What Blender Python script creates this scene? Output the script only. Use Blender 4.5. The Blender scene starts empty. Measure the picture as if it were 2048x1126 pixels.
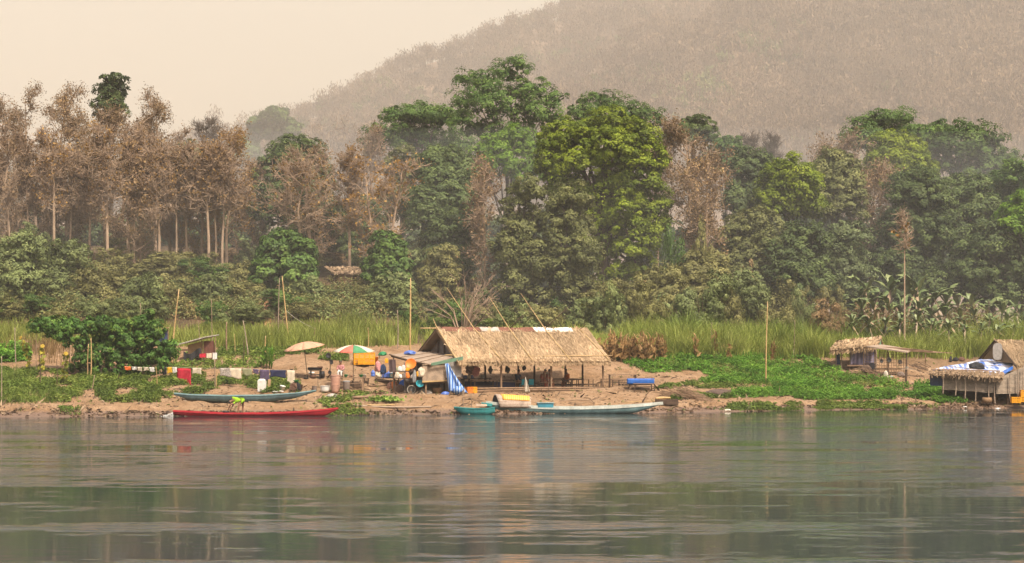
import bpy, math, random
import numpy as np
from mathutils import Vector, Matrix, Euler

scene = bpy.context.scene
COL = scene.collection

# ------------------------------------------------------------------ camera
CAMH, FPX, HZ = 4.8, 4200.0, 690.0          # eye height, focal length in photo pixels, row of the horizon
cam_data = bpy.data.cameras.new('camera')
cam_data.sensor_width = 36.0
cam_data.lens = FPX / 2048.0 * 36.0
cam_data.shift_y = (HZ - 563.0) / 2048.0
cam_data.clip_start = 0.5
cam_data.clip_end = 15000
cam = bpy.data.objects.new('camera', cam_data)
COL.objects.link(cam)
cam.location = (0, 0, CAMH)
cam.rotation_euler = (math.radians(90), 0, 0)
scene.camera = cam

# ------------------------------------------------------------------ world, sun, exposure
SUN_EL, SUN_AZ = math.radians(56), math.radians(150)
world = bpy.data.worlds.new('World')
scene.world = world
world.use_nodes = True
wn, wl = world.node_tree.nodes, world.node_tree.links
wn.clear()
sky = wn.new('ShaderNodeTexSky')
sky.sky_type = 'NISHITA'
sky.sun_disc = False
sky.sun_elevation = SUN_EL
sky.sun_rotation = SUN_AZ
sky.dust_density = 7.0
sky.air_density = 1.2
sky.ozone_density = 0.6
tint = wn.new('ShaderNodeMix'); tint.data_type = 'RGBA'; tint.blend_type = 'MULTIPLY'
tint.inputs['Factor'].default_value = 1.0
tcw = wn.new('ShaderNodeTexCoord'); spw = wn.new('ShaderNodeSeparateXYZ'); rmp = wn.new('ShaderNodeValToRGB')   # smoke warms the sky low down
wl.new(tcw.outputs['Generated'], spw.inputs[0]); wl.new(spw.outputs['Z'], rmp.inputs[0]); wl.new(rmp.outputs[0], tint.inputs['B'])
rmp.color_ramp.elements[0].position = .17; rmp.color_ramp.elements[0].color = (1.0, 0.785, 0.51, 1)
rmp.color_ramp.elements[1].position = .38; rmp.color_ramp.elements[1].color = (.94, .92, .90, 1)
bgn = wn.new('ShaderNodeBackground'); bgn.inputs['Strength'].default_value = 0.13
wo = wn.new('ShaderNodeOutputWorld')
wl.new(sky.outputs[0], tint.inputs['A']); wl.new(tint.outputs['Result'], bgn.inputs['Color']); wl.new(bgn.outputs[0], wo.inputs['Surface'])

sun_data = bpy.data.lights.new('sun', 'SUN')
sun_data.energy = 3.6
sun_data.angle = math.radians(6)
sun_data.color = (1.0, 0.89, 0.74)
sun = bpy.data.objects.new('sun', sun_data)
COL.objects.link(sun)
sdir = Vector((math.sin(SUN_AZ) * math.cos(SUN_EL), math.cos(SUN_AZ) * math.cos(SUN_EL), math.sin(SUN_EL)))
sun.rotation_euler = sdir.to_track_quat('Z', 'Y').to_euler()
sun.location = (60, -60, 120)

scene.view_settings.view_transform = 'Standard'
scene.view_settings.look = 'None'
scene.view_settings.exposure = 0.92
scene.view_settings.gamma = 1.0
scene.cycles.use_denoising = True
scene.cycles.denoiser = 'OPENIMAGEDENOISE'
scene.cycles.denoising_prefilter = 'ACCURATE'
scene.cycles.max_bounces = 5
scene.cycles.diffuse_bounces = 3
scene.cycles.glossy_bounces = 2
scene.cycles.transmission_bounces = 2
scene.cycles.volume_bounces = 1
scene.cycles.transparent_max_bounces = 4
scene.cycles.caustics_reflective = False
scene.cycles.caustics_refractive = False

# ------------------------------------------------------------------ helpers: places
R = random.Random(11)
RN = np.random.default_rng(11)

def P(px, py, Y):
    return Vector(((px - 1024) / FPX * Y, Y, CAMH - (py - HZ) / FPX * Y))

_perm = np.random.default_rng(5).random((256, 256))
def vnoise(x, y):
    x = np.asarray(x, float); y = np.asarray(y, float)
    xi = np.floor(x).astype(int); yi = np.floor(y).astype(int)
    fx = x - xi; fy = y - yi
    fx = fx * fx * (3 - 2 * fx); fy = fy * fy * (3 - 2 * fy)
    a = _perm[xi & 255, yi & 255]; b = _perm[(xi + 1) & 255, yi & 255]
    c = _perm[xi & 255, (yi + 1) & 255]; d = _perm[(xi + 1) & 255, (yi + 1) & 255]
    return (a * (1 - fx) + b * fx) * (1 - fy) + (c * (1 - fx) + d * fx) * fy

def sstep(a, b, v):
    t = np.clip((np.asarray(v, float) - a) / (b - a), 0, 1)
    return t * t * (3 - 2 * t)

SHX = [-400, -36.6, -24, -12.3, -1.0, 9.8, 23, 39, 60, 400]
SHY = [90, 139.3, 141.2, 143.2, 146.2, 148.6, 154.5, 159.5, 168, 260]
PRS = [-60, -12, -3, 0, 1.5, 1.75, 3, 7, 12, 18, 26, 30, 46, 60, 90, 400]
PRZ = [-4, -2.5, -.7, 0, .30, .58, .82, 1.3, 1.95, 2.7, 4.3, 4.75, 5.1, 5.6, 6.5, 12]
def shore(x):
    return np.interp(x, SHX, SHY) + 1.1 * (vnoise(np.asarray(x) * .22 + 40, 3.3) - .5) + .35 * (vnoise(np.asarray(x) * .9 + 9, 7.7) - .5)

HUT_O = P(0, 785, 154.0)      # replaced below
PADS = []                     # (x, y, rx, ry, z): flattened places
def ground(x, y):
    x = np.asarray(x, float); y = np.asarray(y, float)
    s = y - shore(x)
    z = np.interp(s, PRS, PRZ)
    low = sstep(28, 36, x)                                   # the far right bank is lower
    z = z - low * .35 * sstep(1, 5, s) * (1 - sstep(10, 20, s))
    left = 1 - sstep(-14, -3, x)                             # wooded slope on the left
    z = z + left * np.interp(y, [183, 200, 215, 240, 300], [0, 5.2, 7.0, 10.0, 13.0])
    rough = .12 * sstep(0, .5, s) + .88 * sstep(1.2, 3, s)
    z = z + rough * (.30 * (vnoise(x * .35, y * .35) - .5) + .20 * (vnoise(x * 1.3 + 7, y * 1.3) - .5) + .09 * (vnoise(x * 3.1, y * 3.1) - .5))
    for (cx, cy, rx, ry, cz) in PADS:
        d = np.sqrt(((x - cx) / rx) ** 2 + ((y - cy) / ry) ** 2)
        w = 1 - sstep(.75, 1.25, d)
        z = z * (1 - w) + (cz + .04 * (vnoise(x * 2, y * 2) - .5)) * w
    return z

def G(px, py):
    """where the view ray through a pixel meets the ground"""
    Y = np.arange(137.0, 300.0, .08)
    X = (px - 1024) / FPX * Y
    Z = CAMH - (py - HZ) / FPX * Y
    hit = np.nonzero(ground(X, Y) >= Z)[0]
    i = int(hit[0]) if len(hit) else len(Y) - 1
    return Vector((X[i], Y[i], float(ground(X[i], Y[i]))))

def GZ(x, y):
    return float(ground(x, y))

def Garr(px, py):
    """the same for many pixels at once"""
    px = np.asarray(px, float); py = np.asarray(py, float)
    Y = np.full(px.shape, 137.0); done = np.zeros(px.shape, bool)
    for _ in range(700):
        X = (px - 1024) / FPX * Y
        Z = CAMH - (py - HZ) / FPX * Y
        done |= ground(X, Y) >= Z
        if done.all() or Y[~done].min() > 280: break
        Y = np.where(done, Y, Y + .16)
    X = (px - 1024) / FPX * Y
    return X, Y, ground(X, Y), done

# ------------------------------------------------------------------ helpers: objects
def tag(o, label=None, cat=None, group=None, kind=None):
    if label: o['label'] = label
    if cat: o['category'] = cat
    if group: o['group'] = group
    if kind: o['kind'] = kind
    return o

def empty(name, loc, label, cat, group=None, rz=0.0):
    o = bpy.data.objects.new(name, None)
    o.empty_display_size = .2
    o.location = loc; o.rotation_euler = (0, 0, rz)
    COL.objects.link(o)
    return tag(o, label, cat, group)

def copy_tree(o, parent=None):
    c = o.copy(); COL.objects.link(c)
    if parent: c.parent = parent
    for ch in list(o.children):
        copy_tree(ch, c)
    return c

def world_off(parent):
    v = Vector((0, 0, 0))
    while parent is not None:
        v += parent.location; parent = parent.parent
    return v

def link_mesh(name, me, mats, parent=None, loc=None):
    o = bpy.data.objects.new(name, me)
    for m in (mats if isinstance(mats, (list, tuple)) else [mats]):
        me.materials.append(m)
    COL.objects.link(o)
    if parent: o.parent = parent
    if loc is not None: o.location = loc
    return o

class MB:
    """collects shapes in world coordinates; build() makes one mesh object of them, local to its parent"""
    def __init__(s):
        s.v, s.f, s.m = [], [], []
    def add(s, vs, fs, mi=0):
        b = len(s.v)
        s.v += [tuple(v) for v in vs]
        s.f += [tuple(b + i for i in f) for f in fs]
        s.m += [mi] * len(fs)
        return s
    def box(s, c, size, rot=None, mi=0):
        c = Vector(c); hx, hy, hz = [a / 2 for a in size]
        M = Euler(rot).to_matrix() if rot else Matrix.Identity(3)
        vs = [c + M @ Vector((x * hx, y * hy, z * hz)) for x in (-1, 1) for y in (-1, 1) for z in (-1, 1)]
        return s.add(vs, [(0, 1, 3, 2), (4, 6, 7, 5), (0, 4, 5, 1), (2, 3, 7, 6), (0, 2, 6, 4), (1, 5, 7, 3)], mi)
    def bar(s, a, b, w, h=None, mi=0):
        """square-section bar from a to b"""
        a, b = Vector(a), Vector(b); d = (b - a)
        if d.length < 1e-6: return s
        d.normalize(); h = h or w
        up = Vector((0, 0, 1)) if abs(d.z) < .95 else Vector((0, 1, 0))
        sx = d.cross(up).normalized(); sy = sx.cross(d).normalized()
        vs = [p + sx * i * w / 2 + sy * j * h / 2 for p in (a, b) for i, j in ((-1, -1), (1, -1), (1, 1), (-1, 1))]
        return s.add(vs, [(0, 3, 2, 1), (4, 5, 6, 7), (0, 1, 5, 4), (1, 2, 6, 5), (2, 3, 7, 6), (3, 0, 4, 7)], mi)
    def tube(s, pts, rad, n=7, mi=0, cap=True):
        pts = [Vector(p) for p in pts]
        if not isinstance(rad, (list, tuple)): rad = [rad] * len(pts)
        vs, fs = [], []
        ref = None
        for i, p in enumerate(pts):
            d = (pts[min(i + 1, len(pts) - 1)] - pts[max(i - 1, 0)])
            d = d.normalized() if d.length > 1e-9 else Vector((0, 0, 1))
            if ref is None:
                ref = d.orthogonal().normalized()
            ref = (ref - d * ref.dot(d))
            ref = ref.normalized() if ref.length > 1e-6 else d.orthogonal().normalized()
            q = d.cross(ref)
            for k in range(n):
                a = 2 * math.pi * k / n
                vs.append(p + (ref * math.cos(a) + q * math.sin(a)) * rad[i])
        for i in range(len(pts) - 1):
            for k in range(n):
                fs.append((i * n + k, i * n + (k + 1) % n, (i + 1) * n + (k + 1) % n, (i + 1) * n + k))
        if cap:
            fs.append(tuple(range(n - 1, -1, -1))); fs.append(tuple((len(pts) - 1) * n + k for k in range(n)))
        return s.add(vs, fs, mi)
    def pole(s, a, b, r, r2=None, n=7, bend=0.0, seg=6, mi=0, knots=False):
        """slightly crooked round pole, with bamboo knots if asked"""
        a, b = Vector(a), Vector(b); d = b - a
        o = d.normalized().orthogonal()
        o2 = d.normalized().cross(o)
        ph = R.random() * 6
        pts, rr = [], []
        r2 = r if r2 is None else r2
        for i in range(seg + 1):
            t = i / seg
            off = (o * math.sin(t * 3.1 + .2) * math.cos(ph) + o2 * math.sin(t * 3.1) * math.sin(ph)) * bend
            pts.append(a + d * t + off); rr.append(r + (r2 - r) * t)
            if knots and 0 < i < seg:
                rr[-1] *= 1.18
        return s.tube(pts, rr, n, mi)
    def lathe(s, c, prof, n=14, mi=0, tilt=None):
        """profile of (radius, height) turned about the vertical through c"""
        c = Vector(c); M = Euler(tilt).to_matrix() if tilt else Matrix.Identity(3)
        vs, fs = [], []
        for r, z in prof:
            for k in range(n):
                a = 2 * math.pi * k / n
                vs.append(c + M @ Vector((r * math.cos(a), r * math.sin(a), z)))
        for i in range(len(prof) - 1):
            for k in range(n):
                fs.append((i * n + k, i * n + (k + 1) % n, (i + 1) * n + (k + 1) % n, (i + 1) * n + k))
        if prof[0][0] > 1e-4: fs.append(tuple(range(n - 1, -1, -1)))
        if prof[-1][0] > 1e-4: fs.append(tuple((len(prof) - 1) * n + k for k in range(n)))
        return s.add(vs, fs, mi)
    def ell(s, c, r, nu=10, nv=7, mi=0, rot=None, jit=0.0, rnd=None):
        c = Vector(c); M = Euler(rot).to_matrix() if rot else Matrix.Identity(3)
        rx, ry, rz = (r, r, r) if isinstance(r, (int, float)) else r
        rnd = rnd or R
        vs, fs = [], []
        for i in range(nv + 1):
            th = math.pi * i / nv
            for k in range(nu):
                a = 2 * math.pi * k / nu
                j = 1 + (rnd.random() - .5) * jit
                vs.append(c + M @ (Vector((rx * math.sin(th) * math.cos(a), ry * math.sin(th) * math.sin(a), rz * math.cos(th))) * j))
        for i in range(nv):
            for k in range(nu):
                fs.append((i * nu + k, (i + 1) * nu + k, (i + 1) * nu + (k + 1) % nu, i * nu + (k + 1) % nu))
        return s.add(vs, fs, mi)
    def sheet(s, fn, nu, nv, thick=.01, mi=0):
        """grid surface fn(u, v) -> point, given a thickness along its own normal"""
        g = [[Vector(fn(i / nu, j / nv)) for j in range(nv + 1)] for i in range(nu + 1)]
        top, bot = [], []
        for i in range(nu + 1):
            for j in range(nv + 1):
                du = g[min(i + 1, nu)][j] - g[max(i - 1, 0)][j]
                dv = g[i][min(j + 1, nv)] - g[i][max(j - 1, 0)]
                n = du.cross(dv); n = n.normalized() if n.length > 1e-9 else Vector((0, 0, 1))
                top.append(g[i][j] + n * thick / 2); bot.append(g[i][j] - n * thick / 2)
        N = len(top); w = nv + 1; fs = []
        for i in range(nu):
            for j in range(nv):
                a, b, c, d = i * w + j, (i + 1) * w + j, (i + 1) * w + j + 1, i * w + j + 1
                fs.append((a, b, c, d)); fs.append((N + d, N + c, N + b, N + a))
        for i in range(nu):
            fs.append((i * w, N + i * w, N + (i + 1) * w, (i + 1) * w))
            fs.append((i * w + nv, (i + 1) * w + nv, N + (i + 1) * w + nv, N + i * w + nv))
        for j in range(nv):
            fs.append((j, j + 1, N + j + 1, N + j))
            fs.append((nu * w + j, N + nu * w + j, N + nu * w + j + 1, nu * w + j + 1))
        return s.add(top + bot, fs, mi)
    def quad(s, a, b, c, d, thick=.02, mi=0):
        a, b, c, d = map(Vector, (a, b, c, d))
        return s.sheet(lambda u, v: (a * (1 - u) + b * u) * (1 - v) + (d * (1 - u) + c * u) * v, 1, 1, thick, mi)
    def build(s, name, mats, parent=None, loc=None, smooth=False, bevel=0.0):
        off = world_off(parent) if parent else Vector(loc if loc is not None else (0, 0, 0))
        me = bpy.data.meshes.new(name)
        me.from_pydata([tuple(Vector(v) - off) for v in s.v], [], s.f)
        me.polygons.foreach_set('material_index', s.m)
        if smooth: me.polygons.foreach_set('use_smooth', [True] * len(me.polygons))
        me.update()
        o = link_mesh(name, me, mats, parent, None if parent else off)
        if bevel:
            b = o.modifiers.new('bevel', 'BEVEL'); b.width = bevel; b.segments = 2; b.limit_method = 'ANGLE'
        return o

def np_mesh(name, V, F, tint=None, mi=None, smooth=False):
    """quads from arrays, with a per-face random value in the attribute «tint»"""
    me = bpy.data.meshes.new(name)
    n = len(F)
    me.vertices.add(len(V)); me.vertices.foreach_set('co', np.ascontiguousarray(V, np.float32).ravel())
    me.loops.add(n * 4); me.loops.foreach_set('vertex_index', np.ascontiguousarray(F, np.int32).ravel())
    me.polygons.add(n)
    me.polygons.foreach_set('loop_start', np.arange(0, n * 4, 4, dtype=np.int32))
    if mi is not None: me.polygons.foreach_set('material_index', np.ascontiguousarray(mi, np.int32))
    if smooth: me.polygons.foreach_set('use_smooth', np.ones(n, bool))
    if tint is not None:
        at = me.attributes.new('tint', 'FLOAT', 'FACE'); at.data.foreach_set('value', np.ascontiguousarray(tint, np.float32))
    me.update(calc_edges=True)
    return me

def unit(v):
    return v / np.maximum(np.linalg.norm(v, axis=1, keepdims=True), 1e-9)

def np_leaves(pos, nrm, size, rng, aspect=1.7, axis=None):
    """one folded leaf-shaped quad per point"""
    n = len(pos)
    size = np.broadcast_to(size, (n,))
    t = unit(np.cross(nrm, rng.normal(size=(n, 3)))) if axis is None else unit(np.array(axis, float) + rng.normal(size=(n, 3)) * .35)
    b = np.cross(nrm, t)
    L = (size * .5 * np.sqrt(aspect))[:, None]; W = (size * .5 / np.sqrt(aspect))[:, None]
    droop = nrm * (size * .12)[:, None]
    V = np.stack([pos - t * L - droop, pos + b * W + t * L * .1 + droop, pos + t * L - droop, pos - b * W + t * L * .1 + droop], 1).reshape(-1, 3)
    F = np.arange(n * 4).reshape(n, 4)
    return V, F

def np_tube(pts, rad, n=5):
    pts = np.asarray(pts, float); m = len(pts)
    d = np.gradient(pts, axis=0); d = unit(d)
    ref = np.array([.31, .87, .2]) if abs(d[0, 2]) > .3 else np.array([0, 0, 1.])
    u = unit(np.cross(d, ref)); w = np.cross(d, u)
    a = np.arange(n) * 2 * np.pi / n
    V = pts[:, None] + (u[:, None] * np.cos(a)[None, :, None] + w[:, None] * np.sin(a)[None, :, None]) * np.asarray(rad)[:, None, None]
    i = np.arange(m - 1)[:, None] * n; k = np.arange(n)[None]; k2 = (k + 1) % n
    F = np.stack([i + k, i + k2, i + n + k2, i + n + k], -1).reshape(-1, 4)
    return V.reshape(-1, 3), F

class NB:
    """joins arrays of quads"""
    def __init__(s): s.V, s.F, s.t, s.n = [], [], [], 0
    def add(s, V, F, tint=0.5):
        s.V.append(V); s.F.append(F + s.n); s.n += len(V)
        s.t.append(np.broadcast_to(np.asarray(tint, float), (len(F),)))
    def mesh(s, name, smooth=False):
        return np_mesh(name, np.concatenate(s.V), np.concatenate(s.F), np.concatenate(s.t), None, smooth)

# ------------------------------------------------------------------ materials
def srgb(r, g, b):
    f = lambda c: (c / 255 / 12.92) if c / 255 <= .04045 else ((c / 255 + .055) / 1.055) ** 2.4
    return (f(r), f(g), f(b), 1)

def new_mat(name):
    m = bpy.data.materials.new(name); m.use_nodes = True
    nt = m.node_tree; nt.nodes.clear()
    out = nt.nodes.new('ShaderNodeOutputMaterial')
    b = nt.nodes.new('ShaderNodeBsdfPrincipled')
    nt.links.new(b.outputs[0], out.inputs['Surface'])
    return m, nt, b, out

def N(nt, kind, **kw):
    n = nt.nodes.new(kind)
    for k, v in kw.items():
        if k in n.inputs: n.inputs[k].default_value = v
        else: setattr(n, k, v)
    return n

def mixrgb(nt, fac, a, b, mode='MIX'):
    n = nt.nodes.new('ShaderNodeMix'); n.data_type = 'RGBA'; n.blend_type = mode
    for sock, v in ((n.inputs['Factor'], fac), (n.inputs['A'], a), (n.inputs['B'], b)):
        if hasattr(v, 'is_linked') or hasattr(v, 'node'): nt.links.new(v, sock)
        else: sock.default_value = v
    return n.outputs['Result']

def ramp(nt, src, stops):
    n = nt.nodes.new('ShaderNodeValToRGB')
    e = n.color_ramp.elements
    while len(e) < len(stops): e.new(.5)
    for el, (p, c) in zip(e, stops):
        el.position = p; el.color = c if isinstance(c, tuple) else (c, c, c, 1)
    nt.links.new(src, n.inputs[0])
    return n.outputs[0]

def coords(nt, scale=(1, 1, 1), which='Object', rot=(0, 0, 0)):
    tc = nt.nodes.new('ShaderNodeTexCoord'); mp = nt.nodes.new('ShaderNodeMapping')
    mp.inputs['Scale'].default_value = scale; mp.inputs['Rotation'].default_value = rot
    nt.links.new(tc.outputs[which], mp.inputs[0])
    return mp.outputs[0]

def noise(nt, vec, scale, detail=3, rough=.55):
    n = nt.nodes.new('ShaderNodeTexNoise')
    n.inputs['Scale'].default_value = scale; n.inputs['Detail'].default_value = detail; n.inputs['Roughness'].default_value = rough
    nt.links.new(vec, n.inputs['Vector'])
    return n.outputs['Fac']

def bump(nt, b, height, strength=.4, dist=.02):
    n = nt.nodes.new('ShaderNodeBump'); n.inputs['Strength'].default_value = strength; n.inputs['Distance'].default_value = dist
    nt.links.new(height, n.inputs['Height']); nt.links.new(n.outputs[0], b.inputs['Normal'])

def mat_plain(name, c, c2=None, rough=.7, scale=6, stretch=(1, 1, 1), spec=.3, bmp=.25, contrast=(.3, .7), bd=.01):
    """a coloured surface with uneven tone, dirt and a slight relief"""
    m, nt, b, out = new_mat(name)
    c2 = c2 or tuple([x * .62 for x in c[:3]] + [1])
    vec = coords(nt, stretch)
    f = noise(nt, vec, scale, 4)
    f2 = noise(nt, vec, scale * 7, 3)
    k = ramp(nt, f, [(contrast[0], 0.0), (contrast[1], 1.0)])
    col = mixrgb(nt, k, c2, c)
    k2 = ramp(nt, f2, [(.25, .72), (.7, 1.0)])
    col = mixrgb(nt, 1.0, col, k2, 'MULTIPLY')
    nt.links.new(col, b.inputs['Base Color'])
    b.inputs['Roughness'].default_value = rough
    b.inputs['Specular IOR Level'].default_value = spec
    if bmp: bump(nt, b, f2, bmp, bd)
    return m

def mat_leaf(name, c1, c2, c3=None, trans=.25, rough=.6, nscale=.35, ncon=(.70, 1.18)):
    """foliage: colour differs from leaf to leaf and from bough to bough"""
    m, nt, b, out = new_mat(name)
    at = nt.nodes.new('ShaderNodeAttribute'); at.attribute_name = 'tint'
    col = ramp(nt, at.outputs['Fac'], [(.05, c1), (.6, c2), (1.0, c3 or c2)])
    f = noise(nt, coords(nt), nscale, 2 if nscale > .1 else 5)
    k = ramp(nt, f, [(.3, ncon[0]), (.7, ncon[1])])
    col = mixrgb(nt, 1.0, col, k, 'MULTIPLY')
    oi = nt.nodes.new('ShaderNodeObjectInfo')
    hs = nt.nodes.new('ShaderNodeHueSaturation')
    mr = nt.nodes.new('ShaderNodeMapRange'); mr.inputs['To Min'].default_value = .84; mr.inputs['To Max'].default_value = 1.16
    nt.links.new(oi.outputs['Random'], mr.inputs['Value']); nt.links.new(mr.outputs[0], hs.inputs['Value'])
    nt.links.new(col, hs.inputs['Color'])
    nt.links.new(hs.outputs[0], b.inputs['Base Color'])
    b.inputs['Roughness'].default_value = rough
    b.inputs['Specular IOR Level'].default_value = .22
    tr = nt.nodes.new('ShaderNodeBsdfTranslucent'); nt.links.new(hs.outputs[0], tr.inputs['Color'])
    mx = nt.nodes.new('ShaderNodeMixShader'); mx.inputs[0].default_value = trans
    nt.links.new(b.outputs[0], mx.inputs[1]); nt.links.new(tr.outputs[0], mx.inputs[2])
    nt.links.new(mx.outputs[0], out.inputs['Surface'])
    return m

def L(r, g, b): return (r, g, b, 1)

LEAF = {
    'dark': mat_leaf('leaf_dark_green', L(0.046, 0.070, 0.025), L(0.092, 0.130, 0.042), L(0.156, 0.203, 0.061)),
    'deep': mat_leaf('leaf_deep_green', L(0.045, 0.088, 0.021), L(0.095, 0.168, 0.034), L(0.176, 0.261, 0.055)),
    'bright': mat_leaf('leaf_bright_green', L(0.079, 0.157, 0.015), L(0.158, 0.276, 0.025), L(0.252, 0.379, 0.042), .3),
    'yellow': mat_leaf('leaf_yellow_green', L(0.071, 0.108, 0.009), L(0.175, 0.232, 0.014), L(0.293, 0.352, 0.028), .3),
    'olive': mat_leaf('leaf_dull_olive', L(0.095, 0.108, 0.038), L(0.159, 0.173, 0.059), L(0.243, 0.240, 0.087)),
    'grey': mat_leaf('leaf_grey_green', L(0.084, 0.114, 0.049), L(0.149, 0.188, 0.076), L(0.220, 0.266, 0.111)),
    'rust': mat_leaf('leaf_rust_brown', L(0.137, 0.087, 0.044), L(0.227, 0.149, 0.075), L(0.317, 0.224, 0.114)),
    'tan': mat_leaf('leaf_dry_tan', L(0.180, 0.114, 0.054), L(0.289, 0.192, 0.094), L(0.410, 0.285, 0.139)),
    'gold': mat_leaf('leaf_dry_gold', L(0.165, 0.091, 0.026), L(0.287, 0.165, 0.044), L(0.403, 0.250, 0.070)),
    'scrub':  mat_leaf('leaf_scrub_olive', L(0.124, 0.124, 0.043), L(0.212, 0.204, 0.071), L(0.313, 0.292, 0.108)),
    'scrubg': mat_leaf('leaf_scrub_green', L(0.106, 0.136, 0.050), L(0.181, 0.219, 0.078), L(0.272, 0.310, 0.118)),
    'weed': mat_leaf('leaf_weed_green', L(0.065, 0.103, 0.017), L(0.141, 0.206, 0.032), L(0.271, 0.302, 0.071), .3),
    'bed': mat_leaf('leaf_vegetable_green', L(0.053, 0.137, 0.014), L(0.121, 0.268, 0.028), L(0.224, 0.384, 0.051), .3),
    'reed': mat_leaf('leaf_tall_reed', L(0.131, 0.182, 0.031), L(0.283, 0.330, 0.065), L(0.454, 0.463, 0.138), .35),
    'reeddry':mat_leaf('leaf_dry_reed', L(0.140, 0.085, 0.035), L(0.240, 0.155, 0.065), L(0.320, 0.230, 0.110), .3),
    'vine': mat_leaf('leaf_vine_green', L(0.042, 0.100, 0.018), L(0.090, 0.193, 0.032), L(0.208, 0.328, 0.055), .3),
    'hill':   mat_leaf('leaf_hill_scrub', L(0.106, 0.073, 0.047), L(0.179, 0.123, 0.078), L(0.274, 0.196, 0.118), .2, .6, .007, (.66, 1.22)),
    'hillg':  mat_leaf('leaf_hill_green', L(.075, .085, .035), L(.120, .130, .050), L(.180, .185, .070), .2, .6, .007, (.55, 1.3)),
    'banana': mat_leaf('leaf_banana', L(0.045, 0.080, 0.022), L(0.085, 0.130, 0.035), L(0.150, 0.180, 0.060), .35),
}
BARK = {
    'pale': mat_plain('bark_pale', L(.42, .31, .22), L(.26, .185, .13), .9, 3, (1, 1, .25), .1),
    'brown': mat_plain('bark_brown', L(.15, .105, .075), L(.08, .055, .04), .9, 3, (1, 1, .25), .1),
    'grey': mat_plain('bark_grey', L(.19, .155, .125), L(.11, .09, .075), .9, 3, (1, 1, .25), .1),
}
M = {}
M['bamboo'] = mat_plain('bamboo_yellow', L(.52, .36, .16), L(.36, .23, .10), .5, 2, (1, 1, .5), .4)
M['bamboo_grey'] = mat_plain('bamboo_weathered', L(.34, .25, .17), L(.20, .14, .095), .75, 2, (1, 1, .5), .25)
M['wood'] = mat_plain('weathered_wood', L(.30, .20, .125), L(.16, .10, .065), .8, 3, (.4, 2, 2), .2)
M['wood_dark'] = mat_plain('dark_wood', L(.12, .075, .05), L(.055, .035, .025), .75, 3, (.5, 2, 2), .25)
M['wood_grey'] = mat_plain('grey_wood', L(.36, .28, .21), L(.22, .165, .125), .85, 3, (.4, 2, 2), .2)

# ------------------------------------------------------------------ the land
HUT_T = math.radians(29)                        # the long hut's axis turns away from the river to the right
HUT_A = Vector((math.cos(HUT_T), math.sin(HUT_T), 0))
HUT_D = Vector((-math.sin(HUT_T), math.cos(HUT_T), 0))
HUT_Z = 1.30
HUT_E = P(915, 724, 152.6)                      # its front left eave
def H(k, d, z=HUT_Z):
    """k metres along the hut, d metres in from the front eave, height z"""
    q = HUT_E + HUT_A * k + HUT_D * d
    return Vector((q.x, q.y, z))
def HK(px, d):
    """how far along the hut a pixel column lies at depth d"""
    c = (px - 1024) / FPX; o = HUT_E + HUT_D * d
    return (c * o.y - o.x) / (HUT_A.x - c * HUT_A.y)
for k in (-3, -.5, 2, 4.5, 7, 9.5, 11.6):
    q = H(k, 3.0)
    PADS.append((q.x, q.y, 3.4, 4.0, HUT_Z - .03))

def grid_mesh(name, xs, ys, fn):
    X, Y = np.meshgrid(xs, ys)
    Z = fn(X, Y)
    V = np.stack([X, Y, Z], -1).reshape(-1, 3)
    w = len(xs); i = np.arange(len(ys) - 1)[:, None] * w; k = np.arange(w - 1)[None]
    F = np.stack([i + k, i + k + 1, i + w + k + 1, i + w + k], -1).reshape(-1, 4)
    return np_mesh(name, V, F, None, None, True)

def mat_ground():
    m, nt, b, out = new_mat('sandy_soil')
    v = coords(nt)
    f1 = noise(nt, v, .45, 5, .6); f2 = noise(nt, v, 3.2, 5, .65); f3 = noise(nt, v, 16, 3, .6)
    sand = ramp(nt, f1, [(.26, L(.235, .135, .068)), (.46, L(.365, .230, .128)), (.72, L(.45, .310, .195))])
    sand = mixrgb(nt, ramp(nt, f2, [(.42, 0.0), (.66, .85)]), sand, L(.20, .122, .066))
    sand = mixrgb(nt, ramp(nt, f3, [(.3, .55), (.6, 0.0)]), sand, L(.15, .09, .048))
    # damp earth along the waterline, leaf litter under the trees
    sep = nt.nodes.new('ShaderNodeSeparateXYZ'); nt.links.new(v, sep.inputs[0])
    ad = nt.nodes.new('ShaderNodeMath'); ad.operation = 'MULTIPLY_ADD'
    nt.links.new(f2, ad.inputs[0]); ad.inputs[1].default_value = .5; nt.links.new(sep.outputs['Z'], ad.inputs[2])
    wet = ramp(nt, ad.outputs[0], [(.50, 1.0), (.66, 0.0)])
    sand = mixrgb(nt, wet, sand, L(.205, .135, .095))
    mr = nt.nodes.new('ShaderNodeMapRange'); mr.inputs['From Min'].default_value = 176; mr.inputs['From Max'].default_value = 186
    nt.links.new(sep.outputs['Y'], mr.inputs['Value'])
    lit = ramp(nt, f1, [(.35, L(.06, .045, .025)), (.6, L(.15, .095, .05)), (.75, L(.26, .13, .065))])
    col = mixrgb(nt, mr.outputs[0], sand, lit)
    nt.links.new(col, b.inputs['Base Color'])
    rr = ramp(nt, wet, [(0.0, .95), (1.0, .45)]); nt.links.new(rr, b.inputs['Roughness'])
    b.inputs['Specular IOR Level'].default_value = .2
    sm = nt.nodes.new('ShaderNodeMath'); sm.operation = 'ADD'
    nt.links.new(f2, sm.inputs[0]); nt.links.new(f3, sm.inputs[1])
    bump(nt, b, sm.outputs[0], 1.0, .16)
    return m

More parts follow.
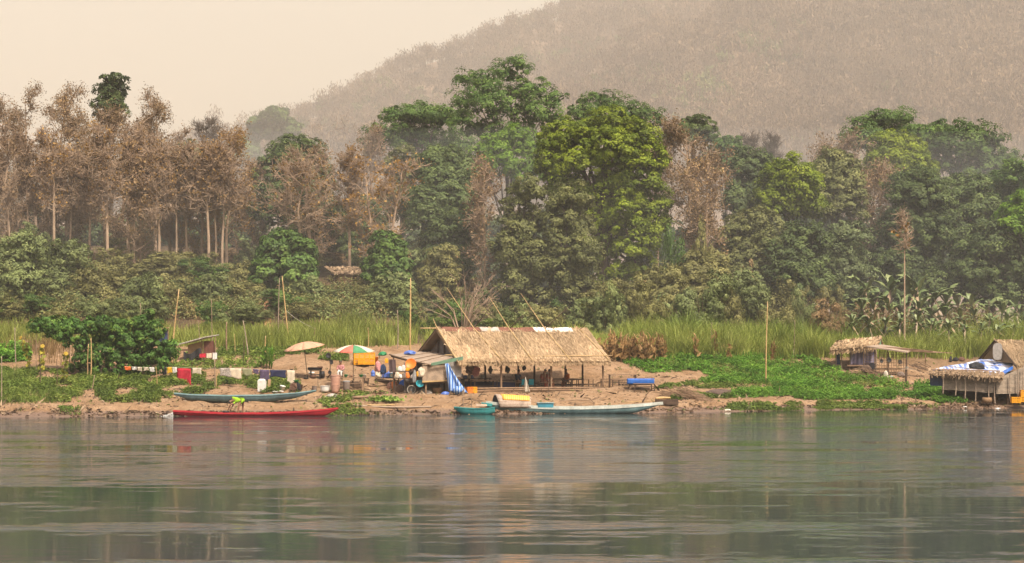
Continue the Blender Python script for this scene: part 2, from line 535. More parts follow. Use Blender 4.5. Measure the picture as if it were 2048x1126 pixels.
xs = np.concatenate([np.linspace(-430, -60, 30), np.arange(-52, 52.1, .34), np.linspace(60, 430, 30)])
ys = np.concatenate([np.linspace(-60, 120, 19), np.arange(130, 184, .3), np.arange(185, 262, 2.0), np.linspace(270, 520, 12)])
g = link_mesh('ground', grid_mesh('ground', xs, ys, ground), mat_ground())
tag(g, 'sandy river bank rising to a grassy terrace', None, None, 'structure')

def mat_water():
    m, nt, b, out = new_mat('river_water')
    b.inputs['Base Color'].default_value = L(.022, .030, .032)
    b.inputs['IOR'].default_value = 1.33
    b.inputs['Roughness'].default_value = .06
    def mth(a, bb, op='ADD'):
        n = nt.nodes.new('ShaderNodeMath'); n.operation = op
        for s, q in zip(n.inputs, (a, bb)):
            if isinstance(q, (int, float)): s.default_value = q
            else: nt.links.new(q, s)
        return n.outputs[0]
    fine = noise(nt, coords(nt, (1.6, 4.0, 1)), 1.0, 3, .6)
    mid = noise(nt, coords(nt, (.55, 1.1, 1)), 1.0, 2, .5)
    streak = noise(nt, coords(nt, (.22, .62, 1), 'Object', (0, 0, .03)), 1.0, 4, .7)
    streak2 = noise(nt, coords(nt, (.50, 1.7, 1), 'Object', (0, 0, -.02)), 1.0, 3, .6)
    band = noise(nt, coords(nt, (.035, .17, 1), 'Object', (0, 0, -.03)), 1.0, 3, .6)
    broad = noise(nt, coords(nt, (.010, .05, 1), 'Object', (0, 0, .04)), 1.0, 2, .5)
    sep = nt.nodes.new('ShaderNodeSeparateXYZ'); nt.links.new(coords(nt), sep.inputs[0])
    env = ramp(nt, mth(sep.outputs['Y'], 1 / 160., 'MULTIPLY'), [(.25, .448), (.38, .458), (.62, .512), (.74, .518), (.86, .485), (.95, .42)])
    band2 = noise(nt, coords(nt, (.018, .085, 1), 'Object', (0, 0, .02)), 1.0, 2, .6)
    k = mth(mth(mth(mth(streak, .34, 'MULTIPLY'), mth(streak2, .24, 'MULTIPLY')), mth(band, .32, 'MULTIPLY')), mth(mth(band2, .20, 'MULTIPLY'), mth(env, -.55)))
    mask = ramp(nt, k, [(.475, .015), (.525, .30), (.58, 1.0)])
    h = mth(mth(fine, mask, 'MULTIPLY'), mth(mth(mid, .6, 'MULTIPLY'), mth(mask, .06), 'MULTIPLY'))
    bump(nt, b, h, .9, .13)
    return m
M['water'] = mat_water()
wv = np.array([[-500, -80, 0], [500, -80, 0], [500, 330, 0], [-500, 330, 0]], float)
w = link_mesh('water', np_mesh('water', wv, np.array([[0, 1, 2, 3]])), M['water'])
tag(w, 'wide grey green river with bands of ripples', None, None, 'structure')

# ------------------------------------------------------------------ the hill behind
HX = [-600, -172, -139, -101, -77, -53, -29.5, -5.7, 18, 32, 90, 160, 245, 500]
HZs = [70, 88, 96, 108, 118, 132, 140, 150, 158, 165, 190, 206, 224, 230]
HS = 3.2                                         # the hill stands well away: all its sizes times this
def hill(x, y):
    x = np.asarray(x, float) / HS; y = np.asarray(y, float) / HS
    H = np.interp(x, HX, HZs) + 5 * (vnoise(np.asarray(x) / 22, .7) - .5)
    t = np.clip((y - 430) / 570.0, 0, 1)
    back = 1 - .6 * np.clip((y - 1000) / 500.0, 0, 1)
    und = (vnoise(x / 55, y / 70) - .5) * 34 * np.sin(np.pi * np.clip(t, 0, 1)) + (vnoise(x / 17 + 3, y / 22) - .5) * 9 * np.sin(np.pi * np.clip(t, 0, 1))
    return 4 + ((H - 4) * t * back + und) * HS
xs = np.linspace(-600, 620, 160) * HS; ys = np.linspace(400, 1500, 130) * HS
m_hill = mat_plain('hill_soil', L(.20, .135, .090), L(.13, .095, .062), .95, .03, (1, 1, 1), .1, 0, (.35, .65))
hl = link_mesh('hill', grid_mesh('hill', xs, ys, hill), m_hill)
tag(hl, 'steep dry wooded hill fading in the haze', None, None, 'structure')

def bare_template(rng, h=7.0, nb=9, tw=64, leafs=34, leafsize=.7):
    """a small far tree: trunk, boughs, twigs and thin leaves"""
    nb_ = NB()
    V, F = np_tube([[0, 0, -1], [rng.normal() * .2, 0, h * .5], [rng.normal() * .4, 0, h * .95]], [.16, .11, .03], 3)
    nb_.add(V, F, .95)
    tips = []
    for k in range(nb):
        z = h * (.35 + .6 * rng.random()); a = rng.random() * 6.28; l = h * .33 * (1.15 - z / h * .6)
        e = np.array([math.cos(a) * l, math.sin(a) * l, z + l * (.5 + .5 * rng.random())])
        V, F = np_tube([[0, 0, z], e], [.07, .025], 3); nb_.add(V, F, .9); tips.append(e)
    tips = np.array(tips + [[0, 0, h]])
    p = tips[rng.integers(0, len(tips), tw)] + rng.normal(size=(tw, 3)) * [h * .11, h * .11, h * .09]
    V, F = np_leaves(p, unit(rng.normal(size=(tw, 3)) * [1, 1, .3]), leafsize * (.6 + .8 * rng.random(tw)), rng, 4.0, [0, 0, 1])
    nb_.add(V, F, .15 + .7 * rng.random(tw))
    p2 = p[rng.integers(0, tw, leafs)]
    V, F = np_leaves(p2 + rng.normal(size=(leafs, 3)) * .4, unit(rng.normal(size=(leafs, 3)) + [0, 0, .6]), leafsize * (.4 + .6 * rng.random(leafs)), rng, 1.5)
    nb_.add(V, F, .2 + .6 * rng.random(leafs))
    return np.concatenate(nb_.V), np.concatenate(nb_.F), np.concatenate(nb_.t)

def scatter(name, temps, pos, scale, rot, mat, rng, dt=.25):
    big = NB()
    which = rng.integers(0, len(temps), len(pos))
    for i, (V, F, t) in enumerate(temps):
        s = np.nonzero(which == i)[0]
        if not len(s): continue
        c, sn = np.cos(rot[s]), np.sin(rot[s])
        X = (V[None, :, 0] * c[:, None] - V[None, :, 1] * sn[:, None]) * scale[s][:, None]
        Y = (V[None, :, 0] * sn[:, None] + V[None, :, 1] * c[:, None]) * scale[s][:, None]
        Z = V[None, :, 2] * scale[s][:, None]
        VV = np.stack([X, Y, Z], -1) + pos[s][:, None, :]
        FF = F[None] + (np.arange(len(s)) * len(V))[:, None, None]
        tt = np.clip(t[None] + (rng.random(len(s))[:, None] - .5) * dt * 2, 0, 1)
        big.add(VV.reshape(-1, 3), FF.reshape(-1, 4), tt.reshape(-1))
    return link_mesh(name, big.mesh(name), mat)

rng = np.random.default_rng(3)
temps = [bare_template(rng, 6.0 + 2.5 * rng.random()) for _ in range(7)]
n = 10500
px = rng.uniform(-80, 2130, n); py = rng.uniform(-60, 430, n)
Yh = np.full(n, 440.0 * HS); dn = np.zeros(n, bool)
for _ in range(230):
    zz = CAMH - (py - HZ) / FPX * Yh
    dn |= hill((px - 1024) / FPX * Yh, Yh) >= zz
    Yh = np.where(dn, Yh, Yh + 2.6 * HS)
ok = dn & (Yh < 1004 * HS)
pos = np.stack([(px - 1024) / FPX * Yh, Yh, np.zeros(n)], 1)[ok]
rp = rng.uniform(-175, 60, 420) * HS
pos = np.concatenate([pos, np.stack([rp, rng.uniform(975, 1004, 420) * HS, np.zeros(420)], 1)])
pos[:, 2] = hill(pos[:, 0], pos[:, 1])
sc = (.7 + .7 * rng.random(len(pos))) * HS * .85
gr = vnoise(pos[:, 0] / 30 / HS + 5, pos[:, 1] / 45 / HS) * .6 + rng.random(len(pos)) * .4 > .73
f1 = scatter('hill_forest', temps, pos[~gr], sc[~gr], rng.random((~gr).sum()) * 6.28, LEAF['hill'], rng)
tag(f1, 'dry leafless wood covering the far hill', None, None, 'stuff')
f2 = scatter('hill_green_scrub', [bare_template(rng, 5, 8, 60, 90, 1.2) for _ in range(3)], pos[gr], sc[gr] * .9, rng.random(gr.sum()) * 6.28, LEAF['hillg'], rng)
tag(f2, 'patches of green scrub on the far hill', None, None, 'stuff')

# ------------------------------------------------------------------ the air
HAZE_D = 0.00020
hz = MB().box((0, 3000, 497), (5400, 6400, 1004))
m_hz, nt, b, out = new_mat('haze_air')
nt.nodes.remove(b)
pv = nt.nodes.new('ShaderNodeVolumePrincipled')
pv.inputs['Color'].default_value = (.88, .825, .755, 1)
pv.inputs['Density'].default_value = HAZE_D
pv.inputs['Anisotropy'].default_value = 0.0
nt.links.new(pv.outputs[0], out.inputs['Volume'])
tag(hz.build('haze', m_hz), 'warm smoky haze filling the valley', None, None, 'stuff')

# thin wood smoke lying among the feet of the trees
sm = MB().ell((10, 226, 4), (190, 44, 24), 40, 18)
m_sm, nt, b, out = new_mat('smoke_air')
nt.nodes.remove(b)
pv = nt.nodes.new('ShaderNodeVolumePrincipled')
pv.inputs['Color'].default_value = (.86, .88, .90, 1)
pv.inputs['Density'].default_value = .0023
nt.links.new(pv.outputs[0], out.inputs['Volume'])
tag(sm.build('smoke', m_sm), 'thin bluish smoke hanging among the trees', None, None, 'stuff')

# ------------------------------------------------------------------ trees
def crown_leaves(nb, lobes, rng, leaf=.36, dens=1.15, clump=.85, per=34, flat=.75, up=.5, low=-.45):
    """leaf clumps over the shell of each lobe, larger leaves inside"""
    for (c, r) in lobes:
        c = np.array(c); r = np.array(r)
        p = 1.6
        area = 4 * math.pi * (((r[0] * r[1]) ** p + (r[0] * r[2]) ** p + (r[1] * r[2]) ** p) / 3) ** (1 / p)
        nc = max(6, int(dens * area / (math.pi * clump * clump)))
        d = unit(rng.normal(size=(nc * 3, 3)))
        d = d[d[:, 2] > low][:nc]; nc = len(d)
        cc = c + d * r * (.74 + .36 * rng.random((nc, 1)))
        rc = clump * (.45 + 1.0 * rng.random(nc) ** 1.4)
        nn = unit(d / r)
        q = unit(np.repeat(nn, per, 0) * .7 + [0, 0, up] + rng.normal(size=(nc * per, 3)) * .85)
        pos = np.repeat(cc, per, 0) + q * np.repeat(rc, per)[:, None] * (.55 + .5 * rng.random((nc * per, 1))) * [1, 1, flat]
        nrm = unit(q * .9 + np.repeat(nn, per, 0) * .35 + [0, 0, up * .9] + rng.normal(size=(nc * per, 3)) * .25)
        V, F = np_leaves(pos, nrm, leaf * (.65 + .7 * rng.random(len(pos))), rng)
        t = np.clip(np.repeat(.12 + .66 * rng.random(nc), per) + (rng.random(len(pos)) - .5) * .36, 0, 1)
        nb.add(V, F, t)
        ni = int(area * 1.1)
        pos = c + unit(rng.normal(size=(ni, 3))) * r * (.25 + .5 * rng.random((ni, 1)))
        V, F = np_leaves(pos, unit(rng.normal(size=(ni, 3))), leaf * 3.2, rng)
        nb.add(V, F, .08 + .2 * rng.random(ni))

def trunk_mesh(nm, base_r, top, limbs, rng, lean=0.0, foot=-1.2, split=.45, sides=6):
    """trunk from the ground and one limb to every lobe"""
    nb = NB()
    h = top[2]
    pts = np.array([[0, 0, foot], [lean * .1, 0, h * .15], [top[0] * .35 + rng.normal() * .12, top[1] * .3, h * .45], [top[0] * .75, top[1] * .7, h * .78], top], float)
    V, F = np_tube(pts, [base_r * 1.5, base_r, base_r * .8, base_r * .55, base_r * .25], sides); nb.add(V, F)
    for e in limbs:
        e = np.array(e, float); t = split + rng.random() * .25
        s = np.array([np.interp(t, [0, .15, .45, .78, 1], pts[:, k]) for k in range(3)])
        mid = (s + e) / 2 + [0, 0, .12 * np.linalg.norm(e - s)] + rng.normal(size=3) * .25
        V, F = np_tube([s, mid, e], [base_r * .42, base_r * .28, base_r * .08], max(4, sides - 1)); nb.add(V, F)
    return nb.mesh(nm, True)

def auto_lobes(w, h, kind, rng, z0):
    """lobes of a crown w wide and h tall whose foot is z0 above the ground"""
    d = min(w, max(9.0, w * .5)) * .5
    lob = []
    if kind == 'round':
        k = 7 if w > 5 else 5
        for i in range(k):
            a = math.pi * (i + .5) / k
            rr = .30 * min(w, h * 1.1) * (.85 + .35 * rng.random())
            lob.append(((-math.cos(a) * (w / 2 - rr) * 1.0, rng.normal() * d * .35, z0 + h - rr * .85 - (1 - math.sin(a)) * (h - rr * 1.6) * .8), (rr, min(rr, d), rr * .85)))
        lob.append(((0, 0, z0 + h * .45), (w * .33, d * .8, h * .36)))
        for s in (-1, 1):
            lob.append(((s * w * .24, -d * .4, z0 + h * .30), (w * .25, d * .7, h * .26)))
    elif kind == 'tier':                          # spreading crown in flat layers
        k = 9
        for i in range(k):
            t = i / (k - 1)
            x = (rng.random() - .5) * w * .72; zz = z0 + h * (.18 + .72 * (1 - (abs(x) / (w * .5)) ** 2 * .75) * (.45 + .55 * rng.random()))
            lob.append(((x, rng.normal() * d * .45, zz), (w * (.17 + .08 * rng.random()), d * .55, h * .12)))
        lob.append(((0, 0, z0 + h * .86), (w * .24, d * .6, h * .14)))
        lob.append(((-w * .36, 0, z0 + h * .36), (w * .16, d * .5, h * .13)))
        lob.append(((w * .36, 0, z0 + h * .40), (w * .16, d * .5, h * .13)))
        lob.append(((0, .5, z0 + h * .45), (w * .34, d * .6, h * .2)))
    elif kind == 'tall':                          # mass down to the ground, several heads
        k = 9
        for i in range(k):
            x = (i / (k - 1) - .5) * w * .7 * (1 if i % 2 else .8); rr = w * (.17 + .07 * rng.random())
            top = 1 - .38 * (abs(x) / (w * .5)) ** 2
            lob.append(((x, rng.normal() * d * .3, z0 + h * top * (.55 + .40 * ((i * 5) % 9) / 8) - rr * .6), (rr, min(rr, d), rr * 1.0)))
        for i in range(6):
            lob.append((((rng.random() - .5) * w * .62, -d * .3 + rng.normal() * .4, z0 + h * (.1 + .42 * i / 6)), (w * .24, d * .7, h * .13)))
        lob.append(((0, 0, z0 + h * .42), (w * .33, d * .7, h * .40)))
    return lob

def leafy_tree(name, box, Y, kind, leafmat, label, group, seed, bark='grey', lobes=None, leaf=.21, dens=1.3, clump=.78, per=76, tr=.28, low=-.45, up=.5, flat=.75):
    x0, y0, x1, y1 = box
    rng = np.random.default_rng(seed)
    c = P((x0 + x1) / 2, y1, Y); gz = GZ(c.x, Y) if Y < 500 else float(hill(c.x, Y))
    k = Y / FPX
    w, h = (x1 - x0) * k, (y1 - y0) * k
    z0 = c.z - gz
    lob = [(((a[0] - (x0 + x1) / 2) * k, a[3] if len(a) > 3 else rng.normal() * 1.0, CAMH - (a[1] - HZ) * k - gz), (a[2] * k, min(a[2] * k, 3.8), a[2] * k * (a[4] if len(a) > 4 else .85))) for a in lobes] if lobes else auto_lobes(w, h, kind, rng, z0)
    root = empty(name, (c.x, Y, gz), label, 'tree', group)
    nb = NB()
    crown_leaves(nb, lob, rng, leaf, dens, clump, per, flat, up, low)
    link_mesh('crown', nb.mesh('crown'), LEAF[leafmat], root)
    limbs = [l[0] for l in lob]
    link_mesh('trunk', trunk_mesh('trunk', tr, [lob[0][0][0] * .2, 0, z0 + h * .75], limbs, rng), BARK[bark], root)
    return root

def brown_tree(name, box, Y, leafmat, label, group, seed, bark='pale', leaves=2600, stem_top=None, tr=.17, leaf=.17, lean=0.0, twin=False, low=.32, spread=1.0, twig=8):
    """tall thin dry-season tree: bare boughs and twigs with a thin veil of dead leaves"""
    x0, y0, x1, y1 = box
    rng = np.random.default_rng(seed)
    c = P((x0 + x1) / 2, y0, Y); gz = GZ(c.x, Y)
    k = Y / FPX
    w, H = (x1 - x0) * k * spread, c.z - gz
    zlow = CAMH - (y1 - HZ) * k - gz                 # where the crown begins
    root = empty(name, (c.x, Y, gz), label, 'tree', group)
    nb = NB(); tips = []; ends = []
    stems = [(0.0, lean)] if not twin else [(-w * .06, -.12), (w * .06, .16)]
    for (sx, ln) in stems:
        pts = np.array([[sx, 0, -1.5], [sx + ln * H * .2, 0, H * .3], [sx + ln * H * .5 + rng.normal() * .2, rng.normal() * .2, H * .62], [sx + ln * H * .8 + rng.normal() * .3, rng.normal() * .3, H * .95]])
        V, F = np_tube(pts, [tr * 1.3, tr, tr * .7, tr * .18], 6); nb.add(V, F, .8)
        kk = 26 if not twin else 16
        for i in range(kk):
            z = zlow + (H * .93 - zlow) * ((i + rng.random()) / kk)
            t = z / H
            s = np.array([np.interp(z, pts[:, 2], pts[:, 0]), np.interp(z, pts[:, 2], pts[:, 1]), z])
            a = rng.random() * 6.28
            u = (z - zlow) / max(H - zlow, .1)
            l = w * .5 * (.5 + .6 * math.sin(math.pi * min(1, u * .8 + .18))) * (.6 + .5 * rng.random())
            dirn = np.array([math.cos(a), math.sin(a) * .8, .45 + .7 * u])
            dirn /= np.linalg.norm(dirn)
            e = s + dirn * l; m_ = s + dirn * l * .5 + rng.normal(size=3) * .2
            e[2] = min(e[2], H * .99)
            V, F = np_tube([s, m_, e], [tr * .42 * (1.1 - .6 * t), tr * .26, tr * .07], 4); nb.add(V, F, .7)
            for j in range(6):
                q = .3 + .7 * rng.random()
                b0 = s + (e - s) * q
                d2 = unit((dirn * .6 + rng.normal(size=3) * .7 + [0, 0, .45])[None])[0]
                b1 = b0 + d2 * l * (.22 + .25 * rng.random())
                b1[2] = min(b1[2], H)
                V, F = np_tube([b0, (b0 + b1) / 2 + rng.normal(size=3) * .1, b1], [tr * .16, tr * .12, tr * .04], 3); nb.add(V, F, .6)
                tips.append(b1); ends.append(b0)
                for _ in range(twig):
                    b2 = b0 + (b1 - b0) * rng.random()
                    b3 = b2 + unit((d2 + rng.normal(size=3) * .8 + [0, 0, .3])[None])[0] * (.4 + .7 * rng.random())
                    V, F = np_tube([b2, b3], [.030, .016], 3); nb.add(V, F, .5)
                    tips.append(b3)
    link_mesh('trunk', nb.mesh('trunk', True), BARK[bark], root)
    tips = np.array(tips)
    if leaves:
        cl = tips[rng.integers(0, len(tips), leaves // 5)]
        pos = np.repeat(cl, 5, 0) + rng.normal(size=(len(cl) * 5, 3)) * .24
        lb = NB()
        V, F = np_leaves(pos, unit(rng.normal(size=(len(pos), 3)) + [0, 0, .3]), leaf * (.6 + .8 * rng.random(len(pos))), rng, 1.6)
        lb.add(V, F, np.clip(np.repeat(.15 + .7 * rng.random(len(cl)), 5) + (rng.random(len(pos)) - .5) * .3, 0, 1))
        link_mesh('crown', lb.mesh('crown'), LEAF[leafmat], root)
    return root

BW = 'dry brown trees on the left slope'
# (box in photo pixels: left, crown top, right, crown foot), distance, leaf, leaf count, label
for i, (bx, Y, lf, n_, lab, kw) in enumerate([
    ((-50, 205, 70, 470), 228, 'rust', 4200, 'bare brown tree cut by the left edge of the view, with thin rusty leaves', {}),
    ((20, 182, 150, 480), 224, 'rust', 4600, 'rusty brown tree with a wide twiggy top, second from the left edge', {}),
    ((95, 190, 190, 470), 219, 'tan', 4200, 'pale twiggy tree between the left edge and the dark green treetop', {}),
    ((150, 225, 300, 480), 212, 'rust', 6500, 'dense rust brown tree standing in front of the small dark green treetop', {'tr': .2}),
    ((255, 190, 365, 430), 222, 'rust', 2600, 'open brown tree with see-through crown against the sky, right of the dark green treetop', {}),
    ((195, 330, 320, 530), 203, 'tan', 2600, 'pale bare tree with straight trunk low on the slope, left of the twin trunks', {'leaf': .22}),
    ((300, 330, 400, 480), 209, 'tan', 1900, 'slender pale trunk with yellowish leaves in front of the dark thicket', {}),
    ((355, 300, 450, 490), 207, 'gold', 2300, 'thin tree with yellow brown leaves, left of the orange leaved tree', {}),
    ((400, 262, 505, 440), 206, 'gold', 2600, 'tall straight tan trunk with sparse orange leaves at its top', {'tr': .15}),
    ((-30, 300, 90, 480), 214, 'tan', 3800, 'ochre dry tree in the lower row at the left edge', {}),
    ((70, 320, 190, 490), 210, 'rust', 3600, 'reddish dry tree of the lower row above the big grey bush', {}),
    ((330, 262, 400, 420), 240, 'rust', 900, 'small nearly bare brown crown on the skyline beside the olive treetop', {}),
    ((450, 330, 560, 520), 214, 'rust', 2800, 'brown veil of twigs in front of the dark evergreen', {}),
]):
    bx = (bx[0], bx[1], bx[2], bx[3] + R.uniform(15, 80)); kw.setdefault('lean', R.uniform(-.05, .05)); kw['twin'] = i in (1, 3, 6, 9)
    brown_tree('dry_tree', bx, Y, lf, lab, BW, 100 + i, leaves=int(n_ * 2.0), leaf=.135, **{k: v for k, v in kw.items() if k != 'leaf'})

for i, (bx, Y, lf, n_, lab, kw) in enumerate([
    ((540, 300, 695, 540), 204, 'rust', 1500, 'gnarled brown tree with hanging bare boughs in front of the dark evergreen', {'bark': 'pale', 'tr': .24}),
    ((668, 300, 730, 470), 203, 'gold', 1500, 'tall thin trunk with golden leaves beside the hazy gap', {'tr': .15}),
    ((690, 330, 835, 540), 202, 'gold', 1500, 'forked pale trunk with golden leaves standing behind the slope shack', {'twin': True, 'tr': .15, 'leaf': .22}),
    ((700, 262, 790, 420), 232, 'rust', 1700, 'reddish twiggy tree behind the golden leaved trunks', {}),
    ((930, 320, 1010, 560), 200, 'rust', 1400, 'thin dry conical tree in front of the dark round tree', {'tr': .12, 'leaf': .22}),
    ((1310, 250, 1460, 500), 206, 'rust', 6800, 'big rust brown tree right of the yellow green tree', {'tr': .22}),
    ((1350, 330, 1480, 560), 201, 'tan', 3600, 'pale brown tree with fine twigs below the big rust brown tree', {}),
    ((1625, 275, 1740, 420), 226, 'rust', 3200, 'reddish dry tree between the dark clump and the orange tipped crown', {}),
    ((1690, 330, 1790, 520), 214, 'rust', 3400, 'narrow brown tree hanging between the two dark green masses', {}),
    ((1088, 240, 1114, 380), 208, 'olive', 900, 'narrow brown spire in front of the yellow green tree', {'bark': 'brown'}),
    ((1290, 270, 1340, 420), 215, 'rust', 1500, 'small brown tree squeezed behind the yellow green tree', {}),
]):
    brown_tree('dry_tree', bx, Y, lf, lab, 'dry brown trees among the evergreens', 140 + i, leaves=n_, **kw)
for i, (x0, wd, tp, y1, Y, lab) in enumerate([(20, 60, 250, 440, 205, 'first slender pale trunk from the left edge'), (58, 50, 280, 450, 206, 'second slender pale trunk from the left edge'), (108, 60, 260, 430, 204, 'third slender pale trunk from the left edge'), (140, 60, 300, 450, 206, 'fourth slender pale trunk from the left edge'),
    (178, 60, 290, 440, 205, 'fifth slender pale trunk from the left edge'), (216, 70, 250, 420, 201, 'straight pale trunk with side twigs in front of the dense brown tree'), (268, 60, 270, 440, 203, 'left one of the close pair of brown trunks on the slope'), (280, 60, 250, 430, 204, 'right one of the close pair of brown trunks on the slope'),
    (318, 70, 300, 440, 203, 'slender leaning trunk right of the close pair'), (352, 70, 290, 430, 204, 'pale trunk before the thicket, left of a matching one'), (374, 60, 300, 430, 205, 'pale trunk before the thicket, right of a matching one'), (418, 70, 290, 430, 202, 'left of three bright trunks beside the orange leaved tree'),
    (432, 60, 300, 430, 203, 'middle of three bright trunks beside the orange leaved tree'), (444, 60, 310, 430, 202, 'right of three bright trunks beside the orange leaved tree'), (600, 110, 330, 470, 201, 'twisted pale trunk below the gnarled brown tree')]):
    brown_tree('slender_tree', (x0 - wd / 2, tp, x0 + wd / 2, y1), Y, ('tan', 'rust', 'gold')[i % 3], lab, 'slender pale trunks on the left slope', 400 + i, leaves=700, tr=.11 + .02 * (i % 3), leaf=.2, lean=(i % 5 - 2) * .012, spread=1.3)
for i, (x0, lab) in enumerate([(1478, 'left of two leafless grey trees on the skyline behind the dark clump'), (1518, 'right of two leafless grey trees on the skyline behind the dark clump')]):
    brown_tree('bare_tree', (x0, 255 + 6 * i, x0 + 46, 330), 300, 'rust', lab, 'leafless grey trees', 170 + i, leaves=0, bark='grey', tr=.13)
brown_tree('bare_tree', (388, 240, 446, 300), 330, 'rust', 'faint leafless tree on the skyline left of the hazy green tree', 'leafless grey trees', 177, leaves=0, bark='grey', tr=.15)
brown_tree('dead_sapling', (1786, 410, 1832, 505), 184, 'gold', 'dead sapling with a straight pale stem rising above the banana plants', None, 178, leaves=20, tr=.075, twig=1, spread=.8, leaf=.35)

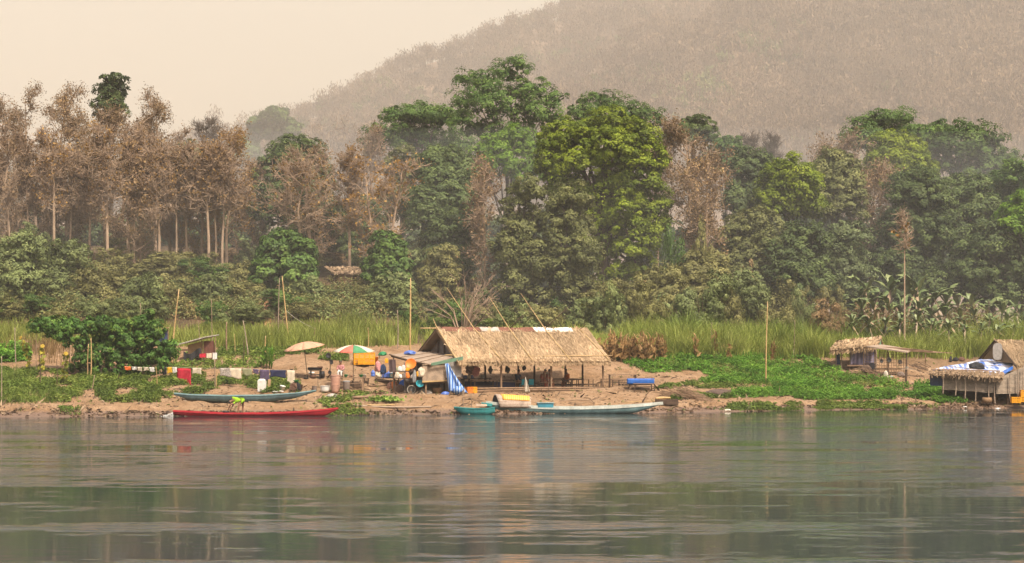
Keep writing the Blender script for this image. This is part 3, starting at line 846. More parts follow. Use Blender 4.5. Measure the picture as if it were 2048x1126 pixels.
# evergreen and green trees: name, box, distance, shape, leaf, label, extra
GT = [
    ('slender_tree', (188, 142, 258, 250), 236, 'tall', 'dark', 'small dark green treetop standing above the brown trees', dict(dens=.75, clump=.6, leaf=.20)),
    ('evergreen_tree', (325, 285, 440, 420), 232, 'round', 'olive', 'olive green treetop behind the pale trunks', dict(dens=.9)),
    ('evergreen_tree', (508, 272, 668, 480), 214, 'round', 'dark', 'dark evergreen with lumpy crown beside the hazy gap', dict(dens=1.2)),
    ('evergreen_tree', (560, 380, 690, 520), 211, 'round', 'dark', 'dark lower tree below the lumpy evergreen', {}),
    ('evergreen_tree', (660, 400, 780, 540), 216, 'round', 'dark', 'deep green tree behind the golden leaved trunks', {}),
    ('spreading_tree', (716, 212, 952, 345), 262, 'tier', 'deep', 'broad flat topped green tree left of the tallest tree', dict(dens=1.1, clump=1.0, leaf=.20)),
    ('spreading_tree', (900, 122, 1145, 320), 250, 'tier', 'deep', 'tallest layered green tree standing out against the hill', dict(lobes=[
        (1020, 150, 42, 0, .55), (975, 165, 45, .5, .55), (1060, 185, 48, -.5, .5), (935, 160, 26, 0, .6), (1105, 200, 34, 0, .5), (930, 205, 36, 0, .5), (1000, 215, 60, -1, .5), (1080, 235, 52, -1, .55), (950, 255, 48, 0, .6), (1020, 275, 55, -.5, .6), (1110, 235, 26, .5, .6), (918, 240, 22, 0, .6), (985, 190, 50, -1.2, .5), (1035, 130, 22, 0, .6)], dens=1.05, clump=1.0, leaf=.20)),
    ('spreading_tree', (1135, 182, 1340, 300), 256, 'tier', 'deep', 'green tree spreading behind the top of the yellow green tree', dict(lobes=[
        (1200, 208, 40, 0, .6), (1160, 222, 30, 0, .6), (1255, 225, 38, 0, .6), (1300, 240, 34, 0, .6), (1230, 245, 50, -1, .6), (1290, 275, 40, 0, .6), (1170, 250, 40, 0, .7)], clump=1.0, leaf=.20)),
    ('leafy_tree', (942, 250, 1082, 400), 224, 'round', 'bright', 'fresh bright green rounded tree left of the yellow green tree', dict(lobes=[
        (1030, 280, 34, 0, .8), (990, 292, 32, 0, .8), (1062, 300, 30, 0, .8), (965, 315, 26, 0, .8), (1010, 325, 45, -.5, .8), (1050, 345, 40, 0, .8), (975, 350, 30, 0, .9)], dens=1.25)),
    ('vine_draped_tree', (1080, 222, 1330, 620), 203, 'tall', 'yellow', 'huge yellow green tree draped in creepers down to the ground', dict(lobes=[
        (1215, 258, 47, 0, .8), (1265, 280, 47, 0, .8), (1165, 272, 49, .5, .8), (1120, 275, 43, 1, .8), (1290, 320, 40, 0, .9), (1225, 305, 58, -1, .8), (1160, 325, 54, 0, .8), (1110, 330, 38, .5, .9), (1275, 365, 47, -.3, 1), (1300, 410, 38, 0, 1.1),
        (1240, 365, 45, 1, 1), (1305, 455, 34, .3, 1.2), (1255, 440, 47, -1.2, 1), (1268, 490, 45, -1.4, 1.0), (1280, 540, 34, -.6, 1.2), (1150, 400, 45, 1.2, 1.1), (1195, 430, 38, 1.2, 1.4), (1245, 550, 29, -1.2, 1.1), (1185, 500, 38, 1.5, 1.4), (1205, 575, 38, 1.6, 1.4), (1130, 370, 38, .8, 1), (1215, 470, 34, .2, 1.2), (1235, 600, 30, -.2, 1.1), (1300, 580, 26, 0, 1.1), (1215, 390, 44, .4, 1)], dens=1.5, clump=.7, leaf=.20, per=76, tr=.55, bark='brown')),
    ('evergreen_tree', (808, 288, 962, 500), 210, 'round', 'dark', 'rounded dark olive tree left of the thin dry conical tree', dict(dens=1.4, clump=.7, leaf=.20)),
    ('evergreen_tree', (760, 300, 850, 470), 222, 'round', 'olive', 'brownish olive tree under the broad flat topped one', {}),
    ('evergreen_tree', (840, 420, 960, 600), 204, 'tall', 'dark', 'dark tree with foliage to the ground behind the leafless shrub', {}),
    ('bamboo_clump', (985, 330, 1105, 640), 198, 'tall', 'olive', 'tall dull olive clump of feathery foliage behind the ridge of the long hut', dict(dens=1.3, clump=.7, leaf=.18, per=76)),
    ('bamboo_clump', (1075, 345, 1195, 640), 197, 'tall', 'olive', 'second dull olive clump touching the left flank of the yellow green tree', dict(dens=1.3, clump=.7, leaf=.18, per=76)),
    ('leafy_tree', (1345, 232, 1432, 300), 238, 'round', 'dark', 'small dark crown above the big rust brown tree', dict(dens=.7, clump=.6)),
    ('leafy_tree', (1415, 268, 1490, 370), 232, 'round', 'deep', 'dark green tree between the rust brown tree and the dark clump', {}),
    ('evergreen_tree', (1450, 300, 1560, 470), 214, 'round', 'dark', 'leftmost tall head of the dark clump', dict(dens=1.4)),
    ('evergreen_tree', (1512, 318, 1640, 460), 209, 'round', 'yellow', 'yellowish green rounded crown in the middle of the dark clump', dict(dens=1.3, clump=.7, leaf=.20)),
    ('evergreen_tree', (1615, 300, 1730, 470), 212, 'round', 'olive', 'olive crown at the right of the dark clump', dict(dens=1.3)),
    ('evergreen_tree', (1435, 400, 1570, 620), 202, 'tall', 'olive', 'brownish olive tree below the leftmost dark head', dict(dens=1.3, clump=.7, leaf=.20)),
    ('evergreen_tree', (1530, 430, 1660, 630), 199, 'tall', 'dark', 'dark green tree with foliage to the ground in the front of the clump', dict(dens=1.3, clump=.7, leaf=.20)),
    ('evergreen_tree', (1620, 430, 1740, 630), 203, 'tall', 'grey', 'grey green tree reaching the ground left of the banana plants', dict(dens=1.3, clump=.7, leaf=.20)),
    ('spreading_tree', (1688, 222, 1870, 330), 270, 'tier', 'deep', 'far green tree with a tufted top behind the orange tipped crown', dict(clump=1.0, leaf=.20)),
    ('spreading_tree', (1835, 242, 2030, 350), 266, 'tier', 'deep', 'wide far green tree near the right edge, sloping down to the right', dict(clump=1.0, leaf=.24, lobes=[
        (1880, 265, 34, 0, .6), (1930, 265, 38, 0, .6), (1975, 280, 34, 0, .6), (1910, 295, 48, -.5, .6), (1960, 310, 44, 0, .7), (2000, 320, 32, 0, .7), (1860, 290, 34, 0, .7), (1900, 325, 42, .5, .7), (1955, 338, 46, .5, .7), (2008, 350, 38, .5, .7), (1865, 322, 36, .5, .7)])),
    ('leafy_tree', (1728, 262, 1862, 400), 228, 'round', 'yellow', 'rounded crown with orange tips in front of the far green tree', dict(dens=1.3, clump=.7)),
    ('evergreen_tree', (1770, 335, 1900, 520), 208, 'round', 'dark', 'dark blue green tree behind the dead sapling', dict(dens=1.4)),
    ('evergreen_tree', (1870, 345, 2000, 540), 210, 'round', 'dark', 'dark green tree in the middle of the right hand mass', dict(dens=1.4)),
    ('evergreen_tree', (1960, 320, 2110, 560), 214, 'round', 'deep', 'green tree cut by the right edge of the view', dict(dens=1.2)),
    ('evergreen_tree', (1900, 430, 2080, 620), 204, 'tall', 'dark', 'dark tree behind the banana plants by the right edge', dict(dens=1.2)),
    ('evergreen_tree', (1745, 420, 1900, 620), 206, 'tall', 'dark', 'deep shaded tree directly behind the banana plants', dict(dens=1.2)),
    ('leafy_tree', (2000, 390, 2090, 480), 203, 'round', 'bright', 'small light green tree touching the right edge of the view', {}),
    ('small_tree', (508, 462, 632, 590), 198, 'round', 'deep', 'small rounded green tree left of the slope shack', dict(dens=1.4, clump=.7, leaf=.3, tr=.14)),
    ('small_tree', (730, 468, 818, 590), 197, 'round', 'deep', 'small green tree just right of the slope shack', dict(dens=1.4, clump=.7, leaf=.3, tr=.14)),
    ('hazy_tree', (498, 218, 596, 300), 1800, 'tier', 'deep', 'hazy blue green tree far off on the skyline at the foot of the hill', dict(clump=4.4, leaf=2.2, dens=1.2)),
    ('hazy_tree', (455, 278, 520, 330), 1900, 'round', 'deep', 'low hazy green tree left of the far skyline tree', dict(clump=5.0, leaf=2.6)),
    ('hazy_tree', (640, 205, 690, 260), 3500, 'round', 'deep', 'faint green tree on the hill ridge above the skyline tree', dict(clump=8, leaf=4)),
]
for i, (nm, bx, Y, kind, lf, lab, kw) in enumerate(GT):
    leafy_tree(nm, bx, Y, kind, lf, lab, 'green trees behind the bank', 200 + i, **kw)

# a shaded second row that closes the wood behind the trunks
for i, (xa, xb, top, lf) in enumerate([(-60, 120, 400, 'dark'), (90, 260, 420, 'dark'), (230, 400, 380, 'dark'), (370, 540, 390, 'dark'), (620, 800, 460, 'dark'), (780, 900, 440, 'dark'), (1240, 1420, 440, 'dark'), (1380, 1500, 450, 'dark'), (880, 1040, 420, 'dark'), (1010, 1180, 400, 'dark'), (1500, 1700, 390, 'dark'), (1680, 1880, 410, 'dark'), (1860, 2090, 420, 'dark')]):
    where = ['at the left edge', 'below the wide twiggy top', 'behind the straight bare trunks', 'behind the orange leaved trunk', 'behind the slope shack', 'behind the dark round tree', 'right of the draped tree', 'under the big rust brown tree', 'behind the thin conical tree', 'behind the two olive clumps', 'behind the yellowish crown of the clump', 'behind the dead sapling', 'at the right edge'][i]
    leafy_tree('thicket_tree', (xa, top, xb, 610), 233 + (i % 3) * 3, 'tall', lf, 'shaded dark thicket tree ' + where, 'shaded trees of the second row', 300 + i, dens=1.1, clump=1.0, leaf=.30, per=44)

# big loose shrubs that break up the slope
for i, (bx, Y, lf, kd, lab) in enumerate([
    ((-40, 458, 105, 640), 194, 'scrubg', 'tall', 'great grey green shrub cut by the left edge of the view'), ((60, 472, 195, 640), 196, 'scrubg', 'tall', 'second great grey green shrub beside the one at the left edge'),
    ((150, 520, 255, 640), 194, 'scrub', 'tall', 'tall olive shrub right of the two great grey green ones'), ((238, 548, 330, 645), 192, 'scrubg', 'tall', 'tall pale shrub behind the right half of the big creeper'), ((305, 510, 410, 640), 199, 'scrub', 'tall', 'tall olive shrub below the pale trunks before the thicket'),
    ((372, 545, 462, 645), 193, 'scrubg', 'tall', 'pale green shrub behind the plank shack'), ((440, 520, 520, 640), 199, 'scrub', 'tall', 'olive shrub left of the dirt path'), ((572, 550, 655, 640), 194, 'scrubg', 'tall', 'pale shrub below the small rounded tree by the dirt path'),
    ((745, 540, 830, 645), 193, 'scrubg', 'tall', 'leafy shrub behind the tallest upright bamboo pole'), ((835, 480, 925, 640), 200, 'scrub', 'tall', 'tall olive shrub behind the leafless shrub'), ((1265, 520, 1375, 645), 193, 'scrub', 'tall', 'dull olive shrub at the right foot of the draped tree'),
    ((1340, 485, 1460, 645), 195, 'scrub', 'tall', 'tall dry olive shrub under the big rust brown tree'), ((1440, 540, 1530, 645), 192, 'scrubg', 'tall', 'pale green shrub left of the lone bamboo pole'), ((1160, 570, 1275, 645), 191, 'scrub', 'tall', 'olive shrub directly behind the right end of the long hut'),
]):
    leafy_tree('big_shrub', bx, Y, kd, lf, lab, 'big shrubs on the slope', 500 + i, leaf=.17, dens=1.25, clump=.6, per=60, tr=.10, low=-.9, up=.35)

# ------------------------------------------------------------------ shrubs
def shrub_mesh(rng, w=3.0, h=2.4, leaf=.11, per=70, clump=.40, dens=1.3):
    nb = NB()
    lob = [((0, 0, h * .38), (w * .34, w * .32, h * .36))]
    for i in range(8):
        a = i * 1.26 + rng.random()
        rr = w * (.08 + .17 * rng.random()); q = .18 + .26 * rng.random()
        lob.append(((math.cos(a) * w * q, math.sin(a) * w * q, h * (.25 + .68 * rng.random())), (rr, rr, rr * (.8 + .6 * rng.random()))))
    crown_leaves(nb, lob, rng, leaf, dens, clump, per, .85, .30, -.85)
    return nb.mesh('foliage')

def stem_mesh(rng, w, h):
    nb = NB()
    for i in range(6):
        a = rng.random() * 6.28
        V, F = np_tube([[0, 0, -.5], [math.cos(a) * w * .12, math.sin(a) * w * .12, h * .35], [math.cos(a) * w * .32, math.sin(a) * w * .3, h * .8]], [.05, .035, .012], 4); nb.add(V, F)
    return nb.mesh('stem', True)

rng = np.random.default_rng(77)
SHR = {}
for key, leafmat in (('grey', 'scrubg'), ('olive', 'scrub'), ('deep', 'deep'), ('tan', 'tan'), ('weed', 'weed')):
    SHR[key] = []
    for i in range(5):
        mf, ms = shrub_mesh(rng, 3.0, 3.0), stem_mesh(rng, 3.0, 3.0)
        mf.materials.append(LEAF[leafmat]); ms.materials.append(BARK['brown'])
        SHR[key].append((mf, ms))
ORD = ['leftmost', 'second from the left', 'third from the left', 'fourth from the left', 'fifth from the left', 'sixth from the left', 'seventh from the left', 'eighth from the left', 'ninth from the left', 'tenth from the left',
       'eleventh from the left', 'twelfth from the left', 'thirteenth from the left', 'fourteenth from the left', 'fifteenth from the left', 'sixteenth from the left', 'seventeenth from the left', 'eighteenth from the left', 'nineteenth from the left', 'twentieth from the left']
_sc = [0]
def shrub(px, py_top, py_base, wpx, Y, key, label, group):
    """a bush whose box is given in photo pixels"""
    i = _sc[0]; _sc[0] += 1
    mf, ms = SHR[key][i % 5]
    k = Y / FPX
    x = (px - 1024) * k; gz = GZ(x, Y)
    zt = CAMH - (py_top - HZ) * k
    h = max(.6, zt - gz); w = wpx * k
    root = empty('bush', (x, Y, gz - .1), label, 'bush', group, R.random() * 6.28)
    h = max(h, w * .50); root.scale = (w / 3.0, w / 3.0, h / 3.0)
    for nm, me in (('foliage', mf), ('stem', ms)):
        o = bpy.data.objects.new(nm, me); COL.objects.link(o); o.parent = root
    return root

# rows of bushes, each row: distance, colour words, label tail, [(px, top, width)]
ROWS = [   # distance, where, group, ground line row, [(px, top row)], colours in turn
    (210, 'at the feet of the brown trees', 'bushes at the feet of the brown trees', [(-20, 500), (150, 490), (300, 500), (420, 490), (520, 505), (700, 525), (900, 500)], ['tan', 'olive', 'grey', 'olive'], (-15, 930, 52), 86),
    (204, 'halfway down the wooded slope', 'bushes halfway down the slope', [(-20, 455), (120, 470), (190, 515), (330, 530), (480, 545), (520, 560), (600, 560), (640, 582), (730, 582), (770, 550), (850, 490), (960, 560)], ['grey', 'olive', 'grey', 'tan', 'olive'], (-10, 960, 50), 90),
    (197, 'low on the wooded slope', 'bushes low on the slope', [(-20, 540), (100, 555), (200, 570), (330, 575), (470, 570), (505, 590), (600, 575), (660, 605), (735, 600), (790, 560), (850, 585), (970, 580)], ['grey', 'olive', 'deep', 'olive', 'tan'], (0, 985, 51), 92),
    (190, 'just behind the tall reeds', 'bushes behind the tall reeds', [(-20, 600), (140, 612), (330, 610), (500, 606), (600, 600), (700, 622), (800, 606), (900, 622), (1000, 625)], ['grey', 'weed', 'olive', 'grey', 'deep'], (-15, 1000, 49), 84),
    (197, 'under the tall trees', 'bushes under the tall trees', [(1000, 590), (1120, 595), (1230, 575), (1300, 545), (1350, 485), (1420, 480), (1470, 520), (1520, 570), (1660, 585)], ['deep', 'olive', 'olive', 'tan', 'olive'], (1005, 1680, 50), 92),
    (190, 'behind the green reed mounds', 'pale bushes behind the reed mounds', [(1010, 625), (1150, 620), (1220, 590), (1330, 565), (1400, 575), (1500, 608), (1560, 598), (1700, 605)], ['olive', 'grey', 'olive', 'tan'], (1025, 1700, 48), 86),
]
CW = {'grey': 'greyish green', 'olive': 'dull olive', 'deep': 'deep green', 'tan': 'dry tan', 'weed': 'fresh green'}
for Y, tail, grp, tops, keys, (xa, xb, st), wd in ROWS:
    items = []
    x = xa; i = 0
    while x < xb:
        if not (525 < x < 556 and Y < 205) and not (636 < x < 738 and 192 < Y < 206):
            items.append((x + R.uniform(-9, 9), float(np.interp(x, [t[0] for t in tops], [t[1] for t in tops])) + R.uniform(-26, 20), wd * R.uniform(.55, 1.25) * (.6 if Y < 192 and 600 < x < 760 else 1), keys[(i * 7 + R.randrange(2)) % len(keys)]))
        x += st; i += 1
    for cw in CW:
        its = [t for t in items if t[3] == cw]
        for j, (px_, top, w_, key) in enumerate(its):
            lab = f"{ORD[j].split(' ')[0]} {CW[key]} bush from the left {tail}" if j else f"leftmost {CW[key]} bush {tail}"
            shrub(px_, top, 640, w_, Y + R.uniform(-3.6, 3.6), key, lab, grp)

# pale leafless shrub behind the gable of the long hut
def leafless_shrub(px, base, top, wpx, Y, label):
    x = (px - 1024) / FPX * Y; gz = GZ(x, Y); k = Y / FPX
    H = CAMH - (top - HZ) * k - gz; w = wpx * k
    nb = NB(); rng = np.random.default_rng(4)
    root = empty('leafless_shrub', (x, Y, gz), label, 'shrub')
    for i in range(26):
        a = rng.random() * 6.28; r_ = w * .5 * (.3 + .7 * rng.random())
        e = np.array([math.cos(a) * r_, math.sin(a) * r_ * .6, H * (.55 + .45 * rng.random()) * (1.08 - .4 * r_ / (w * .5))])
        m_ = e * [.35, .35, .62] + rng.normal(size=3) * .15
        V, F = np_tube([[0, 0, -.3], m_, e], [.06, .04, .012], 4); nb.add(V, F)
        for j in range(9):
            t = .35 + .65 * rng.random(); s = m_ + (e - m_) * max(0, t * 1.3 - .3)
            f = s + unit((unit((e - m_)[None])[0] + rng.normal(size=3) * .6)[None])[0] * (.5 + .9 * rng.random())
            V, F = np_tube([s, (s + f) / 2 + rng.normal(size=3) * .06 + [0, 0, .08], f], [.022, .016, .008], 3); nb.add(V, F)
    link_mesh('branches', nb.mesh('branches', True), BARK['pale'], root)
leafless_shrub(925, 655, 525, 190, 186, 'pale leafless shrub with arching twigs behind the gable of the long hut')

# ------------------------------------------------------------------ grass, reeds, weeds and vegetable beds (nobody could count them)
def in_poly(px, py, poly):
    c = np.zeros(px.shape, bool); j = len(poly) - 1
    for i in range(len(poly)):
        xi, yi = poly[i]; xj, yj = poly[j]
        m_ = ((yi > py) != (yj > py)) & (px < (xj - xi) * (py - yi) / (yj - yi + 1e-9) + xi)
        c ^= m_; j = i
    return c

def sample(polys, n, rng, patch=None):
    if polys[0][0] == 'world':                     # ('world', x0, x1, s0, s1): a strip between two distances from the shore
        out = []
        for (_, x0, x1, s0, s1) in polys[0:1] if len(polys[0]) == 5 else []:
            x = rng.uniform(x0, x1, n); y = shore(x) + rng.uniform(s0, s1, n)
            return np.stack([x, y, ground(x, y)], 1)
    """n ground points seen inside the pixel polygons, thinned to patches"""
    out = []
    for poly in polys:
        a = np.array(poly); x0, y0 = a.min(0); x1, y1 = a.max(0)
        area = .5 * abs(sum(a[i][0] * a[i - 1][1] - a[i - 1][0] * a[i][1] for i in range(len(a))))
        m_ = int(n * (area if len(polys) > 1 else 1) / (sum(.5 * abs(sum(np.array(q)[i][0] * np.array(q)[i - 1][1] - np.array(q)[i - 1][0] * np.array(q)[i][1] for i in range(len(q)))) for q in polys) if len(polys) > 1 else 1))
        px = rng.uniform(x0, x1, m_ * 3); py = rng.uniform(y0, y1, m_ * 3)
        k = in_poly(px, py, poly); px, py = px[k][:m_], py[k][:m_]
        if patch: 
            k = vnoise(px / patch[0] + patch[2], py / patch[1] + 3) > patch[3] - .25 * rng.random(len(px)); px, py = px[k], py[k]
        out.append((px, py))
    px = np.concatenate([o[0] for o in out]); py = np.concatenate([o[1] for o in out])
    X, Y, Z, ok = Garr(px, py)
    return np.stack([X, Y, Z], 1)[ok]

def np_blades(pos, h, wid, rng, bend=.45, seg=3):
    """arching grass blades"""
    n = len(pos)
    a = rng.random(n) * 6.28; dirn = np.stack([np.cos(a), np.sin(a), np.zeros(n)], 1)
    side = np.stack([-np.sin(a), np.cos(a), np.zeros(n)], 1)
    tw = rng.random(n) * 6.28; side = side * np.cos(tw)[:, None] + dirn * np.sin(tw)[:, None] * .6
    b = bend * (.3 + rng.random(n))
    rows = []
    for i in range(seg + 1):
        t = i / seg
        c = pos + dirn * (h * b * t * t)[:, None] + np.array([0, 0, 1.]) * (h * (t - b * .55 * t * t))[:, None]
        ww = wid * (1 - t) ** .7 * .5 + .004
        rows.append(c - side * ww[:, None]); rows.append(c + side * ww[:, None])
    V = np.stack(rows, 1).reshape(-1, 3)
    base = np.arange(n)[:, None, None] * (2 * (seg + 1)); i = (np.arange(seg) * 2)[None, :, None]
    F = (base + i + np.array([0, 1, 3, 2])[None, None]).reshape(-1, 4)
    return V, F, np.repeat(rng.random(n), seg)

def reeds(name, polys, n, h, wid, mat, label, seed, patch=None, bend=.45, clumpy=6, hvar=.5):
    rng = np.random.default_rng(seed)
    p = sample(polys, n, rng, patch)
    p = np.repeat(p, clumpy, 0) + rng.normal(size=(len(p) * clumpy, 3)) * [.22, .22, 0]
    p[:, 2] = ground(p[:, 0], p[:, 1]) - .05
    big = .55 + .9 * vnoise(p[:, 0] * .35 + seed, p[:, 1] * .35)
    V, F, t = np_blades(p, h * big * (1 - hvar * rng.random(len(p))), wid * (.6 + .8 * rng.random(len(p))), rng, bend)
    t = np.clip(t * .6 + .4 * np.repeat(vnoise(p[:, 0] * .8, p[:, 1] * .8 + seed), 3), 0, 1)
    tag(link_mesh(name, np_mesh(name, V, F, t), mat), label, None, None, 'stuff')

def weeds(name, polys, n, h, leaf, mat, label, seed, patch=None, per=9, spread=.16):
    rng = np.random.default_rng(seed)
    p = sample(polys, n, rng, patch)
    q = unit(rng.normal(size=(len(p) * per, 3)))
    q[:, 2] = np.abs(q[:, 2])
    hh = np.repeat(h * (.4 + .9 * vnoise(p[:, 0] * 1.1 + seed, p[:, 1] * 1.1)) * (.7 + .6 * rng.random(len(p))), per)
    pos = np.repeat(p, per, 0) + q * np.stack([np.full(len(q), spread), np.full(len(q), spread), hh], 1)
    V, F = np_leaves(pos, unit(q + [0, 0, .8] + rng.normal(size=q.shape) * .5), leaf * (.6 + .8 * rng.random(len(pos))), rng, 1.8)
    t = np.clip(np.repeat(.1 + .7 * vnoise(p[:, 0] * .9, p[:, 1] * .9 + seed), per) + (rng.random(len(pos)) - .4) * .5, 0, 1)
    tag(link_mesh(name, np_mesh(name, V, F, t), mat), label, None, None, 'stuff')

reeds('reed_grass', [[(-30, 690), (130, 690), (420, 694), (520, 700), (640, 698), (830, 690), (880, 676), (880, 660), (-30, 660)]], 4200, 2.1, .055, LEAF['reed'], 'tall yellow green grass behind the left gardens', 21, (60, 12, 3, .30), .5, 6, .75)
reeds('reed_grass', [('world', -7, 12, 26, 36)], 1700, 1.9, .06, LEAF['reed'], 'tall green grass behind the long hut', 22, None, .5)
reeds('reed_grass', [('world', 9, 47, 23, 33)], 5200, 2.7, .06, LEAF['reed'], 'tall arching green grass behind the vegetable beds and right hand huts', 26, None, .6)
reeds('grass', [('world', 13, 47, 27, 36)], 1500, 3.6, .07, LEAF['weed'], 'taller bright mounds of arching grass', 25, None, .8)
reeds('dry_reeds', [('world', 27, 47, 31, 41)], 900, 3.6, .07, LEAF['reeddry'], 'pale dry stalks among the banana plants', 61, None, .3)
reeds('reed_grass', [('world', 26, 47, 32, 41)], 900, 3.2, .08, LEAF['scrubg'], 'greyish green tall grass among the banana plants', 62, None, .5)
reeds('dry_reeds', [[(-20, 712), (60, 715), (140, 712), (140, 680), (-20, 680)], [(60, 740), (150, 742), (150, 700), (60, 700)]], 230, 1.5, .05, LEAF['reeddry'], 'dry brown reeds at the left edge of the gardens', 23, (20, 12, 5, .5), .35)
reeds('grass', [[(-20, 806), (60, 808), (130, 805), (130, 790), (-20, 788)], [(-20, 775), (40, 770), (70, 745), (-20, 735)], [(1195, 690), (1330, 693), (1330, 684), (1195, 684)]], 380, .9, .035, LEAF['weed'], 'tufts of long green grass on the left bank', 24, None, .7)
LEFTB = [[(-20, 808), (100, 804), (340, 806), (345, 790), (600, 785), (600, 764), (480, 752), (330, 748), (210, 745), (100, 742), (-20, 735)]]
weeds('weeds', LEFTB, 11000, .36, .12, LEAF['weed'], 'low green weeds covering the left bank', 31, (30, 9, 1, .49))
weeds('weeds', [[(330, 742), (520, 735), (600, 700), (560, 694), (380, 700)], [(600, 812), (690, 806), (720, 795), (770, 785), (660, 784)], [(640, 832), (735, 830), (720, 815), (650, 812)], [(115, 828), (160, 830), (160, 815), (120, 816)]], 1700, .24, .13, LEAF['weed'], 'weeds between the boats and the gardens', 32, (25, 9, 2, .45))
weeds('vegetable_bed', [[(1195, 686), (1330, 694), (1570, 696), (1600, 706), (1680, 745), (1800, 768), (1880, 790), (1885, 806), (1780, 790), (1560, 790), (1545, 770), (1440, 766), (1400, 742), (1300, 746), (1215, 714)]], 8500, .42, .115, LEAF['bed'], 'lush green vegetable beds on the terrace right of the long hut', 33, (34, 7, 3, .42), 14, .18)
weeds('weeds', [[(1195, 686), (1330, 694), (1570, 696), (1680, 745), (1880, 790), (1780, 790), (1560, 790), (1440, 766), (1400, 742), (1300, 746), (1215, 714)]], 2600, .40, .12, LEAF['weed'], 'yellow green weeds growing through the vegetable beds', 43, (24, 6, 9, .55), 10)
weeds('vegetable_bed', [[(1455, 788), (1570, 782), (1580, 792), (1465, 797)], [(1545, 775), (1640, 772), (1650, 782), (1550, 785)], [(1580, 790), (1790, 790), (1790, 800), (1600, 800)], [(1400, 762), (1495, 758), (1490, 768), (1410, 770)], [(1830, 770), (1890, 775), (1935, 805), (1880, 808), (1830, 790)]], 3000, .46, .115, LEAF['bed'], 'narrow rows of vegetables near the water', 34, None, 13, .18)
weeds('weeds', [[(1400, 815), (1560, 806), (1760, 808), (1880, 810), (1880, 820), (1700, 818), (1560, 822), (1430, 820)], [(1340, 800), (1420, 805), (1480, 790), (1360, 785)], [(1310, 778), (1400, 778), (1480, 775), (1440, 762), (1330, 770)]], 3400, .22, .12, LEAF['weed'], 'thin weeds along the right shore', 35, (30, 8, 6, .5))
weeds('weeds', [[(-20, 728), (60, 722), (60, 698), (-20, 698)]], 900, .6, .2, LEAF['bed'], 'leafy green crop at the left edge', 36)
weeds('weeds', [[(440, 712), (640, 712), (640, 698), (440, 698)], [(640, 722), (700, 722), (690, 705), (640, 706)]], 800, .3, .14, LEAF['weed'], 'weeds at the foot of the reeds', 37, (30, 8, 6, .4))
SLOPE = [[(-20, 640), (330, 640), (520, 640), (520, 560), (330, 545), (-20, 560)], [(560, 640), (980, 640), (980, 600), (900, 575), (740, 575), (640, 590), (560, 565)]]
weeds('undergrowth', SLOPE, 7000, 1.5, .17, LEAF['scrub'], 'dull olive undergrowth on the wooded slope', 38, (30, 16, 6, .42), 12, .5)
weeds('undergrowth', SLOPE, 6000, 1.3, .17, LEAF['scrubg'], 'pale green undergrowth on the wooded slope', 48, (26, 14, 2, .46), 12, .5)
weeds('undergrowth', SLOPE, 2500, 1.2, .15, LEAF['tan'], 'dry tan undergrowth on the wooded slope', 58, (26, 14, 9, .55), 10, .5)

# dried maize stalks in front of the reed mounds
def maize_mesh(rng, h=2.0):
    nb = NB()
    V, F = np_tube([[0, 0, -.1], [.04, 0, h * .5], [.1 * rng.normal(), .05, h]], [.025, .02, .01], 4); nb.add(V, F, .5)
    n = 16
    z = h * (.25 + .7 * rng.random(n)); a = rng.random(n) * 6.28
    p = np.stack([np.cos(a) * .04, np.sin(a) * .04, z], 1)
    V, F, t = np_blades(p, .55 + .4 * rng.random(n), np.full(n, .085), rng, 1.5); nb.add(V, F, np.clip(t, 0, 1))
    p[:, :2] *= 4; p[:, 2] -= .15
    V, F = np_leaves(p, unit(rng.normal(size=(n, 3)) * [1, 1, .2]), np.full(n, .36), rng, 3); nb.add(V, F, rng.random(n))
    return nb.mesh('dry_maize')
rng = np.random.default_rng(8)
mz = [maize_mesh(rng) for _ in range(4)]
for m_ in mz: m_.materials.append(mat_leaf('leaf_dry_maize', L(.17, .095, .035), L(.32, .19, .075), L(.44, .29, .13), .25) if m_ is mz[0] else mz[0].materials[0])
for i in range(46):
    px_ = 1205 + 3.0 * i + R.uniform(-3, 3) if i < 42 else (1395, 1430, 1460, 1545)[i - 42]
    Yz = float(shore((px_ - 1024) / 24.5)) + R.uniform(21, 24); x_ = float((px_ - 1024) / FPX * Yz); p = Vector((x_, float(Yz), GZ(x_, float(Yz))))
    o = bpy.data.objects.new('dry_maize', mz[i % 4]); COL.objects.link(o)
    o.location = p; o.rotation_euler = (R.uniform(-.1, .1), R.uniform(-.1, .1), R.random() * 6.28); s_ = R.uniform(.75, 1.15); o.scale = (s_, s_, s_)
    tag(o, 'dried brown maize stalk standing between the vegetable beds and the reeds', 'maize stalk', 'dried maize stalks behind the vegetable beds')

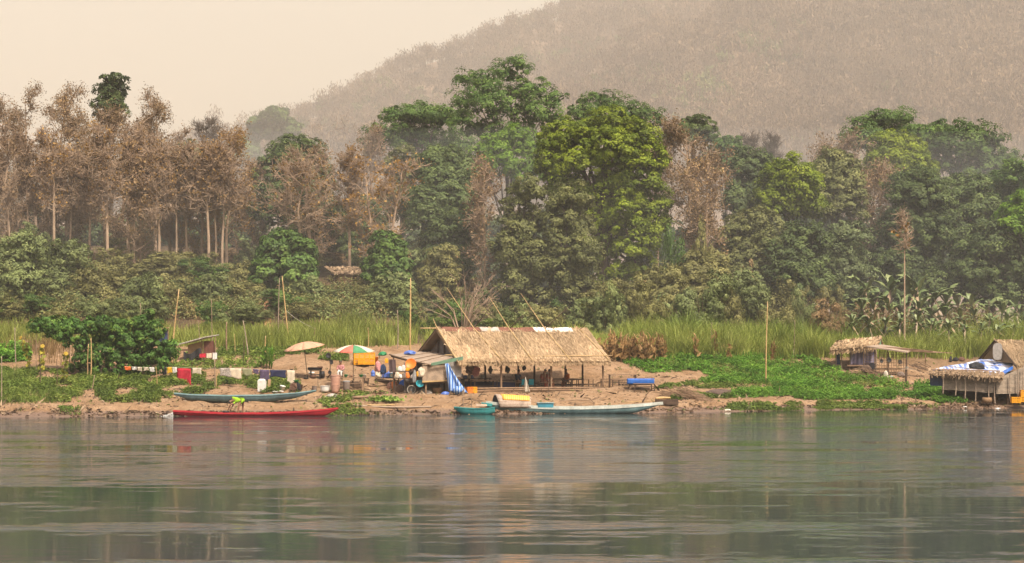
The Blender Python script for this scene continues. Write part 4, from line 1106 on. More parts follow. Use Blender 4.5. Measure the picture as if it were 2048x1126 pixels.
# banana plants at the right
def banana_parts(rng, h=4.6, nl=20):
    tb = NB()
    V, F = np_tube([[0, 0, -.3], [.05, 0, h * .3], [.1, 0, h * .62]], [.11, .09, .05], 7); tb.add(V, F)
    lb = NB()
    for i in range(nl):
        a = i * 2.4 + rng.random(); ln = h * (.30 + .20 * rng.random()); old = i % 3 == 2
        el = 1.5 - .75 * rng.random() if not old else -.4 - .5 * rng.random()
        z0_ = .28 + .34 * rng.random(); c = np.array([math.cos(a), math.sin(a), 0]); sd = np.array([-math.sin(a), math.cos(a), 0])
        rows = []
        for j in range(7):
            t = j / 6
            p = np.array([.08, 0, h * z0_]) + c * ln * (t * math.cos(el) + .1 * t) + np.array([0, 0, 1]) * ln * (t * math.sin(el) - .55 * t * t)
            w_ = .15 * math.sin(math.pi * min(1, t * .93 + .08)) ** .6 * (1 if not old else .55)
            rows += [p - sd * w_ - [0, 0, w_ * .35], p, p + sd * w_ - [0, 0, w_ * .35]]
        V = np.array(rows); F = np.array([[j * 3 + q, j * 3 + q + 1, j * 3 + q + 4, j * 3 + q + 3] for j in range(6) for q in range(2)])
        V = V + rng.normal(size=V.shape) * .03
        (lb).add(V, F, (.98 if old else .2 + .6 * rng.random()))
    return tb.mesh('stem', True), lb.mesh('leaves')
m_ban, nt, b, out = new_mat('banana_leaf')
at = nt.nodes.new('ShaderNodeAttribute'); at.attribute_name = 'tint'
col = ramp(nt, at.outputs['Fac'], [(.1, L(.065, .10, .03)), (.55, L(.12, .165, .052)), (.85, L(.20, .225, .085)), (.95, L(.26, .18, .105))])
nt.links.new(mixrgb(nt, 1.0, col, ramp(nt, noise(nt, coords(nt), 2.0, 3), [(.3, .6), (.7, 1.2)]), 'MULTIPLY'), b.inputs['Base Color'])
b.inputs['Roughness'].default_value = .5
rng = np.random.default_rng(19)
BAN = []
for i in range(4):
    ms, ml = banana_parts(rng); ms.materials.append(BARK['grey']); ml.materials.append(m_ban); BAN.append((ms, ml))
spots = [(1712, 520), (1735, 495), (1758, 510), (1785, 480), (1812, 500), (1838, 490), (1862, 515), (1890, 520), (1915, 535), (1945, 545), (1975, 540), (2005, 555), (2035, 550),
         (1725, 560), (1752, 545), (1780, 555), (1806, 540), (1835, 550), (1862, 560), (1890, 565), (1920, 580), (1950, 585), (1982, 590), (2014, 585), (2044, 590),
         (1705, 600), (1738, 595), (1770, 600), (1800, 592), (1832, 598), (1866, 600), (1898, 610), (1930, 612), (1962, 618), (1996, 612), (2030, 620)]
cnt = {}
for i, (px_, top) in enumerate(spots):
    row = 0 if i < 13 else 1 if i < 25 else 2
    Y = (197, 192, 187)[row] + R.uniform(-1.2, 1.2)
    k = Y / FPX; x = (px_ - 1024) * k; gz = GZ(x, Y)
    h = CAMH - (top - HZ) * k - gz
    cnt[row] = cnt.get(row, 0) + 1
    nth = ORD[cnt[row] - 1]
    root = empty('banana_plant', (x, Y, gz), f"ragged banana plant, {nth} in the {('back', 'middle', 'front')[row]} row of the grove", 'banana plant', 'banana plants at the right', R.random() * 6.28)
    s_ = h / 4.9; root.scale = (max(s_, .75), max(s_, .75), s_)
    for nm, me in zip(('stem', 'leaves'), BAN[i % 4]):
        o = bpy.data.objects.new(nm, me); COL.objects.link(o); o.parent = root
for (px_, top, wh) in ((775, 560, 'beside the tall bamboo pole left of the long hut'), (800, 590, 'at the foot of the tall bamboo pole left of the long hut'), (640, 555, 'left of the slope shack')):
    Y = 193; k = Y / FPX; x = (px_ - 1024) * k; gz = GZ(x, Y); h = CAMH - (top - HZ) * k - gz
    root = empty('banana_plant', (x, Y, gz), 'small banana plant ' + wh, 'banana plant', None, R.random() * 6)
    root.scale = (h / 4.9,) * 3
    for nm, me in zip(('stem', 'leaves'), BAN[1]):
        o = bpy.data.objects.new(nm, me); COL.objects.link(o); o.parent = root

# ------------------------------------------------------------------ garden plants on the left
def climber(name, blobs, Y, label, seed, mat='vine', leaf=.17):
    """leafy creeper grown over stakes; blobs in photo pixels (x, y, radius)"""
    rng = np.random.default_rng(seed); k = Y / FPX
    cx = sum(b[0] for b in blobs) / len(blobs); x = (cx - 1024) * k
    gz = GZ(x, Y)
    root = empty(name, (x, Y, gz), label, 'climbing plant')
    nb = NB()
    lob = [(((b[0] - cx) * k, rng.normal() * .35, CAMH - (b[1] - HZ) * k - gz), (b[2] * k, min(b[2] * k, 1.2), b[2] * k * .9)) for b in blobs]
    crown_leaves(nb, lob, rng, leaf, 1.7, .32, 34, .9, .3, -.95)
    link_mesh('foliage', nb.mesh('foliage'), LEAF[mat], root)
    st = NB()
    for l in lob[::3]:
        V, F = np_tube([[l[0][0], l[0][1], -.4], [l[0][0], l[0][1], max(.4, l[0][2])]], [.03, .02], 5); st.add(V, F)
    link_mesh('stake', st.mesh('stake', True), M['bamboo_grey'], root) 
    return root
climber('climbing_vine', [(75, 650, 14), (95, 645, 15), (118, 648, 15), (138, 655, 16), (160, 665, 17), (100, 660, 14), (150, 650, 13), (170, 690, 16), (165, 720, 14), (180, 650, 15), (205, 650, 18), (235, 655, 18), (265, 655, 18), (290, 650, 18), (310, 660, 17),
    (195, 675, 18), (225, 680, 20), (258, 682, 20), (288, 680, 20), (312, 690, 18), (205, 705, 17), (235, 710, 20), (265, 712, 20), (295, 712, 18), (318, 715, 14), (225, 728, 12), (255, 730, 14), (285, 732, 12), (288, 636, 9), (299, 628, 6), (150, 735, 10), (175, 738, 10), (200, 735, 13), (240, 742, 10), (268, 744, 10), (300, 738, 11), (185, 712, 14), (120, 672, 12), (140, 680, 12)], 157.5,
    'big dark green creeper smothering its stakes behind the washing line', 41)
climber('climbing_vine', [(338, 690, 10), (350, 698, 9), (333, 705, 10), (345, 715, 9), (333, 722, 10), (330, 735, 8)], 155, 'narrow creeper climbing a post between the big creeper and the plank shack', 42)
# sunflowers
def sunflower(px, top, base, label, lean):
    p = G(px, base); k = p.y / FPX; H = (base - top) * k
    root = empty('sunflower', p, label, 'sunflower', 'yellow sunflowers in the left garden')
    rng = np.random.default_rng(int(px))
    q = p + Vector((lean, -.05, H))
    st = MB().tube([p + Vector((0, 0, -.1)), p + Vector((lean * .2, 0, H * .5)), p + Vector((lean * .7, 0, H * .93)), q], [.03, .025, .02, .015], 6).build('stem', M['stalk'], root, smooth=True)
    hd = MB().lathe(q, [(0.0, -.02), (.12, -.02), (.17, .02), (.15, .04), (.0, .05)], 12, tilt=(1.2, 0, lean)); hd.build('flower_head', M['petal'], root)
    n = 26; z = H * (.2 + .75 * rng.random(n)); a = rng.random(n) * 6.28
    pos = np.stack([lean * z / H * .8 + np.cos(a) * .16, np.sin(a) * .16, z], 1)
    V, F = np_leaves(pos, unit(rng.normal(size=(n, 3)) + [0, -.6, .5]), np.full(n, .32), rng, 1.6)
    link_mesh('leaves', np_mesh('leaves', V, F, rng.random(n)), M['sunleaf'], root)
M['stalk'] = mat_plain('green_stalk', L(.16, .19, .05), None, .7, 8)
M['petal'] = mat_plain('yellow_petals', L(.42, .30, .03), L(.22, .13, .02), .8, 14)
M['sunleaf'] = mat_leaf('leaf_sunflower', L(.13, .15, .02), L(.27, .27, .035), L(.45, .38, .05), .3)
sunflower(62, 676, 745, 'tallest yellow sunflower, drooping to the left, in front of the dry reeds', -.75)
sunflower(82, 693, 752, 'middle yellow sunflower with a broad head', .12)
sunflower(128, 708, 770, 'small yellow sunflower right of the other two', .15)
# tall green maize by the washing line
def green_maize(px, top, base, label):
    p = G(px, base); k = p.y / FPX; H = (base - top) * k; rng = np.random.default_rng(int(px) + 3)
    root = empty('green_maize', p, label, 'maize plant', 'green maize plants behind the washing line')
    MB().tube([p, p + Vector((0, 0, H * .5)), p + Vector((.03, 0, H * .9))], [.035, .03, .012], 6).build('stem', M['stalk'], root, smooth=True)
    n = 26; z = H * (.1 + .8 * rng.random(n)); 
    V, F, t = np_blades(np.stack([rng.normal(size=n) * .03, rng.normal(size=n) * .03, z], 1), .6 + .35 * rng.random(n), np.full(n, .13), rng, .8)
    link_mesh('leaves', np_mesh('leaves', V, F, t), LEAF['bed'], root)
for i, (px_, tp, ln) in enumerate(((527, 702, 'left'), (533, 692, 'middle'), (539, 695, 'right'), (543, 703, 'last'))):
    green_maize(px_, tp, 738, ['leftmost of the tall green maize plants behind the washing line', 'tallest of the green maize plants behind the washing line', 'third of the green maize plants behind the washing line', 'rightmost of the tall green maize plants behind the washing line'][i])

# litter on the sand: dead leaves, twigs, clods and small tufts
rng = np.random.default_rng(91)
def litter(name, n, size, mat, label, asp, lo, hi, seed):
    rng = np.random.default_rng(seed)
    x = rng.uniform(-39, 46, n); sft = lo + (hi - lo) * rng.random(n) ** 1.3; y = shore(x) + sft
    k = vnoise(x * .7 + seed, y * .9) > .38; x, y = x[k], y[k]
    p = np.stack([x, y, ground(x, y) + .02], 1)
    V, F = np_leaves(p, unit(rng.normal(size=p.shape) * .5 + [0, -.3, 1]), size * (.4 + rng.random(len(p))), rng, asp)
    tag(link_mesh(name, np_mesh(name, V, F, rng.random(len(F))), mat), label, None, None, 'stuff')
m_lit = mat_leaf('dead_litter', L(.045, .028, .018), L(.12, .075, .045), L(.30, .22, .14), 0, .9)
litter('litter', 5200, .16, m_lit, 'dead leaves and crumbs of earth on the sand', 2.0, .4, 20, 5)
litter('twigs', 1500, .40, m_lit, 'small dry twigs on the sand', 9.0, .8, 16, 6)
weeds('weeds', [[(-20, 832), (700, 834), (1400, 826), (2040, 815), (2040, 700), (1300, 700), (640, 730), (-20, 790)]], 700, .16, .09, LEAF['weed'], 'scattered small weeds on the sand', 39, (22, 9, 8, .55), 7, .12)
weeds('mud_clods', [[(-20, 834), (700, 835), (1400, 827), (2040, 817), (2040, 806), (1400, 814), (700, 824), (-20, 822)]], 1500, .07, .16, m_lit, 'dark crumbling lip of the bank above the water', 40, (40, 4, 5, .50), 5, .14)

# ------------------------------------------------------------------ materials of the things
def mp(name, c, rough=.6, scale=5, c2=None, **kw):
    M[name] = mat_plain(name, c, c2, rough, scale, **kw)
mp('red_paint', L(.36, .010, .022), .55, 3, L(.25, .009, .018), spec=.3)
mp('red_rail', L(.46, .022, .035), .55, 3, L(.34, .016, .026), spec=.3)
mp('blue_grey_paint', L(.12, .215, .25), .6, 1.6, L(.065, .11, .125))
mp('pale_blue_paint', L(.25, .40, .42), .6, 1.6, L(.12, .21, .22))
mp('white_paint', L(.60, .64, .59), .6, 1.6, L(.33, .34, .30))
mp('teal_paint', L(.045, .30, .30), .6, 1.6, L(.025, .16, .165))
mp('boat_inside', L(.22, .19, .15), .8, 4)
mp('cloth_red', L(.50, .020, .045), .9, 4); mp('cloth_orange', L(.75, .16, .03), .9, 4); mp('cloth_yellow', L(.75, .42, .02), .9, 4)
mp('cloth_white', L(.66, .64, .60), .9, 4, L(.50, .48, .45)); mp('cloth_cream', L(.58, .50, .38), .9, 4, L(.44, .37, .28)); mp('cloth_grey', L(.40, .36, .32), .9, 14, L(.22, .19, .17), contrast=(.42, .58))
mp('cloth_olive', L(.26, .26, .15), .9, 4); mp('cloth_purple', L(.10, .07, .13), .9, 5); mp('cloth_navy', L(.020, .024, .07), .9, 5); mp('cloth_black', L(.016, .016, .022), .9, 5)
mp('cloth_brown', L(.14, .075, .05), .9, 5); mp('cloth_pink', L(.52, .25, .24), .9, 9, L(.38, .15, .16)); mp('cloth_green', L(.30, .52, .02), .9, 5, L(.22, .40, .015))
mp('robe_orange', L(.90, .24, .03), .9, 4); mp('robe_maroon', L(.42, .085, .045), .9, 4); mp('cloth_dark_blue', L(.020, .045, .11), .9, 5)
mp('skin', L(.26, .135, .080), .6, 6, L(.22, .11, .065), bmp=0); mp('hair', L(.012, .010, .010), .6, 20)
mp('tarp_blue', L(.02, .13, .48), .55, 4, L(.015, .08, .32)); mp('tarp_navy', L(.035, .06, .13), .7, 4); mp('net_black', L(.035, .035, .04), .9, 6)
mp('plastic_yellow', L(.78, .36, .012), .45, 4, L(.65, .27, .01)); mp('plastic_orange', L(.80, .22, .025), .45, 4); mp('plastic_green', L(.03, .26, .10), .45, 4); mp('plastic_lime', L(.16, .55, .05), .45, 4)
mp('plastic_blue', L(.10, .19, .55), .4, 4, L(.07, .13, .42)); mp('plastic_teal', L(.02, .26, .32), .45, 4); mp('plastic_white', L(.72, .71, .68), .45, 4, L(.55, .54, .50)); mp('plastic_red', L(.50, .05, .03), .5, 4)
mp('terracotta', L(.42, .24, .175), .8, 4, L(.33, .18, .13)); mp('clay_grey', L(.22, .165, .135), .8, 4); mp('metal_black', L(.015, .015, .017), .5, 8); mp('metal_grey', L(.32, .32, .32), .5, 8)
mp('sheet_rust', L(.20, .085, .055), .85, 3); mp('sheet_grey', L(.44, .40, .36), .7, 3, L(.30, .27, .24)); mp('board_tan', L(.44, .29, .16), .85, 3); mp('board_brown', L(.13, .05, .035), .85, 3, stretch=(4, 4, .4)); mp('board_green', L(.17, .30, .20), .8, 3)
mp('straw_dark', L(.26, .16, .08), .95, 8); mp('ash', L(.11, .075, .06), .95, 9); mp('umbrella_peach', L(.56, .31, .20), .85, 3, L(.46, .25, .16)); mp('umbrella_red', L(.60, .16, .11), .85, 3); mp('umbrella_white', L(.72, .64, .50), .85, 3); mp('umbrella_green', L(.08, .28, .13), .85, 3)
mp('rag_white', L(.62, .55, .45), .9, 6); mp('basket', L(.30, .19, .10), .85, 30, L(.16, .09, .05)); mp('sack_brown', L(.17, .095, .065), .9, 9); mp('lettuce', L(.22, .42, .05), .7, 12, L(.10, .24, .03))
mp('foam', L(.80, .80, .78), .6, 9)
mp('concrete_grey', L(.34, .31, .28), .85, 5)
THATCH = mat_leaf('thatch_straw', L(.21, .140, .080), L(.36, .255, .150), L(.50, .38, .245), .12, .85)
THATCH_OLD = mat_leaf('thatch_old', L(.18, .12, .075), L(.30, .21, .13), L(.42, .31, .20), .12, .85)

def mat_weave(name, c1, c2, sx, sz, rough=.85, which='Object'):
    """split bamboo weave or slats: bands across the panel"""
    m, nt, b, out = new_mat(name)
    w = nt.nodes.new('ShaderNodeTexWave'); w.wave_type = 'BANDS'; w.bands_direction = 'Z'
    w.inputs['Scale'].default_value = sz; w.inputs['Distortion'].default_value = 2.2; w.inputs['Detail'].default_value = 2; w.inputs['Detail Scale'].default_value = sx
    nt.links.new(coords(nt), w.inputs['Vector'])
    k = ramp(nt, w.outputs['Fac'], [(.1, 0.0), (.45, 1.0)])
    col = mixrgb(nt, k, c2, c1)
    col = mixrgb(nt, 1.0, col, ramp(nt, noise(nt, coords(nt), 2.5, 4), [(.3, .65), (.7, 1.15)]), 'MULTIPLY')
    nt.links.new(col, b.inputs['Base Color']); b.inputs['Roughness'].default_value = rough
    bump(nt, b, w.outputs['Fac'], .5, .02)
    return m
M['weave'] = mat_weave('woven_bamboo', L(.38, .285, .20), L(.12, .08, .055), 3, 5)
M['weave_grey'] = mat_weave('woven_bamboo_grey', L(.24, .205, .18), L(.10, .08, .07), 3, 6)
M['weave_pale'] = mat_weave('woven_bamboo_pale', L(.36, .29, .22), L(.09, .065, .045), 1.5, 3.2)
M['mat_check'] = mat_weave('checked_mat', L(.46, .36, .28), L(.17, .10, .07), 6, 3)

def mat_stripes(name, stops, scale, rot=(0, 0, 0), rough=.6):
    m, nt, b, out = new_mat(name)
    w = nt.nodes.new('ShaderNodeTexWave'); w.wave_type = 'BANDS'; w.bands_direction = 'X'
    w.inputs['Scale'].default_value = scale; w.inputs['Distortion'].default_value = .5; w.inputs['Detail'].default_value = 2; w.inputs['Detail Scale'].default_value = 1.2
    nt.links.new(coords(nt, (1, 1, 1), 'Object', rot), w.inputs['Vector'])
    col = ramp(nt, w.outputs['Fac'], stops)
    col = mixrgb(nt, 1.0, col, ramp(nt, noise(nt, coords(nt), 3, 4), [(.3, .7), (.7, 1.1)]), 'MULTIPLY')
    nt.links.new(col, b.inputs['Base Color']); b.inputs['Roughness'].default_value = rough
    return m
M['tarp_striped'] = mat_stripes('striped_tarp', [(.30, L(.06, .14, .44)), (.50, L(.34, .40, .60)), (.72, L(.58, .60, .68)), (.90, L(.46, .50, .62))], .62)
M['tarp_mixed'] = mat_plain('crumpled_blue_tarp', L(.50, .53, .62), L(.05, .13, .42), .6, 1.5, (2.6, .35, 1), .3, .5, (.40, .56), .04)
M['tarp_faded'] = mat_stripes('faded_blue_tarp', [(.2, L(.025, .10, .36)), (.55, L(.06, .22, .55)), (.8, L(.34, .44, .58))], 1.6)
M['tarp_mauve'] = mat_stripes('faded_mauve_tarp', [(.2, L(.10, .095, .17)), (.55, L(.17, .155, .25)), (.85, L(.26, .23, .33))], .9)

# ------------------------------------------------------------------ boats
def boat(name, label, Y, line, keel, beam, hullmat, railmat, inmat, seats=(), blunt=(.25, .02), tilt=0.0, rail=.07, lowmat=None):
    """line: gunwale as photo pixels from end to end; keel: pixel rows of the bottom at the same places"""
    g = [P(a, b, Y) for a, b in line]
    kz = [P(line[i][0], keel[i], Y).z for i in range(len(line))]
    c = (g[0] + g[-1]) / 2
    root = empty(name, (c.x, Y, min(kz)), label, 'boat')
    NS = 40; xs_ = [p.x for p in g]; zs_ = [p.z for p in g]
    out_, inn = [], []
    rows = []
    for i in range(NS + 1):
        t = i / NS; x = xs_[0] + (xs_[-1] - xs_[0]) * t
        zg = float(np.interp(x, xs_, zs_)); zk = float(np.interp(x, xs_, kz))
        e = math.sin(math.pi * min(1, max(0, t))) 
        f = min(1, (t / .30)) if t < .5 else min(1, (1 - t) / .36)
        w_ = beam / 2 * (blunt[0] + (1 - blunt[0]) * math.sin(f * math.pi / 2)) if t < .5 else beam / 2 * (blunt[1] + (1 - blunt[1]) * math.sin(f * math.pi / 2))
        rows.append((x, zg, zk, w_))
    def ring(x, zg, zk, w_, o):
        h = zg - zk
        pr = [(1, 1), (.93, .62), (.78, .25), (.45, .03), (0, 0)]
        pts = []
        for sx, sz in pr: pts.append((x, Y - max(.004, w_ * sx - o), zk + o + (h - o) * sz))
        for sx, sz in pr[-2::-1]: pts.append((x, Y + max(.004, w_ * sx - o), zk + o + (h - o) * sz))
        return pts
    mb = MB(); ib = MB()
    n = 9
    for B, o in ((mb, 0), (ib, .05)):
        vs = []
        for r_ in rows: vs += ring(*r_, o)
        fs = [(i * n + k, (i + 1) * n + k, (i + 1) * n + k + 1, i * n + k + 1) for i in range(NS) for k in range(n - 1)]
        if o: fs = [f[::-1] for f in fs]
        else: fs += [tuple(range(n)), tuple(NS * n + k for k in range(n - 1, -1, -1))]
        B.add(vs, fs)
    mb.build('hull', [M[hullmat]], root, smooth=True)
    ib.build('lining', M[inmat], root, smooth=True)
    for s in (-1, 1):
        rb = MB()
        pts = [Vector((x, Y + s * (w_ - .012), zg + .012)) for (x, zg, zk, w_) in rows]
        for a, b in zip(pts, pts[1:]): rb.bar(a, b, .07, rail)
        rb.build('gunwale', M[railmat], root)
    for t in seats:
        x, zg, zk, w_ = rows[int(t * NS)]
        MB().box((x, Y, zg - .07), (.24, 2 * w_ - .06, .035)).build('seat', M['wood'], root)
    return root, rows

boat('longboat', 'long narrow bright red boat floating at the water edge', 141.7, [(347, 822), (375, 823.5), (440, 826.5), (520, 827), (590, 824.5), (650, 819.5), (676, 816.5)], [829, 834.5, 835.5, 835.5, 835.2, 832.5, 818.5], 1.05, 'red_paint', 'red_rail', 'boat_inside', (.2, .36, .7, .82), (.45, .03), rail=.10)
bb = G(500, 803)
boat('longboat', 'long blue grey boat lying on the sand above the red boat', bb.y + .5, [(348, 786.5), (380, 789.5), (450, 791.5), (530, 790.5), (590, 786.5), (632, 781)], [790, 800, 805, 804.5, 797, 783], 1.15, 'blue_grey_paint', 'pale_blue_paint', 'blue_grey_paint', (.25, .5, .75), (.06, .03))
wb, wrows = boat('longboat', 'long pale blue and white boat with a woven hood, moored below the hut', 147.4, [(972, 805.5), (1000, 808), (1050, 813), (1100, 815.5), (1160, 815.8), (1220, 814.3), (1270, 811.5), (1326, 806.5)], [811, 821, 828.5, 829.5, 829.5, 829, 826, 808], 1.25, 'pale_blue_paint', 'white_paint', 'boat_inside', (.45, .6, .75), (.34, .03), rail=.20)
boat('small_boat', 'small teal boat tied beside the stern of the white boat', 145.6, [(908, 814), (925, 816), (950, 817.5), (975, 817), (990, 815)], [818, 830, 832, 831, 825], .95, 'teal_paint', 'teal_paint', 'boat_inside', (.4, .7), (.45, .3), rail=.05)
# woven hood of the white boat, its yellow cloth and dark mouth, the blue box, the pole
hx0, hx1 = P(992, 0, 147.4).x, P(1062, 0, 147.4).x; hzb = P(0, 815, 147.4).z; hr = .62; hh = P(0, 789, 147.4).z - hzb
def hood(u, v, r=1.0, z=0):
    a = math.pi * v
    return (hx0 + (hx1 - hx0) * u - .10 * math.sin(a) * (1 - u) + (.30 - .55 * v) * (1 - u), 147.4 - math.cos(a) * hr * r, hzb + math.sin(a) * hh * r * (1 - .18 * u) + z)
MB().sheet(hood, 8, 14, .04).build('hood', M['mat_check'], wb, smooth=True)
for hbk in wb.children:
    if hbk.name.startswith('hood'): hood_o = hbk
MB().sheet(lambda u, v: hood(.16 + .80 * u, .20 + .52 * v, 1.05, .012), 8, 10, .03).build('hood_cloth', mat_stripes('striped_yellow_cloth', [(.3, L(.80, .36, .03)), (.5, L(.78, .52, .22)), (.75, L(.80, .30, .02))], 1.1, (1.2, 0, 0)), wb, smooth=True)
MB().sheet(lambda u, v: (hx0 + .02 - .1 * math.sin(math.pi * u) * v + .025 - .275 * -math.cos(math.pi * u) * v, 147.4 - math.cos(math.pi * u) * hr * .94 * v, hzb + .02 + math.sin(math.pi * u) * hh * .92 * v), 12, 3, .02).build('hood_mouth_shade', M['cloth_black'], wb)  # black sheet standing in for the shade inside the hood's open mouth
bx = P(1091, 811, 147.0)
t = empty('crate', bx - Vector((0, 0, .18)), 'flat blue box with pale lid in the middle of the white boat', 'box')
MB().box(bx + Vector((0, .1, .0)), (1.12, .7, .30)).build('body', mat_weave('blue_slats', L(.05, .27, .36), L(.02, .12, .18), 2, 7), t, bevel=.02)
MB().box(bx + Vector((0, .1, .18)), (1.2, .78, .045)).build('lid', M['pale_blue_paint'], t, bevel=.01)
tag(MB().pole(P(1062, 812.5, 147.2), P(1108, 799, 147.2), .022, .015, bend=.04).build('bamboo_pole', M['bamboo'], loc=P(1062, 812.5, 147.2)), 'thin pole sticking up obliquely beside the blue box in the boat', 'pole')
tag(MB().box(P(974, 809, 146.9), (.75, .30, .22), (0, .12, 0)).box(P(968, 806.5, 146.9), (.40, .32, .10), (0, .12, 0)).build('engine_box', M['teal_paint'], loc=P(974, 812, 146.9), bevel=.02), 'teal stern box at the left end of the white boat', 'box')
tag(MB().sheet(lambda u, v: P(952 + 22 * u, 812.5 - 5 * math.sin(math.pi * v) * (1 - .3 * u), 145.3 + .8 * v), 5, 8, .03).build('boat_cover', M['weave'], loc=P(960, 815, 145.6)), 'small curved mat lying in the teal boat', 'mat')
for (a, b, lab) in (((925, 776), (925.5, 813), 'thin mooring stake standing by the teal boat'), ((942, 784), (943, 812), 'short mooring stake between the teal and white boats')):
    q0 = P(*b, 146.6); q1 = P(*a, 146.6)
    tag(MB().pole(q0 - Vector((0, 0, .5)), q1, .025, .02, bend=.03).build('stake', M['bamboo_grey'], loc=q0), lab, 'stake', 'mooring stakes')
# splash behind the red boat
sp = MB(); rs = random.Random(4)
for i in range(420):
    u = rs.random(); x = 346 - 30 * u ** 1.6; hgt = 10 * (1 - u) * rs.random() ** 1.6
    sp.ell(P(x, 833.3 - hgt, 141.6 + rs.uniform(-.3, .3)), rs.uniform(.008, .026), 5, 4)
tag(sp.build('water_splash', M['foam'], loc=P(336, 833, 141.6)), 'white splash of water behind the red boat', None, None, 'stuff')

# ------------------------------------------------------------------ people
def skin_mesh(name, verts, edges, radii, mats, parent, sub=1):
    off = world_off(parent)
    me = bpy.data.meshes.new(name + '_cage')
    me.from_pydata([tuple(v - off) for v in verts], edges, [])
    o = bpy.data.objects.new(name + '_cage', me); COL.objects.link(o)
    o.modifiers.new('skin', 'SKIN'); s_ = o.modifiers.new('sub', 'SUBSURF'); s_.levels = sub; s_.render_levels = sub
    for i, r_ in enumerate(radii):
        sv = me.skin_vertices[0].data[i]; sv.radius = (r_, r_); sv.use_root = (i == 0)
    bpy.context.view_layer.update()
    dg = bpy.context.evaluated_depsgraph_get()
    m2 = bpy.data.meshes.new_from_object(o.evaluated_get(dg)); m2.name = name
    bpy.data.objects.remove(o); bpy.data.meshes.remove(me)
    for p_ in m2.polygons: p_.use_smooth = True
    m2.materials.clear()
    return link_mesh(name, m2, mats, parent)

